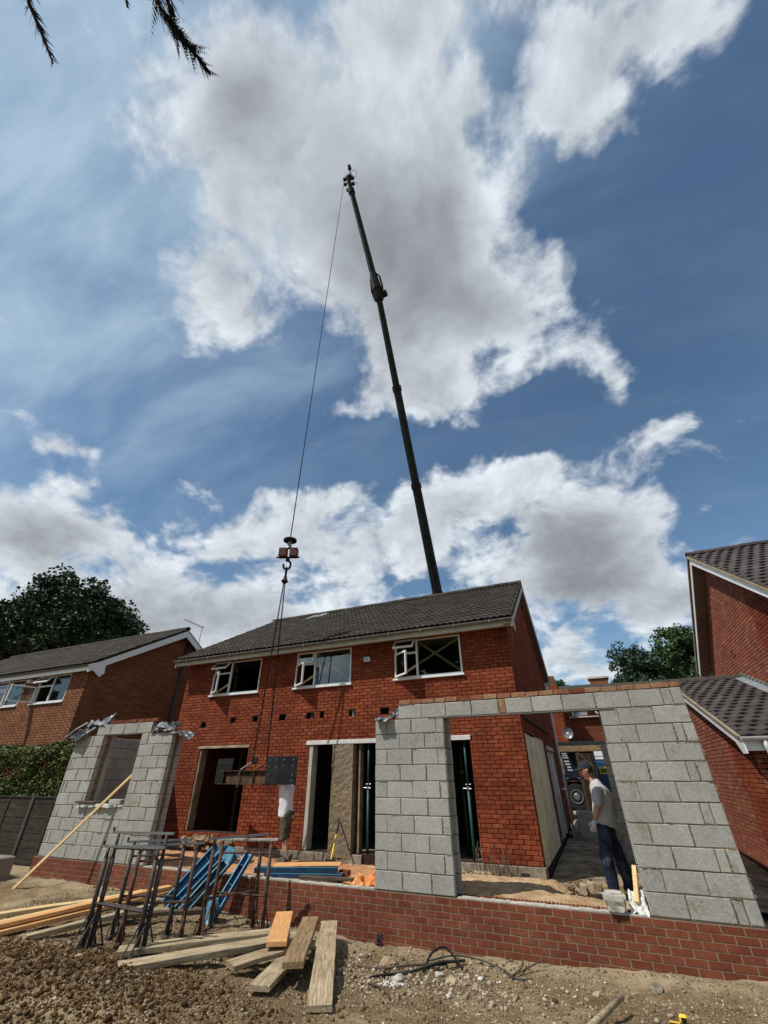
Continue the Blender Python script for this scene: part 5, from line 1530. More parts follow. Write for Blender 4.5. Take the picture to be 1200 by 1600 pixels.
# hook block
hb = empty('hook_block', HK, 'red hook block with a round disc on top, hanging from the crane rope', 'hook block')
mb = MB(); mb.tube([HK + Vector((0, 0, .02)), HK + Vector((0, 0, -.03))], [.19, .19], 20); mb.build('disc', 'steel_black', hb)
MB().tube([HK + Vector((0, 0, -.03)), HK + Vector((0, 0, -.20)), HK + Vector((0, 0, -.26))], [.05, .065, .08], 10).build('neck', 'galv', hb)
Mh = Matrix.Translation(HK + Vector((0, 0, -.40))) @ Matrix.Rotation(rad(24), 4, 'Z')
MB().cbox((-.265, -.10, -.14), (-.03, .10, .13), .02, Mh).build('cheek_weight', 'red_block', hb)
MB().cbox((.04, -.10, -.14), (.265, .10, .13), .02, Mh).build('cheek_weight', 'red_block', hb)
MB().cbox((-.33, -.03, -.16), (.33, .03, -.13), .008, Mh).build('cross_bar', 'steel_black', hb)
MB().tube([HK + Vector((0, 0, -.55)), HK + Vector((0, 0, -.66))], .055, 10).build('swivel', 'steel_black', hb)
def loop(c, rx, rz, r_, ax, a0=0, a1=2 * math.pi, n=18):
    ax = Vector(ax).normalized()
    return MB().tube([c + ax * rx * math.sin(a) + Vector((0, 0, rz * math.cos(a))) for a in [a0 + (a1 - a0) * k / n for k in range(n + 1)]], r_, 8, True)
loop(HK + Vector((0, 0, -.78)), .10, .13, .030, (1, .45, 0), rad(-10), rad(285)).build('hook', 'steel_black', hb, smooth=True)
sl_ = empty('chain_sling', HK + Vector((0, 0, -1.0)), 'two-leg lifting chain with a ring and hooks, hung from the hook block round the beam', 'chain sling')
loop(HK + Vector((0, 0, -.98)), .075, .13, .018, (.5, -1, 0)).build('master_ring', 'steel_black', sl_, smooth=True)
MB().tube([HK + Vector((0, 0, -1.08)), HK + Vector((0, 0, -1.2)), HK + Vector((-.01, 0, -1.26)), HK + Vector((-.01, 0, -1.31))], [.03, .055, .10, .06], 8).build('shortening_clutch', 'steel_black', sl_)
def chain(a, b, lk=.052, r_=.0075):
    a = Vector(a); b = Vector(b); d = (b - a); L = d.length; n = int(L / (lk * .78)); d.normalize()
    s1 = d.cross(Vector((0, 1, .1))).normalized(); s2 = d.cross(s1)
    mb = MB()
    for k in range(n):
        c = a + d * (k + .5) * L / n; s_ = s1 if k % 2 else s2
        mb.tube([c + d * lk * .62 * math.cos(t_) + s_ * lk * .36 * math.sin(t_) for t_ in [2 * math.pi * q / 8 for q in range(9)]], r_, 4, False)
    return mb
top = HK + Vector((-.01, 0, -1.30))
pa, pb = Vector((-7.12, 8.80, 5.06)), Vector((-6.93, 8.75, 5.06))
for p0, p1 in ((top + Vector((-.02, 0, 0)), Vector((-7.36, 9.05, 1.66))), (top + Vector((.02, 0, 0)), Vector((-6.86, 8.92, 1.66)))):
    o = chain(p0, p1).build('chain_leg', 'steel_black', sl_); o['kind'] = 'stuff'
# chain tails hanging slack along the beam
for k, pts in enumerate((((-7.36, 9.02, 1.68), (-7.50, 9.02, 1.62), (-7.62, 9.0, 1.55), (-7.68, 9.0, 1.40), (-7.68, 9.02, 1.22)), ((-6.86, 8.85, 1.66), (-7.0, 8.84, 1.58), (-7.10, 8.85, 1.56), (-7.14, 8.86, 1.42), (-7.14, 8.88, 1.22)))):
    MB().tube(pts, .020, 6).build('sling_strap', 'galv' if k == 0 else 'steel_rust', sl_)

# the steel beam being lifted in
bmn = empty('steel_beam', (-7.2, 8.95, 1.4), 'steel beam with bolted black end plates hanging from the crane in front of the house', 'steel beam')
A_ = Vector((-8.42, 9.28, 1.40)); B_ = Vector((-6.72, 8.78, 1.40)); bdv = (B_ - A_).normalized(); bs = Vector((-bdv.y, bdv.x, 0))
for z in (1.27, 1.53):
    MB().bar(A_ + Vector((0, 0, z - 1.40)), B_ + Vector((0, 0, z - 1.40)), .15, .014).build('flange', 'steel_rust', bmn)
MB().bar(A_, B_, .012, .246).build('web', 'steel_rust', bmn)
def plate(c0, c1, z0, z1, holes_, nm='end_plate'):
    c0 = Vector(c0); c1 = Vector(c1); d = (c1 - c0); L = d.length; d.normalize(); s_ = Vector((d.y, -d.x, 0))
    Mx = Matrix.Translation(c0) @ Matrix((d, -s_, Vector((0, 0, 1)))).transposed().to_4x4()
    pl = MB().cbox((0, -.012, z0), (L, .012, z1), .003, Mx).build(nm, 'steel_black', bmn)
    for (u, v) in holes_:
        bt = MB().tube([Mx @ Vector((u * L, -.012, z0 + v * (z1 - z0))), Mx @ Vector((u * L, -.017, z0 + v * (z1 - z0)))], .013, 8).build('bolt_hole', 'galv', bmn)
        bt.parent = pl
    return pl
plate((-6.70, 8.73, 0), (-6.325, 8.66, 0), 1.265, 1.785, ((.25, .88), (.78, .88), (.25, .62), (.78, .62), (.25, .35)))
plate((-6.32, 8.655, 0), (-5.90, 8.72, 0), 1.27, 1.785, ((.25, .88), (.78, .88), (.25, .66), (.78, .66), (.78, .34), (.78, .14)))
plate((-8.62, 9.30, 0), (-8.24, 9.16, 0), 1.26, 1.78, ((.3, .84), (.7, .84), (.3, .2)))
plate((-8.23, 9.15, 0), (-7.95, 9.08, 0), 1.55, 1.78, ((.3, .6), (.7, .6)))

# ------------------------------------------------------------------ trees, hedge, branches
def leaves(name, centres, radii, n_per, leaf, mt, parent, droop=.0, flat=1.0, seed=1, smooth=False):
    """many small leaf-shaped faces in clumps"""
    g = np.random.default_rng(seed)
    C = np.repeat(np.asarray(centres), n_per, 0); Rr = np.repeat(np.asarray(radii), n_per)
    n = len(C)
    d = g.normal(size=(n, 3)); d /= np.linalg.norm(d, axis=1)[:, None]
    r_ = g.uniform(.35, 1, n) ** .5
    P = C + d * (Rr * r_)[:, None] * np.array([1, 1, flat])
    a = g.normal(size=(n, 3)); a[:, 2] = a[:, 2] * .6 - droop; a /= np.linalg.norm(a, axis=1)[:, None]
    b = np.cross(a, g.normal(size=(n, 3))); b /= np.linalg.norm(b, axis=1)[:, None]
    s_ = leaf * g.uniform(.6, 1.35, n)[:, None]
    nrm = np.cross(a, b)
    v0 = P; v1 = P + a * s_ * .55 + b * s_ * .38 + nrm * s_ * .10; v2 = P + a * s_ * 1.1; v3 = P + a * s_ * .55 - b * s_ * .38 + nrm * s_ * .10
    V = np.stack([v0, v1, v2, v3], 1).reshape(-1, 3)
    F = np.arange(n * 4).reshape(-1, 4)
    return npmesh(name, V, F, mt, parent)
def crown_points(c, rx, ry, rz, n, seed, lobes=9):
    g = np.random.default_rng(seed)
    L = []
    for k in range(lobes):
        a = g.uniform(0, 6.283); e = g.uniform(-.5, 1.3)
        L.append((np.array([math.cos(a) * math.cos(e) * rx, math.sin(a) * math.cos(e) * ry, math.sin(e) * rz]) * .52, g.uniform(.36, .58)))
    L.append((np.zeros(3), .62))
    pts = []
    while len(pts) < n:
        o_, f_ = L[g.integers(len(L))]
        d = g.normal(size=3); d /= np.linalg.norm(d)
        if d[2] < -.55: continue
        p = o_ + d * np.array([rx, ry, rz]) * f_ * g.uniform(.72, 1.04)
        if noise.noise(Vector(p) * (2.2 / max(rx, rz) * 1.6) + Vector((seed, 0, 0))) < -.22: continue
        pts.append(p + np.asarray(c))
    return np.array(pts)
def tree(name, base, c, rx, ry, rz, nclump, n_per, leaf, mt, label, group, seed, cr=.5, trunk=.35):
    t = empty(name, base, label, 'tree', group)
    pts = crown_points(c, rx, ry, rz, nclump, seed)
    g = np.random.default_rng(seed + 5)
    leaves('crown', pts, g.uniform(.55, 1.25, len(pts)) * cr, n_per, leaf, mt, t, .25, .75, seed)
    b = Vector(base); cc = Vector(c)
    tk = MB().tube([b, b.lerp(cc, .45) + Vector((.2, .1, 0)), cc.lerp(b, .15)], [trunk, trunk * .7, trunk * .35], 9).build('trunk', 'bark', t, smooth=True)
    for k in range(11):
        q = Vector(pts[g.integers(len(pts))])
        s_ = b.lerp(cc, .5 + .35 * k / 11)
        m = s_.lerp(q, .5) + Vector((0, 0, -.2))
        l = MB().tube([s_, m, q], [trunk * .35, trunk * .2, trunk * .06], 6).build('limb', 'bark', t, smooth=True)
        l.parent = tk; l.matrix_parent_inverse = Matrix.Identity(4)
    return t
TG = 'trees beyond the houses'
tree('oak_tree', (-32.0, 18.0, -.3), (-31.6, 16.9, 9.0), 5.6, 5.2, 5.4, 760, 70, .21, 'foliage_dark', 'large dark broad tree behind the left house', None, 3, .62, .5)
tree('tree', (4.6, 44, -.3), (4.75, 44.5, 8.2), 2.9, 2.6, 3.0, 230, 60, .20, 'foliage_blue', 'bluish-green tree over the right block wall, left of the brighter green one', TG, 5, .5, .25)
tree('tree', (8.4, 43, -.3), (8.7, 43.6, 8.9), 3.1, 2.8, 3.5, 260, 60, .20, 'foliage', 'bright green tree directly left of the right house gable', TG, 8, .5, .28)
tree('tree', (-2.2, 46, -.3), (-2.6, 46, 7.3), 2.0, 2.0, 1.9, 120, 50, .18, 'foliage', 'small green tree top behind the right corner of the main house', TG, 11, .4, .2)
# the garden trees behind the viewer, which the upper windows mirror
tree('garden_tree', (-29, -12, -.3), (-29, -12, 8.5), 4.0, 4.0, 6.0, 260, 50, .34, 'foliage_dark', 'dark garden tree mirrored in the left upper window', 'trees mirrored in the upper windows', 21, .7, .4)
tree('garden_tree', (-10.0, -13, -.3), (-10.0, -13, 8.8), 3.6, 3.6, 5.6, 240, 50, .34, 'foliage_dark', 'dark garden tree mirrored in the right upper window', 'trees mirrored in the upper windows', 25, .7, .4)

hd = empty('hedge', (-15.5, 8.6, 0), 'bushy yellow-green hedge growing over the dark fence at left', 'hedge')
hp = []
g = np.random.default_rng(4)
for k in range(520):
    x = g.uniform(-19.5, -11.9); y = g.uniform(8.28, 8.85)
    top = 2.08 + .13 * noise.noise(Vector((x * 1.3, 0, 2))) + .05 * (x < -16)
    z = g.uniform(.95, top)
    if g.random() < .35: z = top - g.uniform(0, .1)
    hp.append((x, y, z))
leaves('foliage', hp, np.full(len(hp), .19), 60, .062, 'hedge', hd, .2, .8, 9)
for k in range(9):
    x = -19 + k * .85
    MB().tube([(x, 8.6, -.3), (x + .1, 8.6, .9), (x + .2, 8.5, 1.8)], [.04, .03, .012], 6).build('stem', 'bark', hd)
ps = empty('purple_shrub', (-19.2, 8.2, 0), 'dark purple-leaved shrub at the left edge, in front of the hedge', 'shrub')
pp = np.array([(g.uniform(-18.6, -16.4), g.uniform(7.9, 8.3), 0) for k in range(90)])
pp[:, 2] = g.uniform(1.5, 2.25, 90) - .22 * (pp[:, 0] + 18.0)
leaves('foliage', pp, np.full(90, .15), 40, .075, 'purple_leaf', ps, -.3, 1, 12)
MB().tube([(-17.6, 8.15, -.3), (-17.5, 8.1, 1.8)], [.05, .02], 6).build('stem', 'bark', ps)
for k in range(3):
    MB().tube([(-17.9 + .2 * k, 8.0, 1.9 - .1 * k), (-17.78 + .2 * k, 7.95, 2.0 - .1 * k), (-17.7 + .2 * k, 7.95, 1.98 - .1 * k)], .03, 6).build('dried_flower', 'clip_white', ps)
# fence between concrete posts; the shade on it is put into its dark colour
fe = empty('garden_fence', (-15.5, 8.2, -.3), 'shade-darkened garden fence with concrete posts under the hedge at left', 'fence')
for k in range(5):
    x = -18.9 + k * 1.83
    MB().cbox((x - .055, 8.12, -.4), (x + .055, 8.23, 1.02), .008).build('post', 'fence_post', fe)
    if k < 4:
        for j in range(9):
            z = -.32 + j * .148
            MB().cbox((x + .06, 8.155 + .006 * (j % 2), z), (x + 1.77, 8.178 + .006 * (j % 2), z + .144), .003).build('board', 'fence', fe)
        MB().cbox((x + .06, 8.13, .98), (x + 1.77, 8.20, 1.01), .004).build('capping', 'fence', fe)
        MB().cbox((x + .8, 8.135, -.3), (x + .88, 8.15, .97), .004).build('batten', 'fence', fe)
# two sprays of conifer hanging in at the top
def spray(label, pts, n_side, wid, parts):
    cb = empty('conifer_branch', pts[0], label, 'branch')
    P = [Vector(p) for p in pts]
    cb_t = MB().tube(P, [.012, .009, .007, .005, .003][:len(P)], 6).build('twig', 'bark', cb)
    V = []; F = []
    def pt(t):
        k = min(int(t * (len(P) - 1)), len(P) - 2); f = t * (len(P) - 1) - k
        return P[k].lerp(P[k + 1], f)
    for i in range(n_side):
        t = i / n_side
        o_ = pt(t); d = (pt(min(1, t + .05)) - pt(max(0, t - .05))).normalized()
        sd = d.cross(Vector((R.uniform(-1, 1), R.uniform(-1, 1), R.uniform(-.3, .3)))).normalized()
        L = wid * (1.1 - .75 * t) * R.uniform(.55, 1.2)
        tip = o_ + (d * .75 + sd * .75).normalized() * L
        m = 9
        for k in range(m):
            f = (k + .4) / m
            c_ = o_.lerp(tip, f); ax = (tip - o_).normalized()
            for s_ in (-1, 1):
                w_ = ax.cross(Vector((0, .4, 1))).normalized() * s_
                l2 = L * .26 * (1.15 - f) * R.uniform(.7, 1.3)
                e = c_ + (ax * .8 + w_ * .7).normalized() * l2
                q = (e - c_).cross(Vector((.2, 1, .1))).normalized() * l2 * .22
                b = len(V); V.extend([c_, c_.lerp(e, .5) + q, e, c_.lerp(e, .5) - q]); F.append((b, b + 1, b + 2, b + 3))
        b = len(V); q = (tip - o_).cross(Vector((0, 1, 0))).normalized() * .004
        V.extend([o_ + q, tip, tip - q * .2, o_ - q]); F.append((b, b + 1, b + 2, b + 3))
    npmesh('needles', np.array([v[:] for v in V]), np.array(F), 'conifer', cb)
    return cb
spray('thin dark conifer spray hanging in at the top left corner', [(-1.284, -0.446, 4.477), (-1.459, -0.365, 4.351), (-1.522, -0.282, 4.271), (-1.554, -0.209, 4.26), (-1.594, -0.123, 4.242)], 56, .10, 0)
spray('longest dark conifer spray hanging at the top, pointing towards the big cloud', [(-1.003, -0.34, 4.383), (-1.015, -0.185, 4.34), (-1.028, -0.054, 4.288), (-1.01, 0.061, 4.294), (-0.976, 0.194, 4.3)], 80, .18, 0)
spray('short conifer spray just right of the longest one at the top', [(-0.861, -0.243, 4.438), (-0.926, -0.124, 4.374), (-1.001, -0.048, 4.351), (-1.033, 0.006, 4.34), (-1.047, 0.035, 4.335)], 50, .12, 0)
spray('tiny conifer tip between the two longer sprays at the top', [(-1.029, -0.316, 4.484), (-1.134, -0.209, 4.455), (-1.175, -0.163, 4.442), (-1.196, -0.134, 4.435), (-1.213, -0.108, 4.429)], 26, .05, 0)

# ------------------------------------------------------------------ boards, timber, trestles, props
def plank(name, a, b, w_, th, mt, label, cat='scaffold board', roll=0.0, warp=.006, group=None, bands=False):
    a = Vector(a); b = Vector(b); d = b - a; L = d.length; d.normalize()
    sd = d.cross(Vector((0, 0, 1))).normalized(); up = sd.cross(d)
    if roll:
        Mr = Matrix.Rotation(roll, 3, d); sd = Mr @ sd; up = Mr @ up
    n = 10; c = .006
    k0 = R.uniform(0, 90)
    prof = [(-w_ / 2 + c, 0), (w_ / 2 - c, 0), (w_ / 2, c), (w_ / 2, th - c), (w_ / 2 - c, th), (-w_ / 2 + c, th), (-w_ / 2, th - c), (-w_ / 2, c)]
    mb = MB(); m = len(prof)
    for i in range(n + 1):
        t = i / n
        e = warp * (noise.noise(Vector((t * 2.3, k0, 0))) * 2)
        for q, (y, z) in enumerate(prof):
            x = t * L
            if i in (0, n): x += R.uniform(-.004, .004)
            y2 = y + .0025 * noise.noise(Vector((t * 9, q, k0)))
            mb.v.append((x, y2, z + e))
    for i in range(n):
        for q in range(m):
            q2 = (q + 1) % m
            mb.f.append((i * m + q, (i + 1) * m + q, (i + 1) * m + q2, i * m + q2))
    mb.f.append(tuple(range(m))); mb.f.append(tuple(reversed([n * m + q for q in range(m)])))
    Mx = Matrix.Translation(a) @ Matrix((d, sd, up)).transposed().to_4x4()
    me = mb.mesh(name)
    o = link(name, me, M_[mt]); o.matrix_world = Mx
    tag(o, label, cat, group)
    return o
BG = 'boards lying in front of the brick wall'
plank('scaffold_board', (-5.78, 5.12, -.36), (-4.30, 6.48, -.34), .225, .06, 'timber_old', 'long grey board, the rear one of the two long parallel boards', group=BG)
plank('scaffold_board', (-5.28, 4.72, -.345), (-3.98, 6.22, -.30), .225, .06, 'timber_old', 'long grey board, the front one of the two long parallel boards', group=BG, warp=.01)
plank('scaffold_board', (-4.22, 5.28, -.345), (-3.86, 6.05, -.32), .225, .045, 'timber_old', 'short dark-ended board poking out under the orange board', group=BG)
o = plank('scaffold_board', (-3.94, 5.72, -.245), (-4.74, 7.02, -.30), .24, .045, 'timber_orange', 'orange board lying across the ends of the two long boards', group=BG)
plank('scaffold_board', (-3.42, 5.30, -.27), (-4.22, 6.90, -.30), .225, .05, 'timber_brown', 'brown weathered board between the orange board and the foremost board', group=BG, warp=.012)
plank('scaffold_board', (-3.60, 5.00, -.365), (-3.86, 6.00, -.37), .225, .045, 'timber_old', 'short grey board half hidden under the brown board', group=BG)
plank('scaffold_board', (-4.00, 6.12, -.36), (-3.62, 6.30, -.36), .20, .045, 'timber_old', 'pale board end lying crosswise beneath the brown board', group=BG)
plank('scaffold_board', (-2.82, 4.86, -.36), (-4.04, 7.12, -.36), .235, .045, 'timber_old', 'foremost long pale board with knots pointing at the brick wall', group=BG)
LG = 'new timbers at the left'
plank('timber_length', (-8.9, 5.05, -.33), (-7.95, 7.0, -.32), .15, .047, 'timber_new', 'pale new timber, rearmost of the pile at left', 'timber', group=LG)
plank('timber_length', (-8.35, 4.75, -.33), (-7.70, 7.05, -.27), .12, .047, 'timber_new', 'pale new timber just behind the orange timber at left', 'timber', group=LG)
plank('timber_length', (-7.95, 4.85, -.28), (-7.42, 7.35, -.24), .15, .05, 'timber_orange', 'orange-edged timber on top of the pile at left', 'timber', group=LG)
plank('timber_length', (-7.85, 4.9, -.34), (-7.40, 7.30, -.30), .15, .05, 'timber_orange', 'orange timber beneath the topmost one in the left pile', 'timber', group=LG)
plank('timber_length', (-7.30, 4.95, -.345), (-7.00, 6.6, -.33), .12, .06, 'timber_old', 'grey timber, the one nearest the trestles in the left pile', 'timber', group=LG)
plank('timber_length', (-7.05, 6.1, -.34), (-5.95, 7.05, -.36), .12, .05, 'timber_dark', 'short dark timber lying behind the trestle feet', 'timber', group=LG)
tag(MB().bar((-10.62, 6.66, -.36), (-9.14, 7.60, 1.66), .050, .030, (0, -1, 0)).build('batten', 'timber_new'), 'long pale batten leaning from the soil into the block wall opening', 'batten')
tag(MB().tube([(-.62, 5.42, -.36), (-.50, 5.62, -.33), (-.30, 6.08, -.31)], [.026, .026, .022], 8).build('round_stick', 'timber_old', smooth=True), 'round wooden stick cut off by the bottom edge of the photo', 'stick')
tag(MB().cbox((-12.1, 6.7, -.36), (-11.48, 7.05, .05), .02).build('masonry_lump', 'plaster_pink'), 'pinkish masonry lump at the left edge of the photo', 'masonry block')
# tape measure
tm = empty('tape_measure', (.17, 6.15, -.34), 'small yellow and black tape measure on the soil at lower right', 'tape measure')
zt = gz(.17, 6.15)
MB().cbox((.135, 6.12, zt - .004), (.205, 6.165, zt + .060), .016).build('case', 'yellow', tm)
MB().cbox((.150, 6.115, zt + .01), (.190, 6.1195, zt + .045), .002).build('grip', 'steel_black', tm)
MB().cbox((.05, 6.13, zt - .002), (.134, 6.155, zt + .004), .001).build('blade', 'yellow', tm)

def trestle(bL, bR, zt, col, label, lower=.30, splash=False, mid=True, barext=.10):
    t = empty('builders_trestle', ((bL[0] + bR[0]) / 2, (bL[1] + bR[1]) / 2, -.36), label, 'trestle', 'builders trestles standing on the soil')
    L = Vector((bL[0], bL[1], gz(*bL) - .01)); Rr = Vector((bR[0], bR[1], gz(*bR) - .01))
    ax = (Rr - L); ax.z = 0; ax.normalize(); pr = Vector((-ax.y, ax.x, 0))
    for P in (L, Rr):
        z0 = P.z
        MB().tube([P + Vector((0, 0, .0)), Vector((P.x, P.y, lower + .22))], .028, 8).build('outer_post', col, t, smooth=True)
        MB().tube([Vector((P.x, P.y, lower + .20)), Vector((P.x, P.y, zt - .012))], .020, 8).build('inner_post', col, t, smooth=True)
        MB().tube([Vector((P.x, P.y, lower + .205)), Vector((P.x, P.y, lower + .235))], .027, 8).build('collar', col, t)
        for s_ in (-1, 1):
            q = P + pr * s_ * .20 + ax * .03 * s_; q.z = gz(q.x, q.y)
            MB().tube([Vector((P.x, P.y, z0 + .33)) + pr * s_ * .022, q], .010, 6).build('brace', col, t)
            q2 = P + pr * s_ * .13 - ax * .05 * s_; q2.z = gz(q2.x, q2.y)
            MB().tube([Vector((P.x, P.y, z0 + .29)) + pr * s_ * .022, q2], .008, 6).build('brace', col, t)
        a_ = P - pr * .21; b_ = P + pr * .21; a_.z = gz(a_.x, a_.y) + .012; b_.z = gz(b_.x, b_.y) + .012
        MB().bar(a_, b_, .035, .02).build('foot', col, t)
    top = MB().bar(Vector((L.x, L.y, zt)) - ax * barext, Vector((Rr.x, Rr.y, zt)) + ax * barext, .035, .026)
    top.build('top_bar', 'galv' if not splash else 'mortar_splash', t)
    MB().cbox((-.012, -.012, 0), (.012, .012, .06), .003, Matrix.Translation(Vector((L.x, L.y, zt)) - ax * barext * .95)).build('end_stop', col, t)
    if splash:
        mb = MB()
        for k in range(26):
            p = Vector((L.x, L.y, zt)).lerp(Vector((Rr.x, Rr.y, zt)), k / 25.0)
            mb.tube([p + Vector((0, 0, -.008)), p + Vector((0, 0, -.025 - R.uniform(0, .02)))], [.012, .004], 5)
        o = mb.build('mortar_drips', 'mortar_splash', t); o['kind'] = 'stuff'
    if mid:
        MB().tube([Vector((L.x, L.y, zt - .17)), Vector((Rr.x, Rr.y, zt - .17))], .013, 8).build('cross_bar', col, t)
    MB().tube([Vector((L.x, L.y, L.z + .42)), Vector((Rr.x, Rr.y, Rr.z + .42))], .015, 8).build('cross_bar', col, t)
    return t
trestle((-6.30, 5.13), (-5.56, 5.28), .79, 'trestle', 'tallest black trestle, foremost of the left group')
trestle((-6.35, 5.07), (-5.60, 5.22), .645, 'trestle', 'slightly lower black trestle nested against the foremost one', mid=False)
trestle((-6.60, 5.68), (-6.04, 6.11), .62, 'trestle', 'black trestle standing just behind the foremost pair, farther left')
trestle((-6.26, 5.52), (-5.71, 6.03), .60, 'trestle_rust', 'rusty trestle at the right of the left group')
trestle((-5.72, 6.40), (-5.33, 7.06), .62, 'trestle_rust', 'rusty trestle leaning behind the mortar-splashed one', mid=False)
trestle((-5.84, 6.72), (-5.08, 6.98), .575, 'trestle_rust', 'rusty trestle with a mortar-splashed top bar beside the blue beams', splash=True)

def channel(a, b, w_, dpt, mt, label, end='both', group='blue steel beams', roll=0.0, flip=1):
    a = Vector(a); b = Vector(b); d = b - a; L = d.length; d.normalize()
    ref = Vector((0, -1, 0)) if abs(d.z) > .3 else Vector((0, 0, 1))
    up = (ref - d * ref.dot(d)).normalized(); sd = d.cross(up)
    if roll:
        Mr = Matrix.Rotation(roll, 3, d); sd = Mr @ sd; up = Mr @ up
    t = empty('blue_steel_beam', a, label, 'steel beam', group)
    Mx = Matrix.Translation(a) @ Matrix((d, sd, up)).transposed().to_4x4()
    th = .006
    MB().box((0, -w_ / 2, -dpt / 2), (L, w_ / 2, -dpt / 2 + th), Mx).build('web', mt, t)
    for s_ in (-1, 1):
        MB().box((0, s_ * (w_ / 2 - th / 2) - th / 2, -dpt / 2 + th), (L, s_ * (w_ / 2 - th / 2) + th / 2, dpt / 2), Mx).build('flange', mt, t)
        MB().box((0, min(s_ * (w_ / 2 - th), s_ * (w_ / 2 - .022)), dpt / 2 + .0005), (L, max(s_ * (w_ / 2 - th), s_ * (w_ / 2 - .022)), dpt / 2 + th), Mx).build('lip', 'blue_light', t)
    for x0, k in ((0, 'both'), (L, 'both')):
        if end in ('both', 'a' if x0 == 0 else 'b'):
            MB().cbox((x0 - .004, -w_ / 2 - .03, -dpt / 2 - .02), (x0 + .004, w_ / 2 + .03, dpt / 2 + .03), .003, Mx).build('end_plate', 'blue_light', t)
    for k in range(3):
        x0 = L * (.2 + .3 * k)
        MB().box((x0, -w_ / 2 + th, -dpt / 2 + th), (x0 + .006, w_ / 2 - th, dpt / 2 - .01), Mx).build('stiffener', mt, t)
    return t
channel((-7.22, 7.12, -.40), (-6.54, 7.42, .36), .17, .07, 'blue', 'blue steel beam leaning on the brick wall, leftmost of the four', end='none')
channel((-6.98, 7.00, -.41), (-6.28, 7.36, .36), .13, .07, 'blue', 'blue steel beam leaning on the brick wall, second from the left', end='none')
channel((-6.66, 6.96, -.42), (-6.03, 7.30, .33), .15, .07, 'blue_dark', 'scuffed blue steel beam with a pale plate at its top, third from the left', end='b')
channel((-6.02, 6.92, -.44), (-5.78, 7.36, .32), .14, .07, 'blue', 'blue steel beam with a pale plate at its foot, rightmost of the four', end='a')
pl = MB().cbox((-.10, -.006, -.09), (.10, .006, .10), .02, Matrix.Translation((-6.12, 7.22, .30)) @ Matrix.Rotation(rad(35), 4, 'Y')).build('shaped_plate', 'blue_light')
tag(pl, 'light blue heart-shaped steel plate on top of the leaning beams', 'steel plate')
tag(MB().cbox((-.11, -.006, -.16), (.11, .006, .14), .04, Matrix.Translation((-6.02, 6.87, -.30)) @ Matrix.Rotation(rad(14), 4, 'Y')).build('shaped_plate', 'blue_light'), 'light blue pointed steel plate at the foot of the rightmost leaning beam', 'steel plate')
tag(MB().bar((-6.75, 6.95, -.40), (-6.2, 7.25, .02), .03, .05).build('timber_scrap', 'timber_brown'), 'brown splintered timber under the leaning blue beams', 'timber')
# beams lying on the slab edge
channel((-5.62, 7.64, .00), (-4.35, 8.05, .00), .15, .08, 'blue_dark', 'dark blue steel beam lying on the slab edge, the lower of the two', end='none', group='blue steel beams on the slab')
channel((-5.78, 7.56, .082), (-4.48, 8.10, .080), .13, .07, 'blue_dark', 'dark blue steel beam lying on top of the other on the slab edge', end='none', group='blue steel beams on the slab')
plank('plywood_board', (-5.55, 7.78, .122), (-4.52, 8.28, .120), .34, .018, 'timber_orange', 'orange-brown board resting on the blue beams on the slab', 'board')
plank('timber_length', (-4.9, 7.60, .01), (-3.98, 7.72, .015), .07, .045, 'timber_dark', 'dark timber lying in front of the orange bag on the slab edge', 'timber')
tag(MB().cbox((-4.52, 8.2, -.02), (-4.33, 8.3, .06), .006).build('loose_brick', 'brick2'), 'single brick lying on the slab beyond the blue beams', 'brick')
# adjustable props
def prop(x, y, z0, zt, label):
    t = empty('steel_prop', (x, y, z0), label, 'prop', 'green steel props under the lintels')
    zc = z0 + .62 * (zt - z0)
    MB().cbox((x - .075, y - .075, z0), (x + .075, y + .075, z0 + .008), .002).build('base_plate', 'steel_black', t)
    MB().tube([(x, y, z0 + .008), (x, y, zc)], .030, 12).build('outer_tube', 'green', t, smooth=True)
    MB().tube([(x, y, zc), (x, y, zt - .008)], .023, 12).build('inner_tube', 'green', t, smooth=True)
    MB().tube([(x, y, zc - .03), (x, y, zc + .02)], .044, 12).build('collar_nut', 'galv', t)
    MB().tube([(x - .10, y - .02, zc - .01), (x + .07, y - .03, zc - .015)], .009, 6).build('handle', 'galv', t)
    MB().tube([(x - .05, y, zc + .06), (x + .06, y, zc + .06)], .007, 6).build('pin', 'galv', t)
    MB().cbox((x - .075, y - .075, zt - .008), (x + .075, y + .075, zt), .002).build('head_plate', 'steel_black', t)
prop(-2.60, 10.08, -.2, 2.055, 'green steel prop in the doorway right of the block pier')
prop(-4.88, 10.08, -.2, 2.055, 'green steel prop in the doorway right of the roughcast pier')
prop(-5.86, 10.55, -.02, 2.4, 'dark steel prop deep inside the doorway left of the roughcast pier')
prop(-2.95, 11.0, -.02, 2.4, 'thin steel prop standing farther back in the right doorway')
# things glimpsed inside the left doorway
tag(MB().cbox((-9.6, 11.2, -.02), (-9.52, 11.3, 2.4), .004).build('stud_post', 'timber_dark'), 'dark timber stud inside the left doorway', 'post')
tag(MB().cbox((-6.35, 11.5, 1.1), (-6.1, 11.54, 1.55), .004).build('switch_board', 'concrete'), 'small grey board fixed inside the middle doorway', 'board')
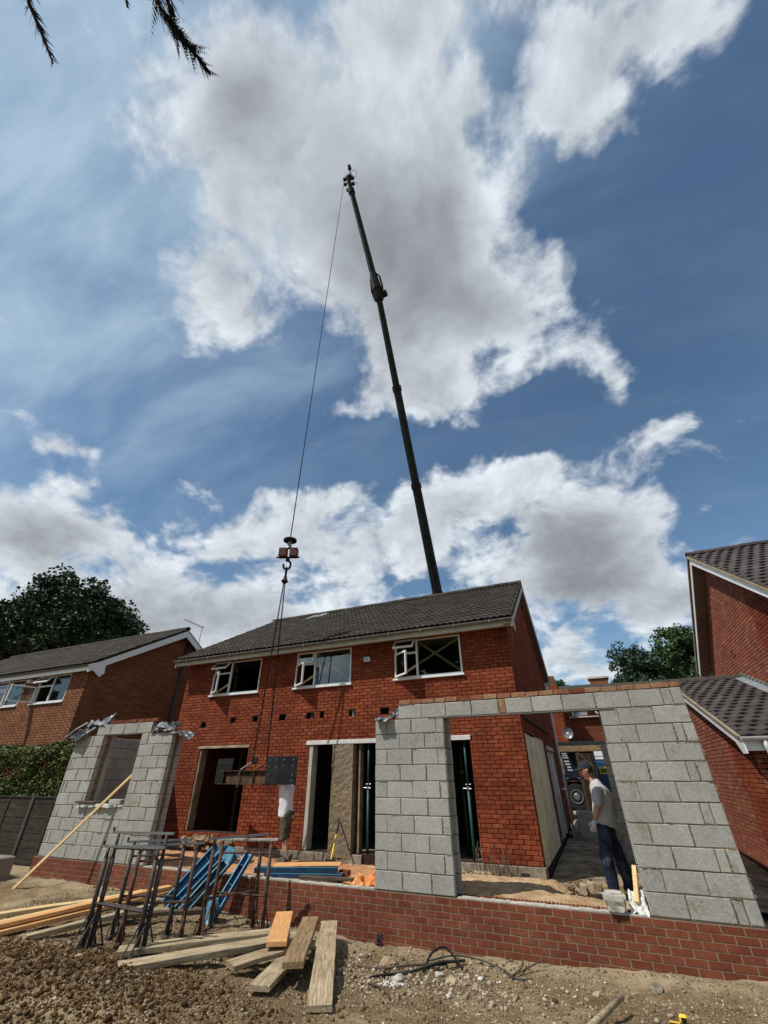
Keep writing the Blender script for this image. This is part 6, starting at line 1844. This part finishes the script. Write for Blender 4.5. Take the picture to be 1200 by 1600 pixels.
# sledgehammer
sh_ = empty('sledgehammer', (-5.15, 9.0, 0), 'yellow-handled sledgehammer leaning on the roughcast pier, head down', 'sledgehammer')
ha, hb_ = Vector((-5.15, 9.02, .02)), Vector((-5.50, 9.93, .60))
MB().tube([ha, ha.lerp(hb_, .62)], .018, 8).build('handle', 'yellow', sh_, smooth=True)
MB().tube([ha.lerp(hb_, .62), hb_], .018, 8).build('grip', 'steel_black', sh_, smooth=True)
MB().tube([ha + Vector((-.09, -.04, .01)), ha + Vector((-.05, -.02, .01)), ha + Vector((.05, .02, .01)), ha + Vector((.09, .04, .01))], [.042, .036, .036, .042], 8).build('hammer_head', 'steel_black', sh_)
# heap of rubble and dead stalks by the plinth
pts = []; sz = []
for k in range(240):
    x = -2.75 + R.gauss(0, .22); y = 9.72 + R.gauss(0, .09)
    pts.append((x, y, sand_z(x, y) + R.uniform(0, .07))); sz.append(R.uniform(.012, .045))
rocks('rubble_heap', pts, sz, 'rubble')
pts = []; sz = []
for k in range(900):
    x = R.uniform(-11, 1.0); y = R.uniform(7.8, 9.9)
    pts.append((x, y, sand_z(x, y) + .004)); sz.append(min(.03, .007 * math.exp(R.gauss(0, .6))))
rocks('crumbs', pts, sz, 'rubble')
pts = []; sz = []
for k in range(500):
    x = R.uniform(-1.1, 1.0); y = 9.1 + abs(R.gauss(0, .6))
    pts.append((x, y, -.2 + R.uniform(0, .05))); sz.append(min(.05, .015 * math.exp(R.gauss(0, .6))))
rocks('passage_rubble', pts, sz, 'clod')
wd = empty('dead_weed', (-2.3, 9.8, -.1), 'dead brown weed stalks against the concrete plinth', 'plant')
for k in range(16):
    x = R.uniform(-2.55, -1.95); dx = R.uniform(-.12, .2); h = R.uniform(.15, .42)
    MB().tube([(x, 9.86, -.15), (x + dx * .4, 9.84, h * .5), (x + dx, 9.88 + R.uniform(-.05, .03), h - .05)], [.008, .006, .003], 5).build('stalk', 'bone', wd)
# pipes and cable tangled on the soil
def G(x, y, h=.02): return (x, y, gz(x, y) + h)
def hose(label, pts, r_, mt, cat='pipe', grp='pipes tangled on the soil'):
    P = [Vector(p) for p in pts]; out = []
    for i in range(len(P) - 1):
        p0 = P[max(i - 1, 0)]; p1 = P[i]; p2 = P[i + 1]; p3 = P[min(i + 2, len(P) - 1)]
        for k in range(6):
            t = k / 6
            out.append(.5 * ((2 * p1) + (p2 - p0) * t + (2 * p0 - 5 * p1 + 4 * p2 - p3) * t * t + (3 * p1 - p0 - 3 * p2 + p3) * t ** 3))
    out.append(P[-1])
    return tag(MB().tube(out, r_, 8).build('pipe', mt, smooth=True), label, cat, grp)
hose('grey-brown pipe, the leftmost, reaching towards the boards', [G(-3.28, 6.42), G(-3.0, 6.48), G(-2.7, 6.6, .03), G(-2.45, 6.72, .04), G(-2.25, 6.9, .03)], .014, 'timber_dark')
hose('long straight dark pipe across the tangle', [G(-2.66, 6.28), G(-2.5, 6.5, .05), G(-2.3, 6.78, .07), G(-2.1, 6.98, .05)], .013, 'hose_dark')
hose('second dark pipe lying beside the long straight one', [G(-2.72, 6.34), G(-2.52, 6.56, .04), G(-2.3, 6.84, .05), G(-2.06, 7.04, .04)], .013, 'steel_black')
hose('thin dark cable curving right along the wall foot', [G(-2.5, 6.85, .04), G(-2.2, 7.05, .07), G(-1.9, 7.1, .05), G(-1.6, 7.0, .03), G(-1.42, 6.82, .02), G(-1.25, 6.84, .02)], .008, 'hose_dark')
hose('dark bent pipe arching over the tangle', [G(-2.45, 6.62, .02), G(-2.42, 6.85, .12), G(-2.3, 7.0, .15), G(-2.15, 6.95, .08), G(-2.05, 6.88, .03)], .012, 'steel_black')
hose('thin curved cable nearest the photographer', [G(-2.85, 5.95), G(-2.72, 5.85, .03), G(-2.55, 5.70, .03), G(-2.42, 5.55, .02)], .010, 'timber_dark')
hose('short dark pipe end left of the tangle', [G(-2.92, 6.15), G(-2.8, 6.28, .03), G(-2.66, 6.46, .02)], .012, 'steel_black')
hose('forked twig at the right end of the tangle', [G(-1.50, 6.85, .01), G(-1.38, 7.0, .05), G(-1.36, 7.12, .10)], .009, 'timber_dark', 'twig')
hose('straight twig beside the forked one at the right of the tangle', [G(-1.46, 6.90, .01), G(-1.28, 7.04, .05), G(-1.15, 7.15, .09)], .008, 'timber_dark', 'twig')
sheet('dark_rag', (G(-3.98 + .62, 7.22, .0), G(-3.26, 7.2, .0), G(-3.26, 7.28, .10), G(-3.36, 7.30, .10)), 'purple_leaf', 'small dark blue rag or glove at the foot of the brick wall', 'rag', .03, 8, 51)
pts = []; sz = []
for k in range(70):
    x = -2.62 + R.gauss(0, .06); y = 6.10 + R.gauss(0, .05)
    pts.append((x, y, gz(x, y) + .012)); sz.append(R.uniform(.006, .02))
rocks('chalk_crumbs', pts, sz, 'clip_white')
# van seen through the opening
vn = empty('parked_van', (0, 27, 0), 'blue van with a white roof box and a yellow sign, parked beyond the passage', 'van')
MB().cbox((-.75, 27.0, .4), (4.0, 29.0, 1.93), .06).build('body', 'van_blue', vn)
MB().cbox((-.80, 27.05, 1.95), (1.6, 28.9, 2.50), .05).build('roof_box', 'white', vn)
MB().cbox((-.6, 27.05, 2.10), (.30, 27.09, 2.14), .005).build('rail', 'gutter_pale', vn)
sg = MB().cbox((-.15, 26.96, 1.36), (.75, 26.99, 1.66), .005).build('sign_panel', 'text_yellow', vn)
lettering_marks(-.10, .70, 26.957, 1.41, .20, 'steel_black', vn)
for x in (.1, 3.2):
    MB().tube([(x, 26.95, .33), (x, 27.15, .33)], .33, 20).build('wheel', 'tyre', vn)

# ------------------------------------------------------------------ people
def skinned(name, verts, edges, mt, parent, root=0, sub=2):
    me = bpy.data.meshes.new(name)
    me.from_pydata([v[:3] for v in verts], edges, [])
    o = link(name, me, M_[mt])
    md = o.modifiers.new('skin', 'SKIN'); md.use_smooth_shade = True
    sv = me.skin_vertices[0].data
    for i, v in enumerate(verts):
        r_ = v[3]
        sv[i].radius = (r_, v[4] if len(v) > 4 else r_)
        sv[i].use_root = (i == root)
    ms = o.modifiers.new('sub', 'SUBSURF'); ms.levels = sub; ms.render_levels = sub
    dg = bpy.context.evaluated_depsgraph_get()
    ev = o.evaluated_get(dg)
    m2 = bpy.data.meshes.new_from_object(ev)
    o.modifiers.clear()
    o.data = m2
    m2.materials.clear(); m2.materials.append(M_[mt])
    for p in m2.polygons: p.use_smooth = True
    if parent is not None:
        o.parent = parent; o.matrix_parent_inverse = parent.matrix_world.inverted()
    return o
def wrinkle(o, amp, sc_, seed=0):
    me = o.data
    for v in me.vertices:
        k = noise.noise(Vector((v.co.x * sc_, v.co.y * sc_, v.co.z * sc_ * .6 + seed)))
        v.co += v.normal * amp * k
def head(parent, c, yaw, pitch=0, s=1.0, cap=False, mt='skin'):
    """head with brow, nose, chin and ears; faces +x before yaw"""
    Mx = Matrix.Translation(c) @ Matrix.Rotation(yaw, 4, 'Z') @ Matrix.Rotation(pitch, 4, 'Y') @ Matrix.Scale(s, 4)
    bm = bmesh.new(); bmesh.ops.create_icosphere(bm, subdivisions=4, radius=1)
    for v in bm.verts:
        x, y, z = v.co
        X = x * .098; Y = y * .076; Zc = z * .118
        if z < 0:
            t = -z
            Y *= 1 - .30 * t; X *= 1 - .12 * t
            if x < 0: X *= 1 - .35 * t
            if x > 0: X += .012 * t * x
        f = max(0, x)
        nose = math.exp(-((y / .16) ** 2)) * math.exp(-(((z + .12) / .20) ** 2)) * f
        X += .024 * nose
        X -= .010 * math.exp(-(((abs(y) - .36) / .16) ** 2)) * math.exp(-(((z - .08) / .12) ** 2)) * f
        X += .006 * math.exp(-(((z - .26) / .10) ** 2)) * f
        X += .006 * math.exp(-((y / .25) ** 2)) * math.exp(-(((z + .42) / .07) ** 2)) * f
        X += .010 * math.exp(-((y / .25) ** 2)) * math.exp(-(((z + .78) / .14) ** 2)) * f
        v.co = Mx @ Vector((X, Y, Zc))
    me = bpy.data.meshes.new('head'); bm.to_mesh(me); bm.free()
    for p in me.polygons: p.use_smooth = True
    h = link('head', me, M_[mt]); h.parent = parent; h.matrix_parent_inverse = parent.matrix_world.inverted()
    def sub(mb, nm, m_):
        o = mb.build(nm, m_, parent, smooth=True); o.parent = h; o.matrix_parent_inverse = Matrix.Identity(4) @ parent.matrix_world.inverted() if False else h.matrix_world.inverted()
        o.matrix_parent_inverse = (parent.matrix_world @ parent.matrix_world.inverted()).inverted()
        return o
    for s_ in (-1, 1):
        mb = MB(); mb.tube([Mx @ Vector((-.004, s_ * .074, -.012)), Mx @ Vector((-.008, s_ * .086, .004)), Mx @ Vector((-.012, s_ * .084, .02))], [.012, .020, .014], 8)
        sub(mb, 'ear', mt)
        mb = MB(); mb.tube([Mx @ Vector((.080, s_ * .031, .011)), Mx @ Vector((.089, s_ * .031, .011))], [.011, .006], 8); sub(mb, 'eye', 'hair')
        mb = MB(); mb.tube([Mx @ Vector((.090, s_ * .016, .032)), Mx @ Vector((.088, s_ * .045, .032))], .005, 5); sub(mb, 'eyebrow', 'hair')
    mb = MB(); mb.tube([Mx @ Vector((.096, -.02, -.052)), Mx @ Vector((.101, 0, -.051)), Mx @ Vector((.096, .02, -.052))], .004, 5); sub(mb, 'mouth', 'brick2')
    def shell(zlo, sc_, mt_, nm, keep):
        bm = bmesh.new(); bmesh.ops.create_icosphere(bm, subdivisions=3, radius=1)
        kill = [v for v in bm.verts if not keep(v.co)]
        bmesh.ops.delete(bm, geom=kill, context='VERTS')
        for v in bm.verts: v.co = Mx @ Vector((v.co.x * .098 * sc_, v.co.y * .076 * sc_, v.co.z * .118 * sc_))
        me = bpy.data.meshes.new(nm); bm.to_mesh(me); bm.free()
        for p in me.polygons: p.use_smooth = True
        o = link(nm, me, M_[mt_]); o.parent = h
        return o
    shell(0, 1.07, 'hair', 'hair', lambda q: (q.x < -.05 and q.z > -.45 and q.x < .1) or (q.z > .42) or (q.x < .25 and q.z > .1 and abs(q.y) > .5))
    if cap:
        shell(0, 1.15, 'cap', 'cap', lambda q: q.z > .18)
        mb = MB()
        n = 10
        for k in range(n + 1):
            a_ = -1.15 + 2.3 * k / n
            p0 = Mx @ Vector((.108 * math.cos(a_), .084 * math.sin(a_), .034)); p1 = Mx @ Vector((.108 * math.cos(a_) + .075 * max(0, math.cos(a_ * 1.1)), .080 * math.sin(a_), .016))
            mb.v.extend([tuple(p0), tuple(p1), tuple(p0 + Vector((0, 0, .006))), tuple(p1 + Vector((0, 0, .006)))])
        for k in range(n):
            b = k * 4
            mb.f.extend([(b, b + 1, b + 5, b + 4), (b + 2, b + 6, b + 7, b + 3), (b + 1, b + 3, b + 7, b + 5)])
        o = mb.build('cap_brim', 'cap', None); o.parent = h
    return h
def hand(parent, w_, d, pn, mt='skin', curl=.5, s=1.0, name='hand', tn=1):
    """palm and five bent fingers; w_ wrist, d direction of the hand, pn palm normal"""
    w_ = Vector(w_); d = Vector(d).normalized(); pn = Vector(pn); pn = (pn - d * pn.dot(d)).normalized(); sd = d.cross(pn)
    mb = MB()
    P = lambda a, b, c: w_ + d * a * s + sd * b * s + pn * c * s
    mb.tube([P(-.01, 0, 0), P(.02, 0, 0), P(.055, 0, 0), P(.088, 0, .004)], [.024 * s, .030 * s, .038 * s, .034 * s], 10)
    for k, (off, L) in enumerate(((-.030, .066), (-.010, .076), (.010, .071), (.029, .056))):
        a0 = P(.082, off, 0); a1 = P(.082 + L * .42, off * 1.1, L * .10 * curl * 2); a2 = P(.082 + L * .74, off * 1.12, L * .36 * curl * 2); a3 = P(.082 + L * .86, off * 1.1, L * .66 * curl * 2)
        mb.tube([a0, a1, a2, a3], [.0105 * s, .010 * s, .009 * s, .0065 * s], 7)
    mb.tube([P(.022, -.026 * tn, .004), P(.046, -.050 * tn, .014), P(.072, -.056 * tn, .026), P(.092, -.050 * tn, .036)], [.013 * s, .012 * s, .011 * s, .007 * s], 7)
    return mb.build(name, mt, parent, smooth=True)
def boot(parent, heel, yaw, pitch=0, name='boot'):
    Mx = Matrix.Translation(heel) @ Matrix.Rotation(yaw, 4, 'Z') @ Matrix.Rotation(pitch, 4, 'Y')
    bm = bmesh.new(); bmesh.ops.create_cube(bm, size=1); bmesh.ops.subdivide_edges(bm, edges=bm.edges[:], cuts=4, use_grid_fill=True)
    for v in bm.verts:
        x, y, z = v.co.x + .5, v.co.y, v.co.z + .5
        q = Vector((v.co.x, v.co.y, v.co.z * .9)).normalized() * .5
        rx = x * .27 - .06
        h_ = .10 if x < .45 else .10 - .055 * ((x - .45) / .55)
        w2 = .085 + .02 * math.sin(x * math.pi)
        if x > .8: w2 *= 1 - .5 * ((x - .8) / .2) ** 2
        if z > .8: w2 *= .8
        v.co = Mx @ Vector((rx, y * w2, z * h_))
    me = bpy.data.meshes.new(name); bm.to_mesh(me); bm.free()
    for p in me.polygons: p.use_smooth = True
    o = link(name, me, M_['boot']); o.parent = parent; o.matrix_parent_inverse = parent.matrix_world.inverted()
    return o

# man in the opening, in profile towards the left
Y0 = 8.30
m1 = empty('person', (-.05, Y0, -.1), 'man in dark cap, grey t-shirt and dark work trousers standing in the right opening', 'person')
zf = -.075
body = [(-.045, Y0, .90, .07, .08), (-.035, Y0, 1.08, .07, .08), (-.045, Y0, 1.22, .07, .09), (-.085, Y0, 1.335, .05), (-.115, Y0, 1.42, .05),
        (-.045, Y0 - .16, 1.265, .05), (-.085, Y0 - .205, 1.03, .040), (-.175, Y0 - .20, .86, .028),
        (-.045, Y0 + .16, 1.265, .05), (-.02, Y0 + .205, 1.03, .040), (-.10, Y0 + .21, .84, .028),
        (-.060, Y0 - .09, .78, .05), (-.135, Y0 - .10, .44, .045), (-.115, Y0 - .11, .03, .035),
        (-.030, Y0 + .09, .78, .05), (.045, Y0 + .11, .46, .045), (.085, Y0 + .12, .04, .035)]
be = [(0, 1), (1, 2), (2, 3), (3, 4), (2, 5), (5, 6), (6, 7), (2, 8), (8, 9), (9, 10), (0, 11), (11, 12), (12, 13), (0, 14), (14, 15), (15, 16)]
skinned('body', body, be, 'skin', m1)
sh1 = [(-.045, Y0, .77, .185, .175), (-.020, Y0, .98, .170, .165), (.005, Y0, 1.15, .170, .165), (-.030, Y0, 1.28, .135, .135), (-.090, Y0, 1.37, .062),
       (-.045, Y0 - .15, 1.265, .075), (-.065, Y0 - .205, 1.15, .074), (-.085, Y0 - .215, 1.02, .078),
       (-.045, Y0 + .15, 1.265, .075), (-.04, Y0 + .205, 1.15, .074), (-.03, Y0 + .215, 1.02, .078)]
o = skinned('t_shirt', sh1, [(0, 1), (1, 2), (2, 3), (3, 4), (3, 5), (5, 6), (6, 7), (3, 8), (8, 9), (9, 10)], 'shirt_grey', m1, 1, 3); wrinkle(o, .016, 13, 2)
tr1 = [(-.045, Y0, .90, .135, .135), (-.050, Y0, .80, .14, .14), (-.070, Y0 - .09, .70, .105), (-.125, Y0 - .10, .45, .09), (-.125, Y0 - .11, .22, .082), (-.115, Y0 - .11, .005, .07),
       (-.030, Y0 + .09, .70, .098), (.035, Y0 + .11, .46, .09), (.070, Y0 + .12, .22, .082), (.085, Y0 + .12, .005, .07)]
o = skinned('trousers', tr1, [(0, 1), (1, 2), (2, 3), (3, 4), (4, 5), (1, 6), (6, 7), (7, 8), (8, 9)], 'jeans', m1, 1, 3); wrinkle(o, .014, 16, 5)
head(m1, (-.150, Y0, 1.475), math.pi + .18, .10, 1.02, cap=True)
MB().tube([(-.20, Y0 - .035, 1.40), (-.235, Y0 - .012, 1.378), (-.238, Y0 + .012, 1.378), (-.20, Y0 + .035, 1.40)], [.020, .022, .022, .020], 8).build('beard', 'hair', m1, smooth=True)
hand(m1, (-.178, Y0 - .20, .855), (-.35, 0, -1), (-.2, 1, 0), 'glove', .45, .95, 'glove')
hand(m1, (-.103, Y0 + .21, .835), (-.35, 0, -1), (-.2, -1, 0), 'glove', .45, .95, 'glove', -1)
boot(m1, (-.105, Y0 - .11, zf), math.pi, 0); boot(m1, (.10, Y0 + .12, zf), math.pi - .1, 0)
bpy.context.view_layer.update()
m1.matrix_world = Matrix.Translation((-.150, 8.60, -.155)) @ Matrix.Scale(1.039, 4)
# man behind the plate, steadying the beam
Y1 = 8.93
m2 = empty('person', (-6.15, Y1, 0), 'man in white t-shirt and dark shorts steadying the beam, head hidden behind its plate', 'person')
body = [(-6.14, Y1, .86, .07, .08), (-6.20, Y1, 1.05, .07, .08), (-6.28, Y1, 1.24, .07, .09), (-6.33, Y1, 1.37, .05), (-6.35, Y1, 1.45, .05),
        (-6.29, Y1 - .13, 1.30, .050), (-6.52, Y1 - .12, 1.36, .038), (-6.74, Y1 - .04, 1.50, .028),
        (-6.29, Y1 + .15, 1.30, .050), (-6.50, Y1 + .18, 1.42, .038), (-6.80, Y1 + .12, 1.57, .028),
        (-6.17, Y1 - .08, .76, .05), (-6.13, Y1 - .10, .42, .055), (-6.04, Y1 - .10, .11, .036),
        (-6.20, Y1 + .08, .76, .05), (-6.27, Y1 + .10, .42, .055), (-6.24, Y1 + .10, .05, .036)]
skinned('body', body, be, 'skin', m2)
sh2 = [(-6.22, Y1, .68, .20, .19), (-6.20, Y1, .90, .165, .165), (-6.25, Y1, 1.10, .165, .165), (-6.29, Y1, 1.26, .13, .13), (-6.33, Y1, 1.37, .062),
       (-6.29, Y1 - .14, 1.30, .068), (-6.42, Y1 - .13, 1.33, .062), (-6.29, Y1 + .15, 1.30, .068), (-6.42, Y1 + .17, 1.37, .062)]
o = skinned('t_shirt', sh2, [(0, 1), (1, 2), (2, 3), (3, 4), (3, 5), (5, 6), (3, 7), (7, 8)], 'shirt_white', m2, 1, 3); wrinkle(o, .022, 12, 8)
tr2 = [(-6.15, Y1, .86, .135, .135), (-6.16, Y1, .78, .14, .14), (-6.16, Y1 - .085, .68, .105), (-6.15, Y1 - .10, .52, .095), (-6.14, Y1 - .10, .30, .095),
       (-6.20, Y1 + .085, .68, .105), (-6.24, Y1 + .10, .52, .095), (-6.26, Y1 + .10, .30, .095)]
o = skinned('shorts', tr2, [(0, 1), (1, 2), (2, 3), (3, 4), (1, 5), (5, 6), (6, 7)], 'shorts', m2, 1, 3); wrinkle(o, .014, 14, 9)
head(m2, (-6.37, Y1, 1.545), math.pi, 0, .97)
hand(m2, (-6.745, Y1 - .04, 1.502), (-1, -.1, .1), (0, .2, -1), 'skin', .6)
hand(m2, (-6.805, Y1 + .12, 1.572), (-1, -.2, -.1), (0, .1, -1), 'skin', .6, 1.0, 'hand', -1)
boot(m2, (-6.00, Y1 - .10, .045), math.pi, -.42, 'shoe'); boot(m2, (-6.22, Y1 + .10, -.055), math.pi, 0, 'shoe')
